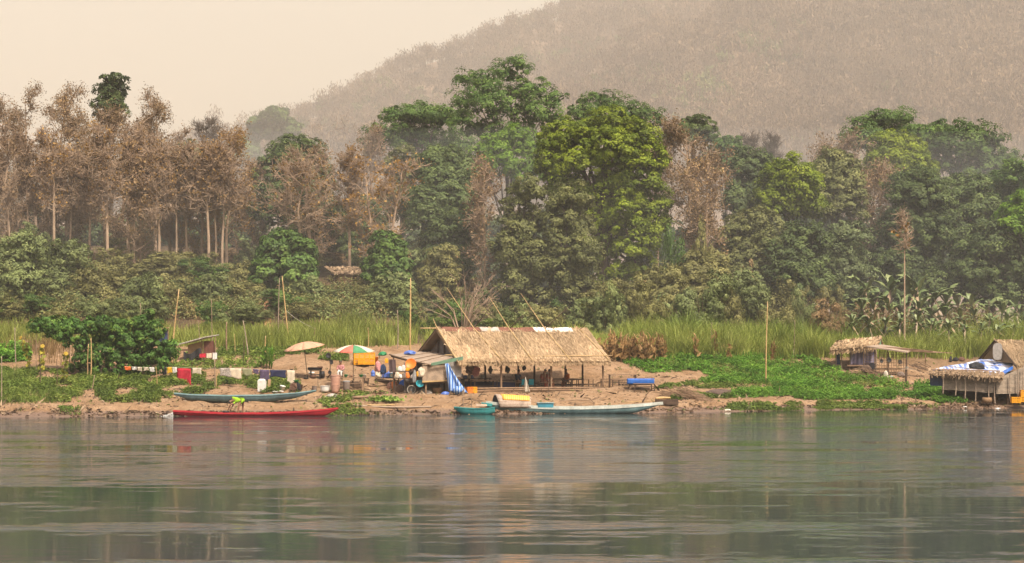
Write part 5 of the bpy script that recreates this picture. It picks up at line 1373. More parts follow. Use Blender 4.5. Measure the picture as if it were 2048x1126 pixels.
def person(label, base, pel, chest, neck, head, arms, legs, face, shirt=None, lower=None, robe=None, hair=True, sleeve=.5, sw=.19, group=None, fat=1.1):
    """joints as world points; arms = [(shoulder offset sign, elbow, wrist, fingertip)], legs = [(knee, ankle, toe)]; face = unit facing"""
    root = empty('person', base, label, 'person', group)
    face = Vector(face).normalized(); up = (head - neck).normalized()
    side = face.cross(up).normalized()
    V, E, Rr = [], [], []
    def add(v, r, frm=None):
        V.append(Vector(v)); Rr.append(r)
        if frm is not None: E.append((frm, len(V) - 1))
        return len(V) - 1
    p0 = add(pel, .135); m_ = add((pel + chest) / 2, .125, p0); c0 = add(chest, .135, m_); n0 = add(neck, .058, c0)
    j0 = add(neck.lerp(head, .55) + face * .01, .078, n0); h0 = add(head, .098, j0); t0 = add(head + up * .075, .075, h0)
    add(head + face * .105 - up * .012, .016, h0)
    for s in (-1, 1): add(head + side * s * .10 - up * .01, .018, h0)
    S = []
    for (s, el, wr, tip) in arms:
        sh = chest + side * s * sw + up * .05; S.append(sh)
        a = add(sh, .062, c0); b = add(el, .046, a); w_ = add(wr, .031, b)
        dirn = (tip - wr).normalized(); lat = dirn.orthogonal().normalized(); nrm = dirn.cross(lat)
        pm = add(wr + dirn * .07, .034, w_)
        for i, ln in enumerate((.075, .09, .085, .065)):
            k = add(wr + dirn * .10 + lat * (i - 1.5) * .019, .0095, pm)
            k2 = add(wr + dirn * (.10 + ln * .55) + lat * (i - 1.5) * .021 - nrm * .008, .0085, k)
            add(wr + dirn * (.10 + ln) + lat * (i - 1.5) * .021 - nrm * .028, .007, k2)
        k = add(wr + dirn * .045 + lat * .045, .011, w_); add(wr + dirn * .085 + lat * .058 - nrm * .012, .009, k)
    Hs = []
    for q, (kn, an, toe) in enumerate(legs):
        hp = pel + side * (-.09 if q == 0 else .09) - up * .02 * 0; Hs.append(hp)
        a = add(hp, .092, p0); b = add(kn, .062, a); c = add(an, .042, b); add(toe, .034, c)
    Rr = [r_ * fat if r_ > .028 and abs(r_ - .098) > .001 else r_ for r_ in Rr]
    skin_mesh('body', V, E, Rr, M['skin'], root)
    if hair:
        hb = MB(); hb.ell(head + up * .035 - face * .018, (.108, .108, .095), 12, 8, rot=(up.to_track_quat('Z', 'Y').to_euler()), jit=.05)
        hb.build('hair', M['hair'], root, smooth=True)
    for s in (-1, 1): MB().ell(head + face * .094 + side * s * .034 + up * .012, .011, 6, 5).build('eye', M['hair'], root)
    MB().ell(head + face * .092 - up * .045, (.026, .012, .007), 8, 5, rot=face.to_track_quat('Y', 'Z').to_euler()).build('mouth', M['cloth_brown'], root)
    if shirt:
        V2, E2, R2 = [pel + (chest - pel) * .02, (pel + chest) / 2, chest, chest.lerp(neck, .5)], [(0, 1), (1, 2), (2, 3)], [.150, .145, .150, .075]
        for (s, el, wr, tip), sh in zip(arms, S):
            b = len(V2); V2 += [sh, sh.lerp(el, .9 if sleeve > .5 else .6)]; E2 += [(2, b), (b, b + 1)]; R2 += [.078, .066]
            if sleeve > .8: V2.append(el.lerp(wr, .8)); E2.append((b + 1, b + 2)); R2.append(.05)
        skin_mesh('shirt', V2, E2, [r_ * fat for r_ in R2], M[shirt], root)
    if lower:
        lm, ln = lower
        V2, E2, R2 = [pel + (chest - pel) * .12], [], [.146]
        for hp, (kn, an, toe) in zip(Hs, legs):
            b = len(V2); V2 += [hp, hp.lerp(kn, min(1, ln * 2))]; E2 += [(0, b), (b, b + 1)]; R2 += [.106, .085]
            if ln > .5: V2.append(kn.lerp(an, (ln - .5) * 2)); E2.append((b + 1, b + 2)); R2.append(.07)
        skin_mesh('trousers', V2, E2, [r_ * fat for r_ in R2], M[lm], root)
    if robe:
        V2, E2, R2 = [pel, (pel + chest) / 2, chest, chest.lerp(neck, .35)], [(0, 1), (1, 2), (2, 3)], [.185, .175, .175, .12]
        kc = (legs[0][0] + legs[1][0]) / 2; ac = (legs[0][1] + legs[1][1]) / 2
        V2 += [kc, ac.lerp(kc, .15)]; E2 += [(0, 4), (4, 5)]; R2 += [.165, .17]
        (s, el, wr, tip), sh = arms[0], S[0]
        b = len(V2); V2 += [sh, el]; E2 += [(2, b), (b, b + 1)]; R2 += [.10, .085]
        skin_mesh('robe', V2, E2, R2, M[robe], root)
    return root

# the man bending in the red boat
Yb = 141.7
J = lambda a, b, d=0.0: P(a, b, Yb + d)
fl = J(478, 831).z
A1 = Vector((J(476, 0).x, Yb - .12, fl)); A2 = Vector((J(485, 0).x, Yb + .12, fl))
person('person in a lime green shirt bending over in the red boat', A1, J(484, 801.5), J(470, 799), J(464.5, 801), J(460, 804.5),
       [(1, J(461, 809, -.24), J(457.5, 817.5, -.16), J(455, 822, -.12)), (-1, J(466, 811, .24), J(462, 818, .16), J(459, 822.5, .12))],
       [(J(477.5, 813, -.12), A1 + Vector((0, 0, .06)), A1 + Vector((-.2, -.02, .02))), (J(486, 813, .12), A2 + Vector((0, 0, .06)), A2 + Vector((-.2, .02, .02)))],
       (-.8, -.1, -.6), 'cloth_green', ('cloth_green', .16), sleeve=.3, fat=1.22)
pb = J(451, 822)
tag(MB().lathe(J(451.5, 827.2), [(.16, 0), (.20, .02), (.23, .19), (.215, .19), (.18, .03), (0, .03)], 14).build('bucket', M['metal_black'], loc=J(451.5, 827.2), smooth=True), 'black basin held by the bending person in the red boat', 'basin')

def seated(label, px, base_pt, Hs, facing, seat=.45, **kw):
    """seated figure; base_pt on the ground, facing angle in plan"""
    q_ = kw.pop('size', 1.0)
    b = Vector(base_pt); f = Vector((math.cos(facing), math.sin(facing), 0)); s = Vector((-f.y, f.x, 0)) * -1
    up = Vector((0, 0, 1)); ln = kw.pop('lean', .06)
    pel = b + up * (seat + .10); chest = pel + up * .36 * q_ + f * ln; neck = chest + up * .17 * q_ + f * ln * .6; head = neck + up * .15 * q_ + f * (.03 + ln * .4)
    side = f.cross(up).normalized()
    arms = [(sg, chest + side * sg * .26 - up * .20 + f * .08, chest + side * sg * .17 - up * .27 + f * .31, chest + side * sg * .08 - up * .27 + f * .42) for sg in (-1, 1)]
    legs = [(pel + f * .42 + side * sg * .12 - up * .04, b + f * .40 + side * sg * .12 + up * .06, b + f * .55 + side * sg * .13 + up * .03) for sg in (-1, 1)]
    return person(label, b, pel, chest, neck, head, arms, legs, f, **kw)

# ------------------------------------------------------------------ the long hut
def straw_roof(nb, c00, c10, c11, c01, n, rng, ln=.42, thick=.16, fringe=True, wid=7.0, sag=0.0):
    """thatch between ridge c00-c10 and eave c01-c11: a slab, straws lying down the slope and a ragged fringe"""
    c00, c10, c11, c01 = [np.array(c, float) for c in (c00, c10, c11, c01)]
    nrm = np.cross(c10 - c00, c01 - c00); nrm /= np.linalg.norm(nrm)
    if nrm[2] < 0: nrm = -nrm
    bil = lambda u, v: (c00 * (1 - u)[:, None] + c10 * u[:, None]) * (1 - v)[:, None] + (c01 * (1 - u)[:, None] + c11 * u[:, None]) * v[:, None]
    W = 24; Hh = 8
    uu, vv = np.meshgrid(np.linspace(0, 1, W + 1), np.linspace(0, 1, Hh + 1)); uu, vv = uu.ravel(), vv.ravel()
    b = bil(uu, vv) + nrm * ((rng.random(len(uu)) - .5) * .05 - sag * np.sin(vv * np.pi))[:, None]
    for off in (0, -thick):
        i = np.arange(Hh)[:, None] * (W + 1); k = np.arange(W)[None]
        F = np.stack([i + k, i + k + 1, i + W + 2 + k, i + W + 1 + k], -1).reshape(-1, 4)
        nb.add(b + nrm * off, F, .25 + .4 * rng.random(len(F)))
    # closed edges
    for (p, q) in ((c00, c01), (c10, c11), (c01, c11), (c00, c10)):
        nb.add(np.array([p, q, q - nrm * thick, p - nrm * thick]), np.array([[0, 1, 2, 3]]), .2)
    rows = 13
    v = (rng.integers(0, rows, n) + .25 + .5 * rng.random(n)) / rows; u = rng.random(n)
    down = unit(c01 - c00 + u[:, None] * ((c11 - c10) - (c01 - c00)))
    dd = unit(down + rng.normal(size=(n, 3)) * .16)
    pos = bil(u, v) + nrm * (.015 + .05 * rng.random(n))[:, None]
    t = np.clip(.15 + .7 * rng.random(n) + .25 * (vnoise(u * 9, v * 5) - .5), 0, 1)
    if fringe:
        m_ = n // 6; u2 = rng.random(m_)
        pos = np.concatenate([pos, bil(u2, np.full(m_, 1.0)) - nrm * (rng.random(m_) * thick)[:, None]])
        d2 = unit(c01 - c00)[None] if (c01 - c00).ndim == 2 else ((c01 - c00) / np.linalg.norm(c01 - c00))[None]
        dd = np.concatenate([dd, unit(d2 * .5 + np.array([0, 0, -.9]) + rng.normal(size=(m_, 3)) * .22)])
        t = np.concatenate([t, .1 + .6 * rng.random(m_)])
    N_ = len(pos); nn = unit(np.broadcast_to(nrm, (N_, 3)) + rng.normal(size=(N_, 3)) * .25)
    sd = unit(np.cross(dd, nn)); l = ln * (.6 + .8 * rng.random(N_)); w_ = l / wid
    V = np.stack([pos - dd * (l / 2)[:, None] - sd * (w_ / 2)[:, None], pos - dd * (l / 2)[:, None] + sd * (w_ / 2)[:, None], pos + dd * (l / 2)[:, None] + sd * (w_ / 4)[:, None] + nn * .02, pos + dd * (l / 2)[:, None] - sd * (w_ / 4)[:, None] + nn * .02], 1).reshape(-1, 3)
    nb.add(V, np.arange(N_ * 4).reshape(N_, 4), t)

def np_part(nb, name, mat, parent):
    off = world_off(parent); nb.V = [np.asarray(v) - np.array(off) for v in nb.V]
    return link_mesh(name, nb.mesh(name), mat, parent)

hut = empty('thatched_hut', H(6.5, 3.2), 'long open sided thatched hut in the middle of the bank', 'hut')
rng = np.random.default_rng(52)
RL, ZE, ZR, ZB = 13.1, HUT_E.z, 6.02, 4.2
DR, DB = 3.45, 6.6
rb = NB(); straw_roof(rb, H(0, DR, ZR), H(RL, DR, ZR), H(RL, 0, ZE), H(0, 0, ZE), 8200, rng); np_part(rb, 'roof', THATCH, hut)
rb = NB(); straw_roof(rb, H(0, DR, ZR - .02), H(RL, DR, ZR - .02), H(RL, DB, ZB), H(0, DB, ZB), 2600, rng); np_part(rb, 'rear_roof', THATCH_OLD, hut)
# ridge covers
for (k0, k1, mt) in ((.4, 3.6, 'sheet_rust'), (3.65, 5.2, 'sheet_grey'), (5.25, 8.2, 'sheet_rust'), (8.25, 11.6, 'plastic_white')):
    MB().sheet(lambda u, v: H(k0 + (k1 - k0) * u, DR - .38 + .76 * v, ZR + .10 - abs(v - .5) * .62 + .03 * math.sin(u * 9)), 8, 4, .03).build('ridge_cover', M[mt], hut)
def on_roof(px, py):
    """point on the front slope seen at a pixel"""
    lo, hi = 0.0, DR
    for _ in range(40):
        d = (lo + hi) / 2; k = HK(px, d); z = ZE + (ZR - ZE) * d / DR; q = H(k, d, z)
        pyq = HZ + (CAMH - z) / q.y * FPX
        if pyq > py: lo = d
        else: hi = d
    return q
for (a, mid, b, mt) in (((866, 637), (873, 656), (914, 724), 'bamboo'), ((894, 576), (947, 659), (1003, 723), 'bamboo'), ((978, 593), (1018, 660), (1064, 723), 'bamboo'), ((1041, 586), (1089, 660), (1140, 724), 'bamboo'), ((1147, 649), (1160, 662), (1217, 724), 'bamboo')):
    r0, r1 = on_roof(*mid), on_roof(*b)
    nr = Vector((0, 0, .14)); dirn = (r0 - r1)
    top = P(a[0], a[1], r0.y + dirn.y / dirn.length * (r0.z * 0 + (P(a[0], a[1], r0.y) - r0).length * .75))
    MB().tube([r1 + nr - dirn * .02, r0 + nr, top], [.040, .036, .018], 7).build('roof_pole', M[mt], hut, smooth=True)
for (a, b) in (((982, 612), (946, 657)), ((1046, 630), (1016, 658)), ((1137, 614), (1086, 659)), ((1172, 648), (1158, 659)), ((876, 640), (885, 658))):
    r0 = on_roof(b[0], b[1] + 3) + Vector((0, .3, .05))
    MB().tube([r0, P(a[0], a[1], r0.y - 1.0)], [.035, .022], 6).build('roof_pole', M['wood_dark'], hut, smooth=True)
MB().pole(on_roof(898, 713) + Vector((-.3, 0, .12)), on_roof(1216, 714) + Vector((.35, 0, .12)), .035, .03, bend=.05, seg=12).build('roof_batten', M['bamboo'], hut, smooth=True)
MB().pole(on_roof(889, 690) + Vector((0, 0, .10)), on_roof(960, 692) + Vector((0, 0, .10)), .012, .012, bend=.03).build('roof_batten', M['wood_dark'], hut, smooth=True)
MB().pole(H(-1.3, DR, ZR + .02), H(.6, DR, ZR + .03), .04, .04).build('ridge_pole', M['bamboo'], hut, smooth=True)
MB().pole(H(.05, DR, ZR), H(.05, .05, ZE + .02), .05, .05).build('gable_pole', M['bamboo'], hut, smooth=True)
MB().pole(H(.02, DR, ZR), H(.02, DB, ZB - .02), .05, .05).build('gable_pole', M['wood_dark'], hut, smooth=True)
# gable panel, set back under the roof
gp = MB(); pts = [H(.8, .9, 3.55), H(.8, 6.1, 3.9), H(.8, 6.1, 4.25), H(.8, DR, 5.75), H(.8, .9, 4.1)]
q = [p + HUT_A * .05 for p in pts]
gp.add(pts + q, [(0, 1, 2, 3, 4), (9, 8, 7, 6, 5)] + [(i, 5 + i, 5 + (i + 1) % 5, (i + 1) % 5) for i in range(5)])
gp.build('gable_panel', M['weave_grey'], hut)
for d_, z_ in ((2.2, 4.9), (4.5, 5.1)): MB().pole(H(.7, d_, 3.6), H(.7, d_, z_), .05).build('gable_post', M['wood_dark'], hut, smooth=True)
# posts, beams, rails
for k in (.45, HK(1003, .6), HK(1102, .6), HK(1205, .6)):
    MB().pole(H(k, .6, HUT_Z - .4), H(k, .6, ZE + .38), .085, .075, bend=.03, n=9).build('post', M['wood'], hut, smooth=True)
for k in (.6, 4.1, 8.3, 12.6):
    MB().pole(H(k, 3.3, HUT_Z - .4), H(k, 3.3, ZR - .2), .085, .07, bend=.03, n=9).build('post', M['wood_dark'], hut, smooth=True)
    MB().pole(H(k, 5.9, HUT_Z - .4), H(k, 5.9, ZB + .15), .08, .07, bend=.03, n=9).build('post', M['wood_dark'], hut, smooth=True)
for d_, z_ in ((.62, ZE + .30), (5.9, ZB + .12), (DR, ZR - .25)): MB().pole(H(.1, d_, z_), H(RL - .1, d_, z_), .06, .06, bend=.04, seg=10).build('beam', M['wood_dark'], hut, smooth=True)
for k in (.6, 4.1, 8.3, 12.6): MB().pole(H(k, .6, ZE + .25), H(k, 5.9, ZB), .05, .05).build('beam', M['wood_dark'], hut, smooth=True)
k0, k1 = HK(928, .55), HK(1203, .55)
for z_, r_ in ((1.60, .07), (1.42, .06), (1.33, .05)): MB().pole(H(k0, .5, z_), H(k1, .5, z_ - .02), r_, r_ * .9, bend=.05, seg=10).build('floor_log', M['wood'], hut, smooth=True)
MB().box(H(7, 3.2, HUT_Z + .04), (12.2, 5.2, .10), (0, 0, HUT_T)).build('floor', M['wood'], hut)
# closed left bay: woven panel, plain panel, stilts, platform
def panel(k0, k1, d, z0, z1, mt, nm='wall_panel', dz=0.0, th=.05):
    MB().quad(H(k0, d, z0), H(k1, d, z0 + dz), H(k1, d, z1 + dz), H(k0, d, z1), th).build(nm, M[mt], hut)
panel(-2.65, -.78, .40, 2.16, 3.28, 'weave', dz=.08); panel(-.72, .55, .44, 2.44, 3.70, 'board_tan' if 0 else 'concrete_grey', dz=.06)
MB().bar(H(-2.7, .36, 3.36), H(-.75, .36, 3.48), .05, .07).build('wall_batten', M['bamboo_grey'], hut)
MB().bar(H(-2.7, .34, 2.14), H(-.7, .34, 2.22), .05, .09).build('wall_batten', M['bamboo'], hut)
MB().bar(H(-.75, .38, 2.36), H(.6, .38, 2.42), .06, .10).build('wall_batten', M['wood_dark'], hut)
MB().box(H(-1.0, 1.9, 2.06), (3.2, 2.9, .08), (0, 0, HUT_T)).build('platform', M['wood_dark'], hut)
for k, d in ((-2.3, .55), (-.3, .6), (-2.4, 3.0), (.2, 3.2)): MB().pole(H(k, d, HUT_Z - .3), H(k, d, 2.05), .07, .065).build('stilt', M['wood'], hut, smooth=True)
MB().box(H(-.9, 3.3, 2.2), (3.6, .06, 2.6), (0, 0, HUT_T)).build('rear_panel', M['weave_grey'], hut)  # panel added behind the bay to make the space under it dark
# lean-to roof over the left bay
A1, A2, B1, B2 = H(.3, .7, P(905, 713, 153).z), H(.3, 6.0, P(832, 703, 158).z), H(-2.2, .15, P(858, 729, 151.7).z), H(-2.5, 6.0, P(773, 710, 156.8).z)
def lean(u, v, lift=0): return (A1 * (1 - v) + A2 * v) * (1 - u) + (B1 * (1 - v) + B2 * v) * u + Vector((0, 0, lift + .02 * math.sin(v * 40)))
MB().sheet(lambda u, v: lean(u, v), 6, 40, .05).build('lean_to_roof', M['wood_grey'], hut)
for v in (.2, .45, .7): MB().pole(lean(-.02, v, .07), lean(1.04, v, .07), .03, .03).build('roof_batten', M['bamboo_grey'], hut, smooth=True)
MB().pole(lean(1.0, -.02, .03), lean(1.0, 1.03, .03), .07, .06, bend=.04).build('eave_pole', M['bamboo_grey'], hut, smooth=True)
MB().pole(lean(.98, .0, -.10), lean(.98, 1.0, -.12), .06, .05, bend=.04).build('eave_pole', M['wood_dark'], hut, smooth=True)
MB().quad(H(-2.1, .1, 3.30), H(.45, .02, 3.72), H(.45, -.02, 3.98), H(-2.1, .06, 3.50), .04).build('fascia', M['board_green'], hut)
for v in (.35, .95): 
    q = lean(.97, v); MB().pole(Vector((q.x, q.y, HUT_Z - .3)), q, .05, .045).build('post', M['wood'], hut, smooth=True)

# blue tarp hanging down over the corner
def tarp(u, v):
    x = 890 + 8 * v + (8 + 30 * v ** 1.3) * u; y = 727 + 56 * v + 3 * u * v - 2 * math.sin(u * 3.1) * v
    return P(x, y, 152.2 - .5 * v + .13 * math.sin(u * 11 + v * 3) * (.3 + v))
tag(MB().sheet(tarp, 14, 16, .02).build('tarpaulin', M['tarp_faded'], loc=P(905, 783, 151.8), smooth=True), 'faded blue tarpaulin hanging from the corner of the long hut to the ground', 'tarp')
tag(MB().ell(P(917, 781, 151.5), (.42, .35, .30), 12, 8, jit=.25).build('tarpaulin', M['tarp_faded'], loc=P(917, 785, 151.5), smooth=True), 'crumpled heap of blue and white tarpaulin at the foot of the hanging one', 'tarp')

# ------------------------------------------------------------------ furniture and small things
def table(base, length, width, height, rz, label, top='wood', leg='wood', name='table', cat='table', group=None, cross=True, ll=.07):
    c = Vector(base); ax = Vector((math.cos(rz), math.sin(rz), 0)); ay = Vector((-math.sin(rz), math.cos(rz), 0)); up = Vector((0, 0, 1))
    root = empty(name, c, label, cat, group)
    MB().box(c + up * (height - .025), (length, width, .05), (0, 0, rz)).build('top' if cat == 'table' else 'seat', M[top], root, bevel=.008)
    for sx in (-1, 1):
        for sy in (-1, 1):
            q = c + ax * sx * (length / 2 - .12) + ay * sy * (width / 2 - .07)
            MB().bar(q - up * .25, q + up * (height - .05), ll, ll).build('leg', M[leg], root)
    if cross:
        z = up * height * .45
        for sy in (-1, 1): MB().bar(c + ax * -(length / 2 - .12) + ay * sy * (width / 2 - .07) + z, c + ax * (length / 2 - .12) + ay * sy * (width / 2 - .07) + z, .04, .05).build('stretcher', M[leg], root)
    return root
def pot(c, prof, mat, label, cat, name=None, group=None, tilt=None, rim=None):
    o = MB().lathe(c, prof, 16, tilt=tilt).build(name or cat.replace(' ', '_'), M[mat], loc=c, smooth=True)
    return tag(o, label, cat, group)
BUCKET = [(0, 0), (.13, 0), (.17, .30), (.185, .31), (.175, .32), (.155, .30), (.12, .03), (0, .03)]
BOWL = [(0, 0), (.08, 0), (.17, .10), (.18, .11), (.16, .105), (.07, .02), (0, .02)]
def sc_prof(p, sr, sz): return [(a * sr, b * sz) for a, b in p]
_lr = random.Random(321)
def lump(c, r, mat, label, cat, name, jit=.3, group=None, nu=14, nv=10, rot=None):
    """slumped soft bag or bundle: squarish, wider at the foot, creased and gathered at the top"""
    c = Vector(c); rx, ry, rz = (r, r, r) if isinstance(r, float) else r
    p1, p2, p3, yaw = _lr.random() * 6, _lr.random() * 6, _lr.random() * 6, _lr.random() * 3
    lx, ly = _lr.uniform(-.25, .25) * jit * 2, _lr.uniform(-.2, .2) * jit
    vs, fs = [], []
    sg = lambda v, e: math.copysign(abs(v) ** e, v)
    for i in range(nv + 1):
        t = math.pi * i / nv
        for k in range(nu):
            a = 2 * math.pi * k / nu
            sr = abs(math.sin(t)) ** .62; z = sg(math.cos(t), .8)
            w = 1 + jit * (.45 * math.sin(3 * a + p1 + z * 2) + .35 * math.sin(5 * a + p2 - z * 3) + .3 * math.sin(2 * a + p3)) * .6
            w *= 1.0 - .22 * z - (.25 if z > .75 else 0) + (_lr.random() - .5) * jit * .35
            x, y = sr * sg(math.cos(a), .8) * w, sr * sg(math.sin(a), .8) * w
            x, y = x * math.cos(yaw) - y * math.sin(yaw), x * math.sin(yaw) + y * math.cos(yaw)
            vs.append(c + Vector((x * rx + lx * z * rx, y * ry + ly * z * ry, rz * .8 + z * rz * (1 + (_lr.random() - .5) * jit * .3))))
    for i in range(nv):
        for k in range(nu): fs.append((i * nu + k, (i + 1) * nu + k, (i + 1) * nu + (k + 1) % nu, i * nu + (k + 1) % nu))
    o = MB().add(vs, fs).build(name, M[mat], loc=c)
    return tag(o, label, cat, group)

# inside the long hut
FZ = HUT_Z + .09
def HP(px, d, z=FZ): return H(HK(px, d), d, z)
table(HP(968, 1.5), 2.1, .75, .82, HUT_T, 'dark table nearest the closed end inside the long hut', 'wood', 'wood_dark')
table(HP(1010, 3.6), 2.6, .8, .78, HUT_T, 'dark table at the back of the hut behind the blue clad seated person', 'wood_dark', 'wood_dark')
table(HP(1115, 2.4), 1.5, .8, .78, HUT_T, 'table between the maroon and the orange clad seated people', 'wood', 'wood_dark')
table(HP(1160, 3.8), 2.2, .8, .80, HUT_T, 'table at the open right end of the long hut', 'wood', 'wood_dark')
table(HP(1178, 2.6), 1.7, .4, .45, HUT_T, 'low bench at the open right end of the long hut', 'wood', 'wood_dark', 'bench', 'bench')
table(HP(1090, 1.7), 1.3, .38, .60, HUT_T, 'low bench under the two maroon clad people', 'wood', 'wood_dark', 'bench', 'bench')
table(HP(1135, 2.7), .6, .38, .60, HUT_T, 'stool under the orange clad person', 'wood', 'wood_dark', 'stool', 'stool')
table(HP(1035, 2.2), .6, .4, .60, HUT_T, 'stool under the dark blue clad person', 'wood', 'wood_dark', 'stool', 'stool')
table(HP(1145, 1.5), 1.6, .7, .80, HUT_T, 'dark table nearest the river right of the orange clad person', 'wood_dark', 'wood_dark')
table(HP(1062, 4.4), 2.2, .4, .50, HUT_T, 'bench at the back of the hut behind the maroon clad people', 'wood_dark', 'wood_dark', 'bench', 'bench')
table(HP(1125, 4.8), 2.4, .8, .82, HUT_T, 'long dark table at the back right of the hut', 'wood_dark', 'wood_dark')
ck = HK(990, 2.0)
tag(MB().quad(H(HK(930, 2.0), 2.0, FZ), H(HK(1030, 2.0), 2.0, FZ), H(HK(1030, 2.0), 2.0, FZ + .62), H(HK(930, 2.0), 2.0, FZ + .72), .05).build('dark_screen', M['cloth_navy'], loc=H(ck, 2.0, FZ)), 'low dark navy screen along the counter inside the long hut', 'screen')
table(HP(948, 3.2), 2.6, .7, .92, HUT_T, 'counter with goods at the closed end inside the long hut', 'wood_dark', 'wood_dark', 'counter', 'counter')
seated('person in dark blue seated under the roof, left of the others', 1037, HP(1035, 2.2), 0, HUT_T + .3, shirt='cloth_dark_blue', robe='cloth_dark_blue', seat=.60, size=1.14)
seated('person in a maroon robe leaning forward, left of two on the bench', 1083, HP(1082, 1.7), 0, HUT_T - .1, robe='robe_maroon', lean=.16, seat=.60, size=1.14)
seated('person in a maroon robe beside the post, right of two on the bench', 1096, HP(1096, 1.75), 0, HUT_T + .1, robe='robe_maroon', lean=.05, seat=.60, size=1.14)
seated('person in a bright orange robe facing left at the table', 1131, HP(1136, 2.7), 0, HUT_T + math.pi, robe='robe_orange', lean=.08, seat=.60, size=1.14)
def chair(base, rz, label, mat):
    c = Vector(base); f = Vector((math.cos(rz), math.sin(rz), 0)); s = Vector((-f.y, f.x, 0)); up = Vector((0, 0, 1))
    root = empty('plastic_chair', c, label, 'chair', 'blue plastic chairs in the long hut')
    MB().box(c + up * .44, (.42, .42, .035), (0, 0, rz)).build('seat', M[mat], root, bevel=.01)
    MB().sheet(lambda u, v: c - f * (.19 + .05 * v - .04 * math.sin(math.pi * u)) + s * (u - .5) * .42 + up * (.46 + .40 * v), 8, 5, .025).build('backrest', M[mat], root, smooth=True)
    for a in (-1, 1):
        for b in (-1, 1): MB().bar(c + f * a * .17 + s * b * .17, c + f * a * .18 + s * b * .18 + up * .43, .035).build('leg', M[mat], root)
chair(HP(1046, 1.3), HUT_T + 1.5, 'blue plastic chair beside the white rag on its stick', 'plastic_teal')
chair(HP(1060, 1.6), HUT_T + 1.5, 'blue plastic chair just left of the bench with two people', 'plastic_teal')
def hang(px, d, z0, z1, w, mat, label, cat, seed):
    r_ = random.Random(seed); c = HP(px, d, (z0 + z1) / 2)
    b = MB().ell(c, (w / 2, .10, (z1 - z0) / 2), 10, 8, jit=.7, rnd=r_); b.pole(Vector((c.x, c.y, z1 - .05)), Vector((c.x, c.y, z1 + .35)), .008)
    tag(b.build(cat.replace(' ', '_'), M[mat], loc=c), label, cat)
hang(981, .9, 2.72, 3.22, .34, 'metal_black', 'black bag hanging from the eave beam, left of the first front post', 'hanging bag', 1)
hang(1015, .9, 2.75, 3.25, .36, 'metal_black', 'black bag hanging from the eave beam just right of the first front post', 'hanging bag', 2)
hang(1048, .9, 2.92, 3.26, .28, 'cloth_black', 'small dark bundle hanging above the dark blue clad person', 'hanging bag', 3)
hang(938, 1.4, 2.65, 3.35, .60, 'cloth_brown', 'dark red cloth bundle hanging next to the closed bay', 'hanging cloth', 5)
hang(951, 1.8, 2.55, 3.30, .75, 'cloth_pink', 'pink patterned cloth bundle hanging above the counter', 'hanging cloth', 4)
for i, (px, mt, lab) in enumerate(((930, 'plastic_blue', 'blue packet at the left end of the counter'), (938, 'plastic_white', 'white packet on the counter'), (944, 'plastic_blue', 'second blue packet on the counter'), (965, 'metal_grey', 'pale jar at the right end of the counter'))):
    c = HP(px, 3.2, FZ + .92); tag(MB().box(c + Vector((0, 0, .11)), (.24, .2, .22), (0, 0, HUT_T)).box(c + Vector((0, 0, .23)), (.2, .16, .04), (0, 0, HUT_T)).build('packet', M[mt], loc=c, bevel=.02), lab, 'packet')
c = P(938, 778, 152.6); c.z = GZ(c.x, c.y)
def crate(c, l, w, h, rz, mat, label, group=None):
    """open slatted plastic crate"""
    c = Vector(c); root = empty('plastic_crate', c, label, 'crate', group)
    ax = Vector((math.cos(rz), math.sin(rz), 0)); ay = Vector((-math.sin(rz), math.cos(rz), 0)); up = Vector((0, 0, 1))
    b = MB().box(c + up * .02, (l, w, .03), (0, 0, rz))
    for sy in (-1, 1):
        for z in (.12, .38, .64, .9): b.box(c + ay * sy * w / 2 + up * h * z, (l, .025, h * .17), (0, 0, rz))
    for sx in (-1, 1):
        for z in (.12, .38, .64, .9): b.box(c + ax * sx * l / 2 + up * h * z, (.025, w, h * .17), (0, 0, rz))
    b.build('body', M[mat], root)
    rb_ = MB()
    for sx in (-1, 0, 1):
        for sy in (-1, 1): rb_.box(c + ax * sx * (l / 2) + ay * sy * (w / 2 + .004) + up * h * .5, (.06, .05, h), (0, 0, rz))
    for sy in (-1, 1): rb_.box(c + ay * sy * (w / 2 + .006) + up * (h + .01), (l + .06, .05, .05), (0, 0, rz))
    for sx in (-1, 1): rb_.box(c + ax * sx * (l / 2 + .006) + up * (h + .01), (.05, w + .05, .05), (0, 0, rz))
    rb_.build('rim', M[mat], root)
    return root
crate(c, .40, .34, .42, HUT_T, 'plastic_orange', 'orange crate under the eave by the hanging tarp')
c = P(947, 777, 153.2); c.z = GZ(c.x, c.y)
crate(c, .34, .34, .44, HUT_T, 'plastic_yellow', 'yellow crate right of the orange one under the eave')
# rag on a stick
b0 = P(1047, 789, 153.6); b0.z = GZ(b0.x, b0.y) - .1
rg = empty('rag_on_stick', b0, 'whitish rag hanging from a leaning stick in front of the hut', 'rag')
MB().pole(b0, P(1050, 757, 153.7), .018, .014).build('stick', M['bamboo_grey'], rg)
MB().sheet(lambda u, v: P(1050 + 1 * u + 9 * v * u, 757 + 26 * v - 3 * u * (1 - v), 153.6 + .06 * math.sin(u * 8 + v * 4)), 6, 8, .015).build('cloth', M['rag_white'], rg)
tag(MB().pole(P(1098, 790, 153.4), P(1096, 735, 154.5), .02, .012, bend=.03).build('stick', M['wood_dark'], loc=P(1098, 790, 153.4)), 'thin dark stick leaning against the second front post', 'stick')
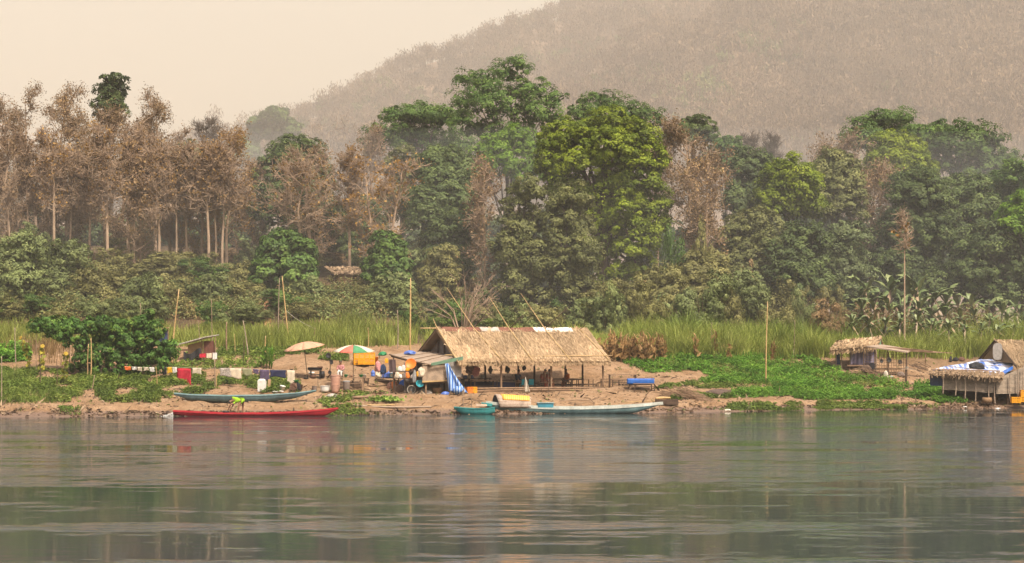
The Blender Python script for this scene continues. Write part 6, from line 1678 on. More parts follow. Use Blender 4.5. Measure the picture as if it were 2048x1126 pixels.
# picnic tables right of the hut
g0 = G(1245, 770)
table(g0, 2.2, .8, .80, .05, 'bare weathered picnic table right of the long hut', 'wood', 'wood_dark')
table(g0 + Vector((.1, -.8, 0)), 2.0, .28, .44, .05, 'bench in front of the bare picnic table', 'wood', 'wood_dark', 'bench', 'bench')
table(g0 + Vector((-.9, .9, 0)), 1.6, .28, .46, .05, 'bench behind the bare picnic table', 'wood', 'wood_dark', 'bench', 'bench')
g1 = G(1281, 779)
t1 = table(g1, 1.9, .85, .78, -.04, 'picnic table hidden under a bright blue cloth', 'wood', 'wood_dark')
def tcloth(u, v):
    w = (v - .5) * 2; a = abs(w)
    y = max(-1, min(1, w * 1.75)) * .45; z = g1.z + .80 - max(0, a - .57) * .95
    return (g1.x + (u - .5) * 2.0, g1.y + y + (.03 * math.sin(u * 22) * max(0, a - .57)), z)
tag(MB().sheet(tcloth, 26, 14, .012).build('table_cloth', M['tarp_blue'], loc=g1 + Vector((0, 0, .8)), smooth=True), 'shiny bright blue cloth covering the right picnic table', 'tablecloth')
table(g1 + Vector((.25, -.75, 0)), 1.7, .30, .45, -.04, 'bench in front of the table with the blue cloth', 'wood', 'wood_dark', 'bench', 'bench')

# brushwood, ash, stump, logs on the shore
def brush(poly, n, label, seed, mat='wood_dark', r_=.022, ln=1.5):
    rs = random.Random(seed); b = MB(); xs_ = [p[0] for p in poly]; g_ = G(sum(xs_) / len(xs_), max(p[1] for p in poly))
    for i in range(n):
        u = rs.random(); px = min(xs_) + (max(xs_) - min(xs_)) * u
        q = g_ + Vector(((px - sum(xs_) / len(xs_)) * g_.y / FPX, rs.uniform(-.7, .9), 0)); q.z = GZ(q.x, q.y) + rs.random() * .62 * math.sin(math.pi * min(.95, max(.08, u)))
        a = rs.gauss(.25, .35); d = Vector((math.cos(a), math.sin(a) * .6, -rs.uniform(.0, .35))).normalized() * ln * rs.uniform(.5, 1.1)
        b.pole(q - d / 2 + Vector((0, 0, .1)), q + d / 2, r_ * rs.uniform(.6, 1.4), r_ * .4, 5, bend=.08, seg=3)
    return tag(b.build('brushwood_pile', M[mat], loc=g_), label, 'brushwood')
brush([(1338, 795), (1412, 795)], 150, 'pile of dark brushwood sticks between the boat and the vegetable beds', 5, 'wood', ln=1.7)
ga = G(1440, 790)
tag(MB().ell(ga + Vector((0, 0, .05)), (1.25, .8, .38), 26, 10, jit=.16, rnd=random.Random(3)).build('ash_heap', M['ash'], loc=ga), 'low heap of grey brown ash right of the brushwood', 'heap')
gs = G(1333, 811)
sb = MB(); rs = random.Random(9)
for i in range(34): sb.box(gs + Vector((-.80 + i * .049, rs.uniform(-.02, .02), .18)), (.044, .40, .40 + rs.uniform(-.05, .06)), (rs.uniform(-.05, .05), rs.uniform(-.06, .06), 0))
tag(sb.build('stake_bundle', M['wood_dark'], loc=gs), 'dark bundle of short stakes at the bow of the white boat', 'stakes')
def log(a, b, r_, mat, label, name='log', cat='log', lift=.0):
    p, q = G(*a), G(*b); z = Vector((0, 0, r_ * .8 + lift))
    tag(MB().pole(p + z, q + z, r_, r_ * .8, 9, bend=r_, seg=6).build(name, M[mat], loc=p, smooth=True), label, cat)
log((1312, 800), (1346, 798), .10, 'bamboo', 'pale thick log lying above the dark stake bundle')
log((704, 799), (777, 803), .11, 'wood', 'brown log lying on the sand left of the lettuce heap')
log((700, 814), (862, 817), .07, 'wood_grey', 'long pale pole lying along the shore right of the red boat')
log((735, 812), (790, 811), .05, 'bamboo', 'short yellow pole lying above the long pale one')
log((560, 804), (614, 802), .06, 'wood_grey', 'pale plank under the right end of the blue grey boat')
log((585, 800), (596, 797), .05, 'bamboo', 'short stick beside the pale plank')
log((324, 796), (350, 795), .05, 'bamboo', 'yellow pole poking out from the left end of the blue grey boat')
log((1120, 803), (1180, 801), .03, 'bamboo_grey', 'thin pole lying on the bank behind the white boat')
log((1640, 782), (1720, 800), .06, 'wood_grey', 'grey pole lying down the slope left of the right hand hut')
log((1790, 785), (1900, 806), .06, 'wood_grey', 'long grey pole lying in front of the right hand hut')
log((1250, 806), (1310, 803), .03, 'bamboo', 'slim yellow pole lying behind the bow of the white boat')
for i, (px, py, lab) in enumerate(((622, 833, 'dark stone at the water by the tip of the red boat'), (1500, 821, 'pale stone at the right shore left of the dark one'), (1496, 818, 'dark stone at the right shore'), (1455, 824, 'flat whitish stone at the right shore'))):
    g_ = G(px, py - 2); lump(g_, (.22, .16, .08), ('clay_grey', 'rag_white', 'clay_grey', 'rag_white')[i], lab, 'stone', 'stone', .25)
for i, (px, py, lab) in enumerate(((295, 803, 'scrap of white plastic left of the blue grey boat'), (556, 785, 'white rag lying by the white bucket'), (1930, 815, 'white scrap on the mud at the right shore'), (663, 795, 'crumpled grey plastic sheet below the clay barrels'), (1995, 818, 'pale scrap on the mud by the yellow crates'))):
    g_ = G(px, py); lump(g_, ((.16, .12, .07), (.3, .15, .06), (.14, .1, .05), (.34, .2, .16), (.2, .1, .05))[i], 'plastic_white' if i != 3 else 'sheet_grey', lab, 'scrap', 'plastic_scrap', .6)
lt = empty('lettuce_heap', G(768, 803), 'heap of pale green leafy vegetables lying on the sand', 'vegetables')
nb = NB(); rng = np.random.default_rng(4); n = 420
pos = np.stack([rng.normal(size=n) * .55, rng.normal(size=n) * .25, np.abs(rng.normal(size=n)) * .13 + .05], 1)
V, F = np_leaves(pos, unit(rng.normal(size=(n, 3)) + [0, 0, 1]), np.full(n, .20), rng, 1.3)
link_mesh('leaves', np_mesh('leaves', V, F, rng.random(n)), mat_leaf('leaf_lettuce', L(.12, .22, .03), L(.26, .40, .06), L(.42, .52, .14), .3), lt)

# ------------------------------------------------------------------ the market corner left of the hut
def umbrella(foot, apex, rim, mats, label, n=8, tilt=0.0, pole='metal_black'):
    """parasol: pole from a ground pixel to the apex; rim = (left px, left py, right px, right py)"""
    p = G(*foot); a = P(apex[0], apex[1], p.y)
    rl, rr = P(rim[0], rim[1], p.y), P(rim[2], rim[3], p.y); R_ = (rr - rl).length / 2; cx = (rl + rr) / 2
    ax = (rr - rl).normalized(); ay = Vector((0, 1, .10)).normalized()
    root = empty('parasol', p, label, 'parasol')
    MB().pole(p - Vector((0, 0, .2)), a, .028, .022).build('pole', M[pole], root, smooth=True)
    for k in range(n):
        t0, t1 = 2 * math.pi * (k + .0) / n, 2 * math.pi * (k + 1) / n
        def f(u, v):
            th = t0 + (t1 - t0) * u; rr_ = v * (1 - .05 * math.sin(math.pi * u))
            return a * (1 - rr_) + (cx + (ax * math.cos(th) + ay * math.sin(th)) * R_) * rr_ + Vector((0, 0, .10 * math.sin(math.pi * v) - .03 * math.sin(math.pi * u) * v))
        MB().sheet(f, 3, 5, .012).build('canopy_panel', M[mats[k % len(mats)]], root, smooth=True)
        th = t0; MB().bar(a + Vector((0, 0, -.05)), cx + (ax * math.cos(th) + ay * math.sin(th)) * R_ * .97 + Vector((0, 0, -.02)), .014).build('rib', M[pole], root)
    MB().pole(a, a + Vector((0, 0, .10)), .018, .010).build('finial', M[pole], root)
    return p
u1 = umbrella((616, 757), (607, 684), (567, 702, 650, 689), ['umbrella_peach'], 'faded peach parasol tilted to the left over the small grill table')
u2 = umbrella((706, 777), (707, 690), (667, 702, 750, 702), ['umbrella_red', 'umbrella_white', 'umbrella_red', 'umbrella_green', 'umbrella_white', 'umbrella_red', 'umbrella_green', 'umbrella_white'], 'red white and green striped parasol over the seated person')
gt = G(631, 757)
table(gt + Vector((0, .1, 0)), .95, .6, .62, 0, 'small dark table with charred goods under the peach parasol', 'wood_dark', 'metal_black')
q = gt + Vector((0, .1, .62))
tag(MB().box(q + Vector((-.05, 0, .11)), (1.08, .5, .20)).build('cloth_pile', M['cloth_black'], loc=q, bevel=.05), 'dark cloth pile covering the small table under the peach parasol', 'cloth')
tag(MB().box(q + Vector((.35, -.15, .22)), (.4, .3, .14)).build('folded_cloth', M['cloth_brown'], loc=q + Vector((.35, 0, .2)), bevel=.04), 'dark red folded cloth on the dark cloth pile', 'cloth')
for i, (px, py, w, h, mt, lab, cat) in enumerate(((612, 758, .20, .12, 'metal_black', 'low black pan at the foot of the peach parasol', 'pan'), (626, 757, .22, .25, 'cloth_brown', 'brown pot under the small dark table', 'pot'), (644, 757, .22, .55, 'metal_black', 'tall black pot right of the small dark table', 'pot'), (623, 748, .24, .16, 'plastic_white', 'whitish bowl under the small dark table', 'bowl'))):
    pot(G(px, py), sc_prof([(0, 0), (.8, 0), (1, .5), (.9, 1), (.8, .97), (.75, .2), (0, .15)], w, h), mt, lab, cat)
# hanging pans
gp_ = G(661, 757)
hp_ = empty('pan_post', gp_, 'thin post with pan hooks left of the seated person', 'post')
MB().pole(gp_ - Vector((0, 0, .3)), P(661, 702, gp_.y), .03, .02, bend=.03).build('post', M['wood_dark'], hp_)
for (px, py, r_, tz, lab) in ((657, 711, .21, 0, 'round black wok hanging highest on the thin post'), (662, 724, .20, .9, 'black wok seen edge on, hanging below the round one'), (659, 745, .16, .7, 'lowest black pan hanging on the thin post')):
    c = P(px, py, gp_.y - .12); tag(MB().lathe(c, [(0, -.05), (.6 * r_, -.03), (r_, .03), (r_ * .96, .035), (.5 * r_, -.01), (0, -.025)], 16, tilt=(1.45, 0, tz)).box(c + Vector((0, 0, r_ + .03)), (.03, .02, .14)).build('wok', M['metal_black'], loc=c, smooth=True), lab, 'wok')
seated('person in a pink checked shirt and pale trousers seated behind the market table', 680, G(682, 757), 0, -1.75, shirt='cloth_pink', lower=('cloth_white', .9), sleeve=.9, lean=.05)
g_ = G(682, 757); table(g_ + Vector((0, .02, 0)), .42, .36, .44, 0, 'stool under the person in the pink checked shirt', 'wood', 'wood_dark', 'stool', 'stool')
gm = G(697, 777)
table(gm, 2.35, .75, .82, .02, 'long plank market table in front of the seated person', 'wood', 'wood', ll=.10)
tz = gm + Vector((0, 0, .82))
for (px, dy, pr, mt, lab, cat) in ((672, 0, sc_prof(BOWL, .8, 1), 'lettuce', 'small heap of greens at the left end of the market table', 'greens'), (679, -.1, sc_prof(BOWL, 1.0, 1.2), 'plastic_white', 'white bowl on the market table before the seated person', 'bowl'), (692, -.05, sc_prof(BOWL, .9, 1.9), 'plastic_green', 'green bowl in the middle of the market table', 'bowl'), (703, .05, sc_prof(BOWL, .6, 1.2), 'terracotta', 'small clay bowl on the market table', 'bowl'), (722, 0, sc_prof(BOWL, 1.0, 1.8), 'plastic_green', 'green basin at the right end of the market table', 'bowl'), (729, .1, sc_prof(BUCKET, .7, .6), 'plastic_white', 'pale pot beside the green basin', 'pot')):
    c = Vector(((px - 1024) / FPX * (gm.y + dy), gm.y + dy, tz.z)); pot(c, pr, mt, lab, cat)
table(G(733, 768) + Vector((0, 0, 0)), .5, .4, .42, 0, 'small stool right of the market table', 'wood', 'wood_dark', 'stool', 'stool')
for (px, py, r_, h, mt, lab, cat) in ((671, 783, .37, 1.18, 'terracotta', 'tall clay coloured barrel with a lid', 'barrel'), (670, 786, .29, .56, 'terracotta', 'short clay pot standing in front of the tall barrel', 'pot'), (693, 784, .26, .78, 'clay_grey', 'grey brown bin with a dark lid right of the tall barrel', 'bin'), (650, 784, .36, .42, 'plastic_white', 'white basin standing left of the tall barrel', 'basin'), (629, 782, .19, .35, 'clay_grey', 'small grey bucket at the tip of the blue grey boat', 'bucket')):
    g_ = G(px, py); root = empty(cat, g_, lab, cat)
    MB().lathe(g_, sc_prof([(0, 0), (.80, 0), (.88, .3), (.95, .8), (.97, .97), (.90, .97), (.86, .85), (.75, .1), (0, .08)], r_, h), 20).build('body', M[mt], root, smooth=True)
    if 'lid' in lab: MB().lathe(g_ + Vector((0, 0, h * .97)), [(0, .06), (r_ * .7, .06), (r_ * 1.02, .03), (r_ * 1.02, -.03), (r_ * .9, -.03)], 20).build('lid', M['terracotta' if 'clay' in lab else 'metal_grey'], root, smooth=True)
    else: MB().lathe(g_ + Vector((0, 0, h * .96)), [(r_ * .96, 0), (r_ * 1.04, .0), (r_ * 1.04, .03), (r_ * .96, .03)], 20).build('rim', M[mt], root, smooth=True)
for (px, py, tl, lab) in ((563, 783, .25, 'tilted white bucket behind the blue grey boat'), (600, 781, 0, 'small dark bucket near the right end of the blue grey boat')):
    pot(G(px, py), sc_prof(BUCKET, 1.2, 1.3), 'plastic_white' if tl else 'cloth_brown', lab, 'bucket', tilt=(tl * .5, tl, 0))
g_ = G(524, 783)
tag(MB().box(g_ + Vector((0, 0, .38)), (.60, .35, .76)).ell(g_ + Vector((0, 0, .78)), (.30, .18, .12), 10, 6, jit=.3).build('sack', M['cloth_white'], loc=g_, bevel=.10), 'tall white sack under the washing line', 'sack')
g_ = G(538, 782); tag(MB().box(g_ + Vector((0, 0, .35)), (.20, .08, .95), (0, .08, 0)).box(g_ + Vector((.02, .05, .5)), (.12, .06, .5)).build('plank', M['board_tan'], loc=g_), 'short tan plank standing beside the white sack', 'plank')
g_ = G(591, 782)
lump(g_, (.36, .28, .36), 'cloth_brown', 'dark red bundle of cloth at the right end of the washing line', 'bundle', 'cloth_bundle', .4)
lump(g_ + Vector((.22, -.1, .05)), (.2, .2, .32), 'cloth_black', 'black bundle leaning against the dark red one', 'bundle', 'cloth_bundle', .4)
pot(g_ + Vector((.05, -.05, .60)), sc_prof(BOWL, 1.2, 1.6), 'plastic_green', 'green bowl resting on the dark red bundle', 'bowl')
# yellow crates behind the striped parasol
for (px, py, lab) in ((719, 727, 'yellow crate at the lower left of the stack behind the parasol'), (739, 727, 'yellow crate at the lower right of the stack behind the parasol')):
    gk = G(px, py + 3); crate(gk, .80, .55, .44, 0, 'plastic_yellow', lab, 'yellow crates stacked behind the parasol'); 
    crate(gk + Vector((0, 0, .47)), .80, .55, .44, 0, 'plastic_yellow', lab.replace('lower', 'upper'), 'yellow crates stacked behind the parasol')
gk = G(727, 730); crate(gk + Vector((.05, -.3, 0)), .84, .5, .46, 0, 'plastic_yellow', 'front yellow crate leaning on the stack behind the parasol', 'yellow crates stacked behind the parasol')
pot(G(752, 726), sc_prof(BUCKET, 1.1, 1.5), 'plastic_orange', 'orange bucket right of the yellow crate stack', 'bucket')
# water jugs and bench
gb = G(775, 767)
table(gb, 1.9, .5, .40, .1, 'low dark bench carrying the blue water jugs', 'wood_dark', 'wood_dark', 'bench', 'bench')
JUG = [(0, 0), (.125, 0), (.135, .03), (.135, .14), (.125, .16), (.135, .18), (.135, .31), (.05, .37), (.03, .40), (.03, .44), (0, .44)]
for (px, dy, z, lab) in ((762, -.05, .40, 'blue water jug at the left end of the low bench'), (770, .06, .40, 'blue water jug in the middle of the low bench'), (777, -.02, .40, 'blue water jug at the right end of the low bench')):
    pot(Vector(((px - 1024) / FPX * (gb.y + dy), gb.y + dy, gb.z + z)), sc_prof(JUG, 1.05, 1.15), 'plastic_blue', lab, 'water jug', group='blue water jugs')
pot(G(746, 753), sc_prof(JUG, 1.2, 1.15), 'plastic_blue', 'blue water jug standing alone left of the low bench', 'water jug', group='blue water jugs')
c = gb + Vector((.42, .0, .40)); crate(c, .48, .36, .30, .1, 'plastic_teal', 'dark teal crate on the right end of the low bench')
lump(c + Vector((0, 0, .28)), (.18, .14, .1), 'plastic_white', 'white cloth lying in the dark teal crate', 'cloth', 'white_cloth')
# goods under the lean-to
q = P(786, 735, 153.2)
tag(MB().sheet(lambda u, v: P(777 + 14 * u + 1.5 * v, 719 + 25 * v, 153.4 + .04 * math.sin(u * 9)), 6, 8, .02).build('hanging_mat', mat_stripes('dark_striped_mat', [(.3, L(.05, .03, .03)), (.5, L(.22, .13, .11)), (.7, L(.05, .03, .035))], 2.5, (0, 1.57, 0)), loc=q), 'dark striped mat hanging from the lean-to eave', 'mat')
def shelf(px0, px1, py, Y, lab):
    a, b = P(px0, py, Y), P(px1, py, Y); c = (a + b) / 2
    r_ = empty('shelf', c, lab, 'shelf')
    MB().box(c, ((b - a).length, .5, .04)).build('board', M['wood_dark'], r_)
    for p in (a, b): MB().bar((p.x, Y, GZ(p.x, Y) - .2), (p.x, Y, p.z + .02), .05).build('leg', M['wood_dark'], r_)
    return c
sh1 = shelf(789, 832, 743, 153.6, 'upper shelf of goods under the lean-to'); sh2 = shelf(790, 834, 757, 153.3, 'lower shelf of goods under the lean-to')
rs = random.Random(12)
SMALL = [(793, 742.5, 'olive', 'cloth_olive', 'olive bag at the left of the upper shelf'), (800, 742.5, 'w', 'plastic_white', 'white bag on the upper shelf'), (807, 742.5, 'w', 'cloth_white', 'cream bag on the upper shelf'), (815, 742.5, 'p', 'plastic_yellow', 'yellowish packet on the upper shelf'), (824, 742.5, 'b', 'cloth_brown', 'brown bag at the right of the upper shelf'),
         (794, 756.5, 'w', 'cloth_cream', 'cream bag at the left of the lower shelf'), (801, 756.5, 'w', 'plastic_white', 'white packet on the lower shelf'), (808, 756.5, 'g', 'clay_grey', 'grey pot on the lower shelf'), (815, 756.5, 'o', 'plastic_orange', 'orange packet on the lower shelf'), (826, 756.5, 'w', 'cloth_grey', 'grey patterned bag on the lower shelf')]
for i, (px, py, k, mt, lab) in enumerate(SMALL):
    c = P(px, py, 153.55 if py < 750 else 153.25); c.z += .02; lump(c, (.15 + .03 * (i % 2), .14, .15 + .05 * (i % 3)), mt, lab, 'bag', 'bag', .3, None, 10, 7)
c = P(822, 728, 151.6)
tag(MB().lathe(c, [(0, -.02), (.26, -.02), (.38, .08), (.40, .10), (.37, .085), (.25, .0), (0, .0)], 20, tilt=(1.25, .25, -.2)).build('basin', M['plastic_orange'], loc=c, smooth=True), 'bright orange basin hanging on the lean-to eave', 'basin')
c = P(773, 722, 153.8); tag(MB().box(c, (.26, .2, .32)).box(c + Vector((0, 0, .18)), (.14, .12, .06)).build('can', M['plastic_yellow'], loc=c, bevel=.03), 'yellow can hanging at the left end of the lean-to', 'can')
lump(P(765, 708, 155.5) - Vector((0, 0, .1)), (.26, .2, .16), 'plastic_green', 'green plastic bag on the left tip of the lean-to roof', 'bag', 'bag', .4)
lump(lean(.62, .82, .04), (.38, .3, .16), 'plastic_blue', 'blue plastic sheet bunched on the lean-to roof', 'sheet', 'plastic_sheet', .4)
for i, (px, py, r3, mt, lab) in enumerate(((756, 733, (.20, .2, .42), 'cloth_pink', 'pink and grey clothes bundle hanging at the left post of the lean-to'), (766, 738, (.2, .2, .36), 'cloth_dark_blue', 'dark blue clothes bundle hanging beside the pink one'), (757, 748, (.22, .2, .26), 'cloth_cream', 'pale bundle below the pink clothes'), (829, 752, (.13, .12, .46), 'metal_grey', 'grey cloth hanging at the left of the woven panel'), (835, 748, (.08, .1, .2), 'plastic_yellow', 'yellow bottle hanging by the woven panel'), (842, 744, (.24, .15, .36), 'cloth_yellow', 'yellow and cream shirt hanging in front of the woven panel'))):
    c = P(px, py, 153.9 if i < 3 else 151.7); lump(c - Vector((0, 0, r3[2] * .8)), r3, mt if i != 5 else 'cloth_cream', lab if i != 5 else 'cream shirt hanging in front of the woven panel', 'clothes', 'hanging_clothes', .45)
pot(P(838, 770, 151.9), sc_prof(BOWL, 1.6, 2.2), 'plastic_teal', 'teal basin standing on edge under the woven panel', 'basin', tilt=(1.1, 0, .3))
# heap of bags in front of the closed bay
HEAP = [(779, 778, (.20, .18, .28), 'terracotta', 'clay jar at the left of the bag heap', 'jar'), (788, 780, (.22, .2, .40), 'plastic_orange', 'orange sack at the left of the bag heap', 'sack'), (799, 785, (.46, .35, .36), 'sack_brown', 'large brown sack at the front of the bag heap', 'sack'), (813, 782, (.48, .4, .55), 'tarp_blue', 'blue patterned bundle in the middle of the bag heap', 'bundle'),
        (823, 772, (.34, .3, .40), 'plastic_blue', 'lighter blue bundle at the top of the bag heap', 'bundle'), (838, 784, (.30, .25, .30), 'cloth_yellow', 'yellow bag behind the bicycle wheel', 'bag'), (847, 786, (.24, .2, .20), 'plastic_white', 'white bag right of the bicycle wheel', 'bag'), (855, 787, (.28, .2, .16), 'cloth_grey', 'grey patterned bag in the front row', 'bag'), (864, 786, (.22, .2, .22), 'cloth_cream', 'cream bag in the front row', 'bag'),
        (886, 778, (.30, .26, .50), 'cloth_cream', 'tall cream sack beside the basket', 'sack'), (893, 785, (.18, .16, .30), 'cloth_grey', 'small grey sack beside the hanging tarp', 'sack'), (890, 789, (.26, .18, .14), 'plastic_blue', 'pale blue bag lying at the front of the tarp', 'bag'), (925, 772, (.16, .14, .55), 'cloth_grey', 'grey cloth hanging at the hut corner post', 'cloth'), (845, 776, (.26, .22, .22), 'cloth_white', 'white and grey bag under the platform edge', 'bag')]
for i, (px, py, r3, mt, lab, cat) in enumerate(HEAP): lump(G(px, py) - Vector((0, 0, .04)), r3, mt, lab, cat, cat, .32)
g_ = G(823, 787)
wh = empty('bicycle_wheel', g_, 'bicycle wheel leaning against the bag heap', 'wheel'); c = g_ + Vector((0, -.2, .30))
ring = [c + Vector((.29 * math.cos(a), .05 * math.sin(a), .29 * math.sin(a))) for a in [i * math.pi / 14 for i in range(29)]]
MB().tube(ring, .022, 6).build('tyre', M['rag_white'], wh, smooth=True)
sp = MB()
for i in range(0, 28, 2): sp.bar(c, ring[i], .008)
sp.ell(c, .03, 8, 6).build('spokes', M['metal_grey'], wh)
g_ = G(874, 787)
pot(g_, sc_prof([(0, 0), (.8, 0), (1, .9), (1.03, 1), (.95, 1), (.9, .8), (.7, .1), (0, .1)], .40, .42), 'basket', 'round woven basket in front of the closed bay', 'basket')
pot(G(868, 778), [(0, 0), (.34, 0), (.40, .28), (.40, .30), (.20, .42), (0, .46)], 'plastic_lime', 'lime green tub upside down under the woven panel', 'tub')
log((735, 772), (785, 770), .06, 'wood', 'log lying on the sand between the market table and the bag heap')

# ------------------------------------------------------------------ washing line and gardens on the left
LP = [(250, 733, 156.5), (310, 734.5, 155.5), (330, 735, 154), (430, 736, 152.6), (515, 738, 152.4), (590, 741, 152.6)]
def line_at(px):
    xs_ = [p[0] for p in LP]; return P(px, float(np.interp(px, xs_, [p[1] for p in LP])) + .6 * math.sin(px * .05), float(np.interp(px, xs_, [p[2] for p in LP])))
tag(MB().tube([line_at(250 + 340 * i / 60) for i in range(61)], .008, 5).build('washing_line', M['rag_white'], loc=line_at(420)), 'long washing line strung across the left bank', 'washing line')
def cloth(x0, x1, drop, mat, label, seed, back=.5, cut=None):
    rs = random.Random(seed); f1, f2 = rs.uniform(5, 9), rs.random() * 6; mid = line_at((x0 + x1) / 2); sc_ = mid.y / FPX
    def fn(u, v):
        p = line_at(x0 + (x1 - x0) * u); w = v * (1 + back) - back; d = drop * sc_
        fold = .045 * math.sin(u * f1 + f2 + abs(w) * 2)
        low = 1 + .10 * math.sin(u * 5 + f2)
        if cut: low *= cut(u)
        return p + Vector((.03 * math.sin(w * 3 + u * 4), (.02 if w < 0 else -.025) + fold * min(1, abs(w) * 3), .012 - abs(w) * d * low))
    return tag(MB().sheet(fn, 12, 12, .012).build('hung_cloth', M[mat], loc=mid, smooth=True), label, 'laundry', 'laundry on the washing line')
trous = lambda u: .62 if .42 < u < .58 else 1.0
for i, (x0, x1, dr, mt, lab, ct) in enumerate(((249, 262, 7, 'cloth_orange', 'small orange cloth at the left end of the washing line', None), (264, 273, 6, 'cloth_white', 'small white cloth right of the orange one', None), (275, 284, 8, 'cloth_cream', 'leftmost small cream cloth on the washing line', None), (287, 297, 7, 'cloth_cream', 'second small cream cloth on the washing line', None), (299, 309, 9, 'cloth_white', 'small white cloth before the first line post', None),
        (324, 333, 14, 'cloth_black', 'black garment left of the yellow cloth', None), (334, 344, 12, 'cloth_yellow', 'small yellow cloth left of the red towel', None), (345, 354, 11, 'cloth_white', 'white garment touching the red towel', None), (354.5, 382, 34, 'cloth_red', 'big crimson towel, the largest cloth on the washing line', None), (384, 403, 12, 'cloth_cream', 'cream cloth right of the crimson towel', None),
        (440, 463, 17, 'cloth_grey', 'grey patterned shirt hanging by the second line post', None), (459, 483, 20, 'cloth_cream', 'long pale garment right of the grey patterned shirt', None), (484, 504, 15, 'cloth_olive', 'olive garment with sloping hem', lambda u: 1 - .6 * abs(u - .5)), (506, 518, 9, 'cloth_purple', 'short dull purple cloth left of the trousers', None), (519, 539, 23, 'cloth_purple', 'dark purple trousers on the washing line', trous), (540, 572, 15, 'cloth_navy', 'wide navy blue cloth on the washing line', None), (574, 590, 26, 'cloth_cream', 'long cream garment at the right end of the washing line', None))):
    cloth(x0, x1, dr, mt, lab, i + 1, .35 if i != 8 else .6, ct)
L2 = [G(397, 738) + Vector((0, .6, 1.15)), G(432, 738) + Vector((0, .6, 1.25))]
tag(MB().tube(L2, .008, 5).build('washing_line', M['rag_white'], loc=L2[0]), 'short second washing line behind the long one', 'washing line')
for i, (u0, u1, dr, mt, lab) in enumerate(((.0, .35, .30, 'cloth_red', 'red cloth on the short rear line'), (.40, .70, .36, 'cloth_cream', 'cream cloth on the short rear line'), (.75, 1.0, .5, 'cloth_white', 'white cloth at the right end of the short rear line'))):
    tag(MB().sheet(lambda u, v: L2[0].lerp(L2[1], u0 + (u1 - u0) * u) + Vector((0, .02 * math.sin(u * 9) - .02, .01 - dr * v)), 8, 5, .012).build('hung_cloth', M[mt], loc=L2[0]), lab, 'laundry', 'laundry on the short rear line')
# stakes and poles: (foot px, py), (top px, py), radius, material, label
POLES = [((313, 778), (312, 733), .03, 'bamboo', 'line post below the first white cloths'), ((347, 757), (346, 735), .025, 'bamboo', 'thin line post behind the yellow cloth'), ((430, 777), (429, 720), .05, 'bamboo_grey', 'thick line post with pegs in the middle of the washing line'), ((435, 777), (434, 738), .03, 'bamboo', 'thin prop beside the thick line post'), ((580, 768), (577, 738), .04, 'bamboo_grey', 'line post at the right end of the washing line'),
    ((3, 803), (3, 712), .045, 'wood_grey', 'grey stake at the left edge of the view'), ((80, 772), (78, 700), .04, 'wood_dark', 'dark stake by the sunflowers'), ((112, 772), (113, 718), .03, 'wood_dark', 'thin dark stake right of the sunflowers'), ((176, 755), (177, 688), .04, 'bamboo', 'left stake of the pair in front of the creeper'), ((181, 760), (182, 676), .045, 'bamboo', 'right stake of the pair in front of the creeper'), ((193, 733), (198, 707), .04, 'bamboo_grey', 'leaning stake against the creeper'), ((181, 783), (189, 750), .04, 'bamboo_grey', 'leaning stake on the weedy slope below the pair'),
    ((32, 690), (30, 655), .05, 'wood_grey', 'bleached post in the dry reeds'), ((281, 660), (281, 606), .035, 'bamboo_grey', 'thin pole standing up behind the creeper'), ((342, 677), (358, 578), .06, 'bamboo', 'tall leaning bamboo pole right of the creeper'), ((424, 665), (423, 598), .04, 'bamboo_grey', 'thin pole behind the plank shack'), ((400, 712), (396, 640), .03, 'bamboo_grey', 'thin dark stick rising through the plank shack roof'),
    ((454, 702), (453, 644), .08, 'wood', 'thick reddish post right of the plank shack'), ((497, 712), (486, 641), .06, 'wood_grey', 'leaning grey post in the reeds'), ((484, 725), (488, 680), .04, 'wood_dark', 'short dark stake crossing the leaning grey post'), ((470, 708), (469, 668), .03, 'bamboo', 'slim stake between the thick post and the leaning one'), ((533, 695), (531, 672), .05, 'bamboo', 'short yellow stump behind the green maize'),
    ((558, 652), (559, 556), .05, 'wood_grey', 'upright grey pole left of the leaning bamboo'), ((580, 662), (564, 552), .06, 'bamboo', 'tall leaning bamboo pole right of the dirt path'), ((630, 690), (630, 655), .04, 'wood', 'short post behind the peach parasol'), ((735, 690), (736, 655), .035, 'bamboo', 'thin pole behind the striped parasol'), ((820, 698), (821, 556), .07, 'bamboo', 'tallest upright bamboo pole left of the hut gable'), ((794, 690), (795, 620), .05, 'wood_grey', 'grey post left of the tallest bamboo pole'), ((758, 718), (761, 697), .03, 'wood_dark', 'short dark stake behind the lean-to'),
    ((1532, 767), (1535, 603), .055, 'bamboo', 'tall lone bamboo pole in the vegetable beds'), ((1586, 693), (1590, 640), .03, 'bamboo_grey', 'thin stick in the reeds right of the lone pole'), ((1425, 690), (1424, 645), .03, 'bamboo_grey', 'thin stick in the reeds behind the vegetable beds')]
for (a, b, r_, mt, lab) in POLES:
    p = G(*a) if a[1] > 700 else None
    if p is None:
        Y = {32: 160, 281: 160, 342: 161, 424: 168, 454: 166, 497: 163, 470: 164, 533: 166, 558: 178, 580: 174, 630: 172, 735: 172, 820: 168, 794: 172, 1586: 178, 1425: 176}[a[0]]
        p = P(a[0], a[1], Y); p.z = min(p.z, GZ(p.x, p.y))
    q = P(b[0], b[1], p.y)
    tag(MB().pole(p - Vector((0, 0, .35)), q, r_, r_ * .55, 7, bend=.05, seg=9, knots=mt == 'bamboo').build('pole', M[mt], loc=p, smooth=True), lab, 'pole')
tag(MB().tube([P(571, 620, 174.3), P(590, 636, 173.5), P(610, 648, 173), P(630, 657, 172.2)], .012, 5).build('rope', M['rag_white'], loc=P(571, 620, 174.3)), 'rope sagging from the leaning bamboo to the short post', 'rope')
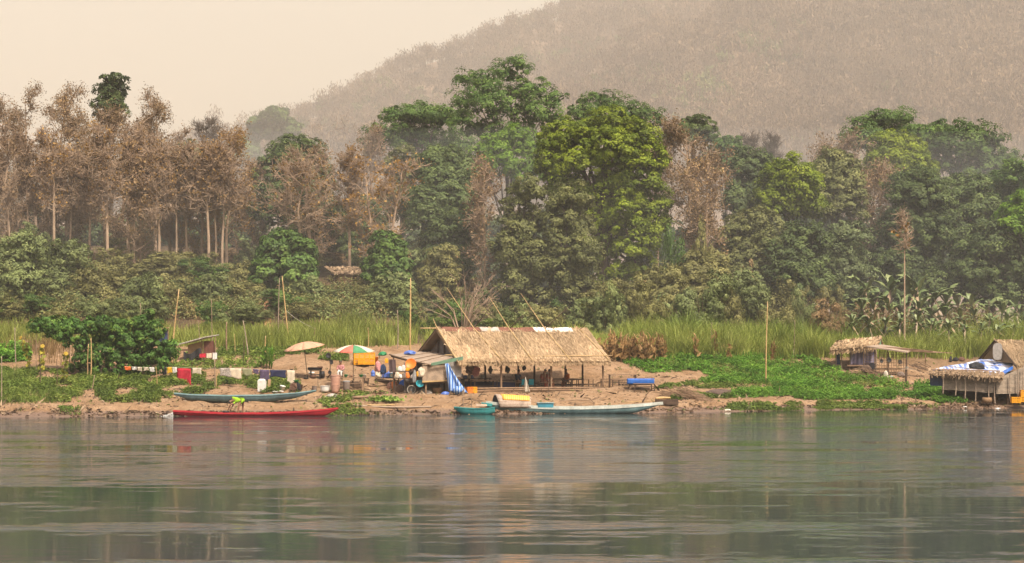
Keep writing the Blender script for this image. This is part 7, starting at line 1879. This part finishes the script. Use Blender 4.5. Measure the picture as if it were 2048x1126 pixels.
# plank shack
def shack():
    g_ = G(395, 723); Y = g_.y; root = empty('plank_shack', g_, 'small plank shack with a sloping sheet roof behind the washing line', 'shack')
    p = lambda a, b, d=0.0: P(a, b, Y + d)
    MB().quad(p(354, 690, -.6), p(405, 676, -1.0), p(437, 670.5, .6), p(385, 684, 1.4), .05).build('roof', M['sheet_grey'], root)
    for i in range(7):
        t = i / 6; MB().bar(p(354, 690, -.6).lerp(p(405, 676, -1.0), t) + Vector((0, 0, .04)), p(385, 684, 1.4).lerp(p(437, 670.5, .6), t) + Vector((0, 0, .04)), .10, .05).build('roof_slat', M['sheet_grey'], root)
    MB().quad(p(376, 712), p(406, 712), p(406, 682), p(376, 690), .04).build('wall', M['board_tan'], root)
    MB().quad(p(407, 719, -.1), p(431, 719, .25), p(428, 682, .25), p(407, 682, -.1), .04).build('door_panel', M['board_brown'], root)
    MB().box(p(366, 700, .1), (.75, .35, .10)).build('shelf', M['wood'], root)
    for a, b, c_ in ((357, 722, 691), (404, 722, 680), (431, 722, 674)): MB().pole(p(a, b) - Vector((0, 0, .3)), p(a, c_), .05, .04).build('post', M['wood'], root)
    tag(MB().sheet(lambda u, v: p(367 + 35 * u, 702 + 6 * math.sin(u * 5) + 20 * v * (1 - .3 * u), -.5 + .12 * math.sin(u * 12)), 12, 6, .015).build('net', M['net_black'], loc=p(384, 715, -.5)), 'black net draped in front of the plank shack', 'net')
shack()
def tarp_hut():
    p = lambda a, b, d=0.0: P(a, b, 160 + d)
    root = empty('tarp_shelter', Vector((p(327, 0).x, 160, GZ(p(327, 0).x, 160))), 'narrow shelter of dark blue tarp beside the big creeper', 'shelter')
    MB().quad(p(316, 659, -.4), p(337, 655, -.4), p(339, 655, 1.4), p(318, 659, 1.4), .06).build('roof', M['board_tan'], root)
    MB().sheet(lambda u, v: p(318 + 17 * u, 661 + 44 * v, .05 * math.sin(u * 7)), 8, 8, .03).build('wall', M['tarp_navy'], root)
    for a in (317, 336): MB().pole(p(a, 715, .1), p(a, 658, .1), .05).build('post', M['wood'], root)
tarp_hut()
def slope_shack():
    Y = 200; p = lambda a, b, d=0.0: P(a, b, Y + d)
    root = empty('slope_shack', Vector((p(692, 0).x, Y, GZ(p(692, 0).x, Y))), 'little shack with a brown plank roof among the trees on the slope', 'shack')
    nb = NB(); straw_roof(nb, p(650, 535, 2.2), p(718, 535, 2.2), p(724, 548.5, -.4), p(668, 548.5, -.4), 700, np.random.default_rng(5), .5, .08, False, 4)
    np_part(nb, 'roof', THATCH_OLD, root)
    MB().quad(p(676, 569), p(706, 569), p(706, 549), p(676, 549), .05).build('wall', M['board_tan'], root)
    MB().quad(p(662, 569, .3), p(675, 569, .05), p(675, 549, .05), p(662, 546, .3), .05).build('side_wall', M['board_brown'], root)
    MB().quad(p(707, 569, .2), p(722, 569, .8), p(722, 546, .8), p(707, 549, .2), .05).build('side_wall', M['board_brown'], root)
    MB().box(p(692, 570.5), (2.9, 1.6, .12)).build('floor', M['wood_dark'], root)
    for a in (664, 676, 706, 722): MB().pole(p(a, 585, .2), p(a, 547, .2), .06).build('post', M['wood_dark'], root)
slope_shack()
# dirt path up to the slope
def pth(u, v):
    px = 542 - 8 * v + (u - .5) * (20 - 9 * v) + 3 * math.sin(v * 7); Y = 181 + 14 * v; x = (px - 1024) / FPX * Y
    return (x, Y, GZ(x, Y) + .05)
tag(MB().sheet(pth, 6, 30, .03).build('path', mat_plain('orange_dirt', L(.40, .21, .11), L(.28, .135, .07), .95, 2), loc=pth(.5, 0)), 'orange dirt path climbing the slope', None, None, 'structure')

# ------------------------------------------------------------------ huts on the right
def right_small_hut():
    g_ = G(1715, 738); Y = g_.y; p = lambda a, b, d=0.0: P(a, b, Y + d)
    root = empty('thatched_shelter', g_, 'small shelter with shaggy thatch and faded tarp walls at the right', 'hut')
    nb = NB(); rng = np.random.default_rng(61)
    straw_roof(nb, p(1672, 684, 1.6), p(1763, 675, 1.6), p(1752, 692, -.6), p(1660, 700, -.6), 1500, rng, .55, .2, True, 6)
    straw_roof(nb, p(1672, 684, 1.6), p(1763, 675, 1.6), p(1766, 688, 3.4), p(1680, 696, 3.4), 500, rng, .55, .2, True, 6)
    m_ = 500; t_ = rng.random(m_)
    np_part(nb, 'roof', THATCH, root)
    MB().sheet(lambda u, v: p(1701 + 50 * u, 690 + 41 * v, .0 + .12 * math.sin(u * 13 + v * 5)), 14, 8, .03).build('tarp_wall', M['tarp_mauve'], root, smooth=True)
    MB().quad(p(1671, 729, .5), p(1680, 729, .2), p(1680, 702, .2), p(1671, 704, .5), .04).build('side_panel', M['tarp_navy'], root)
    MB().quad(p(1742, 690, 1.0), p(1762, 690, 1.3), p(1762, 679, 1.3), p(1742, 681, 1.0), .04).build('gable_panel', M['board_green'], root)
    for a in (1672, 1683, 1700, 1752): MB().pole(p(a, 740, .1), p(a, 690, .1), .05).build('post', M['wood_grey'], root)
    MB().box(p(1722, 731), (2.4, .9, .10)).build('floor', M['wood'], root)
right_small_hut()
def lattice_kitchen():
    g_ = G(1780, 752); Y = g_.y; p = lambda a, b, d=0.0: P(a, b, Y + d)
    root = empty('lattice_kitchen', g_, 'open kitchen with bamboo lattice walls under a stick roof', 'kitchen')
    def lat(x0, x1, y0, y1, d0, d1, nx, ny):
        b = MB()
        for i in range(nx + 1):
            t = i / nx; b.bar(p(x0 + (x1 - x0) * t, y1, d0 + (d1 - d0) * t), p(x0 + (x1 - x0) * t, y0, d0 + (d1 - d0) * t), .03)
        for j in range(ny + 1):
            y = y0 + (y1 - y0) * j / ny; b.bar(p(x0, y, d0 - .03), p(x1, y, d1 - .03), .028)
        b.build('lattice', M['wood'], root)
    lat(1744, 1812, 704, 752, 0, .4, 14, 9); lat(1728, 1744, 700, 742, 1.2, .05, 5, 8)
    for a, c_, r_ in ((1727, 697, .05), (1750, 699, .07), (1776, 698, .06), (1813, 702, .08)): MB().pole(p(a, 757, .1), p(a, c_, .1), r_, r_ * .85).build('post', M['wood_dark'], root)
    MB().pole(p(1851, 735, 1.2), p(1851, 707, 1.2), .05).build('post', M['wood'], root)
    MB().quad(p(1733, 693, -.4), p(1815, 705, -.4), p(1828, 700, 1.8), p(1764, 690, 1.8), .10).build('roof', M['wood_grey'], root)
    rs = random.Random(8)
    for i in range(16): 
        t = i / 15; MB().pole(p(1738 + 60 * t + rs.uniform(-5, 5), 692 + 8 * t, rs.uniform(-.3, 1.2)), p(1820 + 85 * t, 699 + 8 * t + rs.uniform(-1, 1), rs.uniform(.2, 1.6)), .035, .025, 6, bend=.06).build('roof_stick', M['wood'], root)
    MB().box(p(1780, 738, .7), (2.6, .7, .08)).build('shelf', M['wood_dark'], root)
    for (a, b, r_, lab) in ((1778, 720, .21, 'black wok hanging on the right of the bamboo lattice'), (1763, 722, .16, 'small black pan hanging on the left of the bamboo lattice')):
        c = p(a, b, -.12); tag(MB().lathe(c, [(0, -.05), (.6 * r_, -.03), (r_, .03), (r_ * .96, .035), (.5 * r_, -.01), (0, -.025)], 16, tilt=(1.5, 0, .2)).box(c + Vector((0, 0, r_ + .03)), (.03, .02, .14)).build('wok', M['metal_black'], loc=c, smooth=True), lab, 'wok')
    c = p(1744, 733, -.1); tag(MB().box(c, (.42, .12, .46)).box(c + Vector((0, 0, .27)), (.3, .05, .08)).build('black_bag', M['cloth_black'], loc=c, bevel=.05), 'black bag hanging at the left corner of the bamboo lattice', 'bag')
    for i, (a, b, r3, mt, lab) in enumerate(((1772, 757, (.18, .15, .36), 'rag_white', 'white sack standing before the bamboo lattice'), (1782, 759, (.26, .2, .18), 'metal_grey', 'grey bundle at the foot of the bamboo lattice'), (1800, 727, (.16, .14, .18), 'metal_grey', 'grey pot on the shelf behind the lattice'), (1733, 745, (.4, .3, .35), 'wood_dark', 'dark firewood bundle at the left foot of the lattice'), (1802, 752, (.28, .2, .2), 'clay_grey', 'clay pot at the right foot of the lattice'))):
        lump(p(a, b, -.35 if i != 2 else .6), r3, mt, lab, 'bundle' if i in (1, 3) else 'sack' if i == 0 else 'pot', ('sack', 'bundle', 'pot', 'bundle', 'pot')[i], .35)
    q = G(1812, 766)
    st = empty('wash_stand', q, 'thick post with a cross board and basin in front of the lattice kitchen', 'stand')
    MB().box(q + Vector((0, 0, .5)), (.16, .16, 1.3)).build('post', M['wood_dark'], st, bevel=.02)
    MB().box(q + Vector((.1, 0, 1.10)), (.95, .35, .06)).build('board', M['wood_grey'], st)
    pot(q + Vector((.05, 0, 1.13)), sc_prof(BOWL, .9, 1.4), 'plastic_white', 'white basin on the cross board of the wash stand', 'basin')
lattice_kitchen()
brush([(1690, 752), (1760, 754)], 60, 'scatter of dry sticks below the small shelter', 15, 'wood', .018, 1.3)
brush([(1825, 740), (1860, 738)], 26, 'dark sticks lying on the sand right of the lattice kitchen', 16, 'wood_dark', .02, 1.1)
for i, (px, py, mt, lab) in enumerate(((1901, 724, 'metal_black', 'round black pan lying on the sand behind the blue and white tarp roof'), (1911, 722, 'cloth_black', 'black box on the sand behind the blue and white tarp roof'), (1923, 722, 'cloth_brown', 'brown bundle on the sand behind the blue and white tarp roof'))):
    lump(G(px, py), ((.12, .2, .28), (.24, .2, .18), (.28, .2, .2))[i], mt, lab, ('pan', 'box', 'bundle')[i], ('pan', 'dark_box', 'bundle')[i], .15)

def right_big_hut():
    g_ = G(1965, 803); Y = g_.y; p = lambda a, b, d=0.0: P(a, b, Y + d)
    root = empty('stilt_hut', g_, 'big stilted hut with blue and white tarp roof cut by the right edge', 'hut')
    rng = np.random.default_rng(71)
    # thatched upper roof, its gable towards the left
    nb = NB(); straw_roof(nb, p(1990, 681, 4.2), p(2140, 684, 5.2), p(2140, 734, 1.2), p(2034, 733, .2), 3200, rng)
    np_part(nb, 'roof', THATCH, root)
    nb = NB(); straw_roof(nb, p(1990, 681, 4.2), p(2140, 684, 5.2), p(2110, 722, 8.2), p(1954, 722, 7.2), 700, rng); np_part(nb, 'rear_roof', THATCH_OLD, root)
    MB().quad(p(1962, 722, 6.3), p(2026, 726, 1.0), p(1994, 690, 4.2), p(1990, 688, 4.4), .06).build('gable_wall', M['straw_dark'], root)
    gpn = MB(); pts = [p(1995 + 9.5 * math.copysign(abs(math.cos(a)) ** .55, math.cos(a)), 703 + 17 * math.copysign(abs(math.sin(a)) ** .7, math.sin(a)), 2.6) for a in [i * math.pi / 8 for i in range(16)]]; n_ = len(pts); q = [v + Vector((.03, .05, 0)) for v in pts]
    gpn.add(pts + q, [tuple(range(n_)), tuple(range(2 * n_ - 1, n_ - 1, -1))] + [(i, n_ + i, n_ + (i + 1) % n_, (i + 1) % n_) for i in range(n_)]); gpn.build('gable_panel', M['concrete_grey'], root)
    MB().pole(p(1990, 680, 4.1), p(1956, 721, 7.0), .07).build('gable_pole', M['wood_dark'], root)
    MB().pole(p(1992, 682, 4.0), p(2032, 731, .3), .06).build('gable_pole', M['wood_dark'], root)
    # striped tarp over the low front roof
    a_, b_, c_, d_ = p(1862, 741, -.7), p(2004, 753, -1.1), p(2036, 721, 3.2), p(1962, 719, 4.2)
    def tr(u, v): return (a_ * (1 - u) + b_ * u) * (1 - v) + (d_ * (1 - u) + c_ * u) * v + Vector((0, 0, .05 * math.sin(v * 7 + u * 9) + .04 * math.sin(u * 17 + v * 3) - .12 * math.sin(math.pi * v) * math.sin(math.pi * u)))
    MB().sheet(tr, 60, 10, .03).build('tarp_roof', M['tarp_mixed'], root, smooth=True)
    MB().sheet(lambda u, v: p(1984 + 42 * u, 753 - 21 * u - 2 * v + 10 * v * (1 - u) + 9 * v * u, -1.15 + 1.2 * u - .15 * v + .1 * math.sin(u * 14)), 14, 5, .02).build('tarp_fold', M['tarp_blue'], root, smooth=True)
    for v in (.25, .55, .8): MB().pole(tr(.0, v) + Vector((0, 0, .07)), tr(1, v) + Vector((0, 0, .07)), .025).build('roof_pole', M['bamboo_grey'], root)
    MB().pole(p(1862, 741, -.8) + Vector((0, 0, .08)), p(2000, 745, -1.0) + Vector((0, 0, .12)), .04).build('roof_pole', M['wood'], root)
    nb = NB(); straw_roof(nb, p(1858, 740, -.5), p(2008, 749, -.9), p(2006, 756, -1.3), p(1857, 746, -1.0), 700, rng, .5, .12, True, 6); np_part(nb, 'eave_fringe', THATCH_OLD, root)
    # bamboo walls
    MB().quad(p(1884, 779, -.4), p(1990, 786, -.8), p(1990, 757, -.8), p(1884, 751, -.4), .05).build('wall_panel', M['weave_pale'], root)
    MB().quad(p(1992, 788, -.8), p(2075, 785, -.3), p(2075, 722, -.3), p(1992, 758, -.8), .05).build('wall_panel', M['weave_pale'], root)
    MB().quad(p(1860, 771, -.25), p(1885, 772, -.45), p(1885, 752, -.45), p(1860, 750, -.25), .05).build('sign_panel', M['tarp_navy'], root)
    for a, b, c2 in ((1886, 783, 750), (1911, 787, 754), (1930, 793, 755), (1951, 799, 757), (1978, 795, 757), (1990, 803, 757), (2020, 797, 748), (2036, 790, 738), (2047, 790, 730)):
        MB().pole(p(a, b + 4, -.9), p(a, c2, -.9), .045, .04, bend=.03).build('post', M['wood_grey'], root)
    for a, c2 in ((1930, 779), (1986, 786), (2015, 788), (2040, 786)): MB().pole(p(a, 812, .2), p(a, c2, .2), .09, .08, bend=.04).build('stilt', M['wood'], root)
    MB().quad(p(1884, 780, -.3), p(2075, 788, -.4), p(2075, 787, 3.5), p(1884, 780, 3.5), .08).build('floor', M['wood_dark'], root)
    MB().quad(p(1890, 800, 2.6), p(2075, 806, 2.6), p(2075, 740, 2.6), p(1890, 750, 2.6), .05).build('rear_panel', M['weave_grey'], root)
    c = tr(.43, .42) ; lump(c - Vector((0, 0, .05)), (.58, .4, .30), 'net_black', 'black bundle lying on the blue and white tarp roof', 'bundle', 'net_bundle', .4)
    for i, (a, b, lab) in enumerate(((2031, 806, 'yellow crate on the sand under the right hand hut'), (2049, 804, 'yellow crate cut by the right edge under the hut'))):
        crate(p(a, b, -1.2), .62, .45, .42, 0, 'plastic_yellow', lab)
    crate(p(2050, 804, -1.15) + Vector((0, 0, .45)), .62, .45, .42, 0, 'plastic_yellow', 'upper yellow crate cut by the right edge under the hut')
    pot(p(1974, 806, -1.0), sc_prof([(0, 0), (.8, 0), (1, .5), (.85, 1), (.8, 1), (.7, .2), (0, .1)], .40, .42), 'basket', 'grey brown basket beside the front stilt of the right hand hut', 'basket')
right_big_hut()

# ------------------------------------------------------------------ pieces of a part go under that part
def kids(root, stem_):
    return [c for c in root.children if c.name.split('.')[0] == stem_]
NEST = {'hut': {'roof': ('roof_pole', 'ridge_cover', 'ridge_pole'), 'lean_to_roof': ('fascia', 'eave_pole'), 'tarp_roof': ('tarp_fold', 'eave_fringe', 'roof_pole'), 'gable_wall': ('gable_panel',), 'platform': ('stilt',)},
        'boat': {'hull': ('gunwale', 'lining'), 'hood': ('hood_cloth', 'hood_mouth_shade')}, 'person': {'body': ('eye', 'mouth')},
        'shack': {'roof': ('roof_slat',)}, 'parasol': {'pole': ('finial',)}, 'kitchen': {'roof': ('roof_stick',)}}
for root in [o for o in COL.objects if o.parent is None and o.get('category') in NEST]:
    for part, subs in NEST[root['category']].items():
        ps = kids(root, part)
        for sb_ in subs if ps else ():
            for c in kids(root, sb_): c.parent = ps[0]
    if root['category'] == 'parasol':
        for c, r_ in zip(kids(root, 'canopy_panel'), kids(root, 'rib')): r_.parent = c
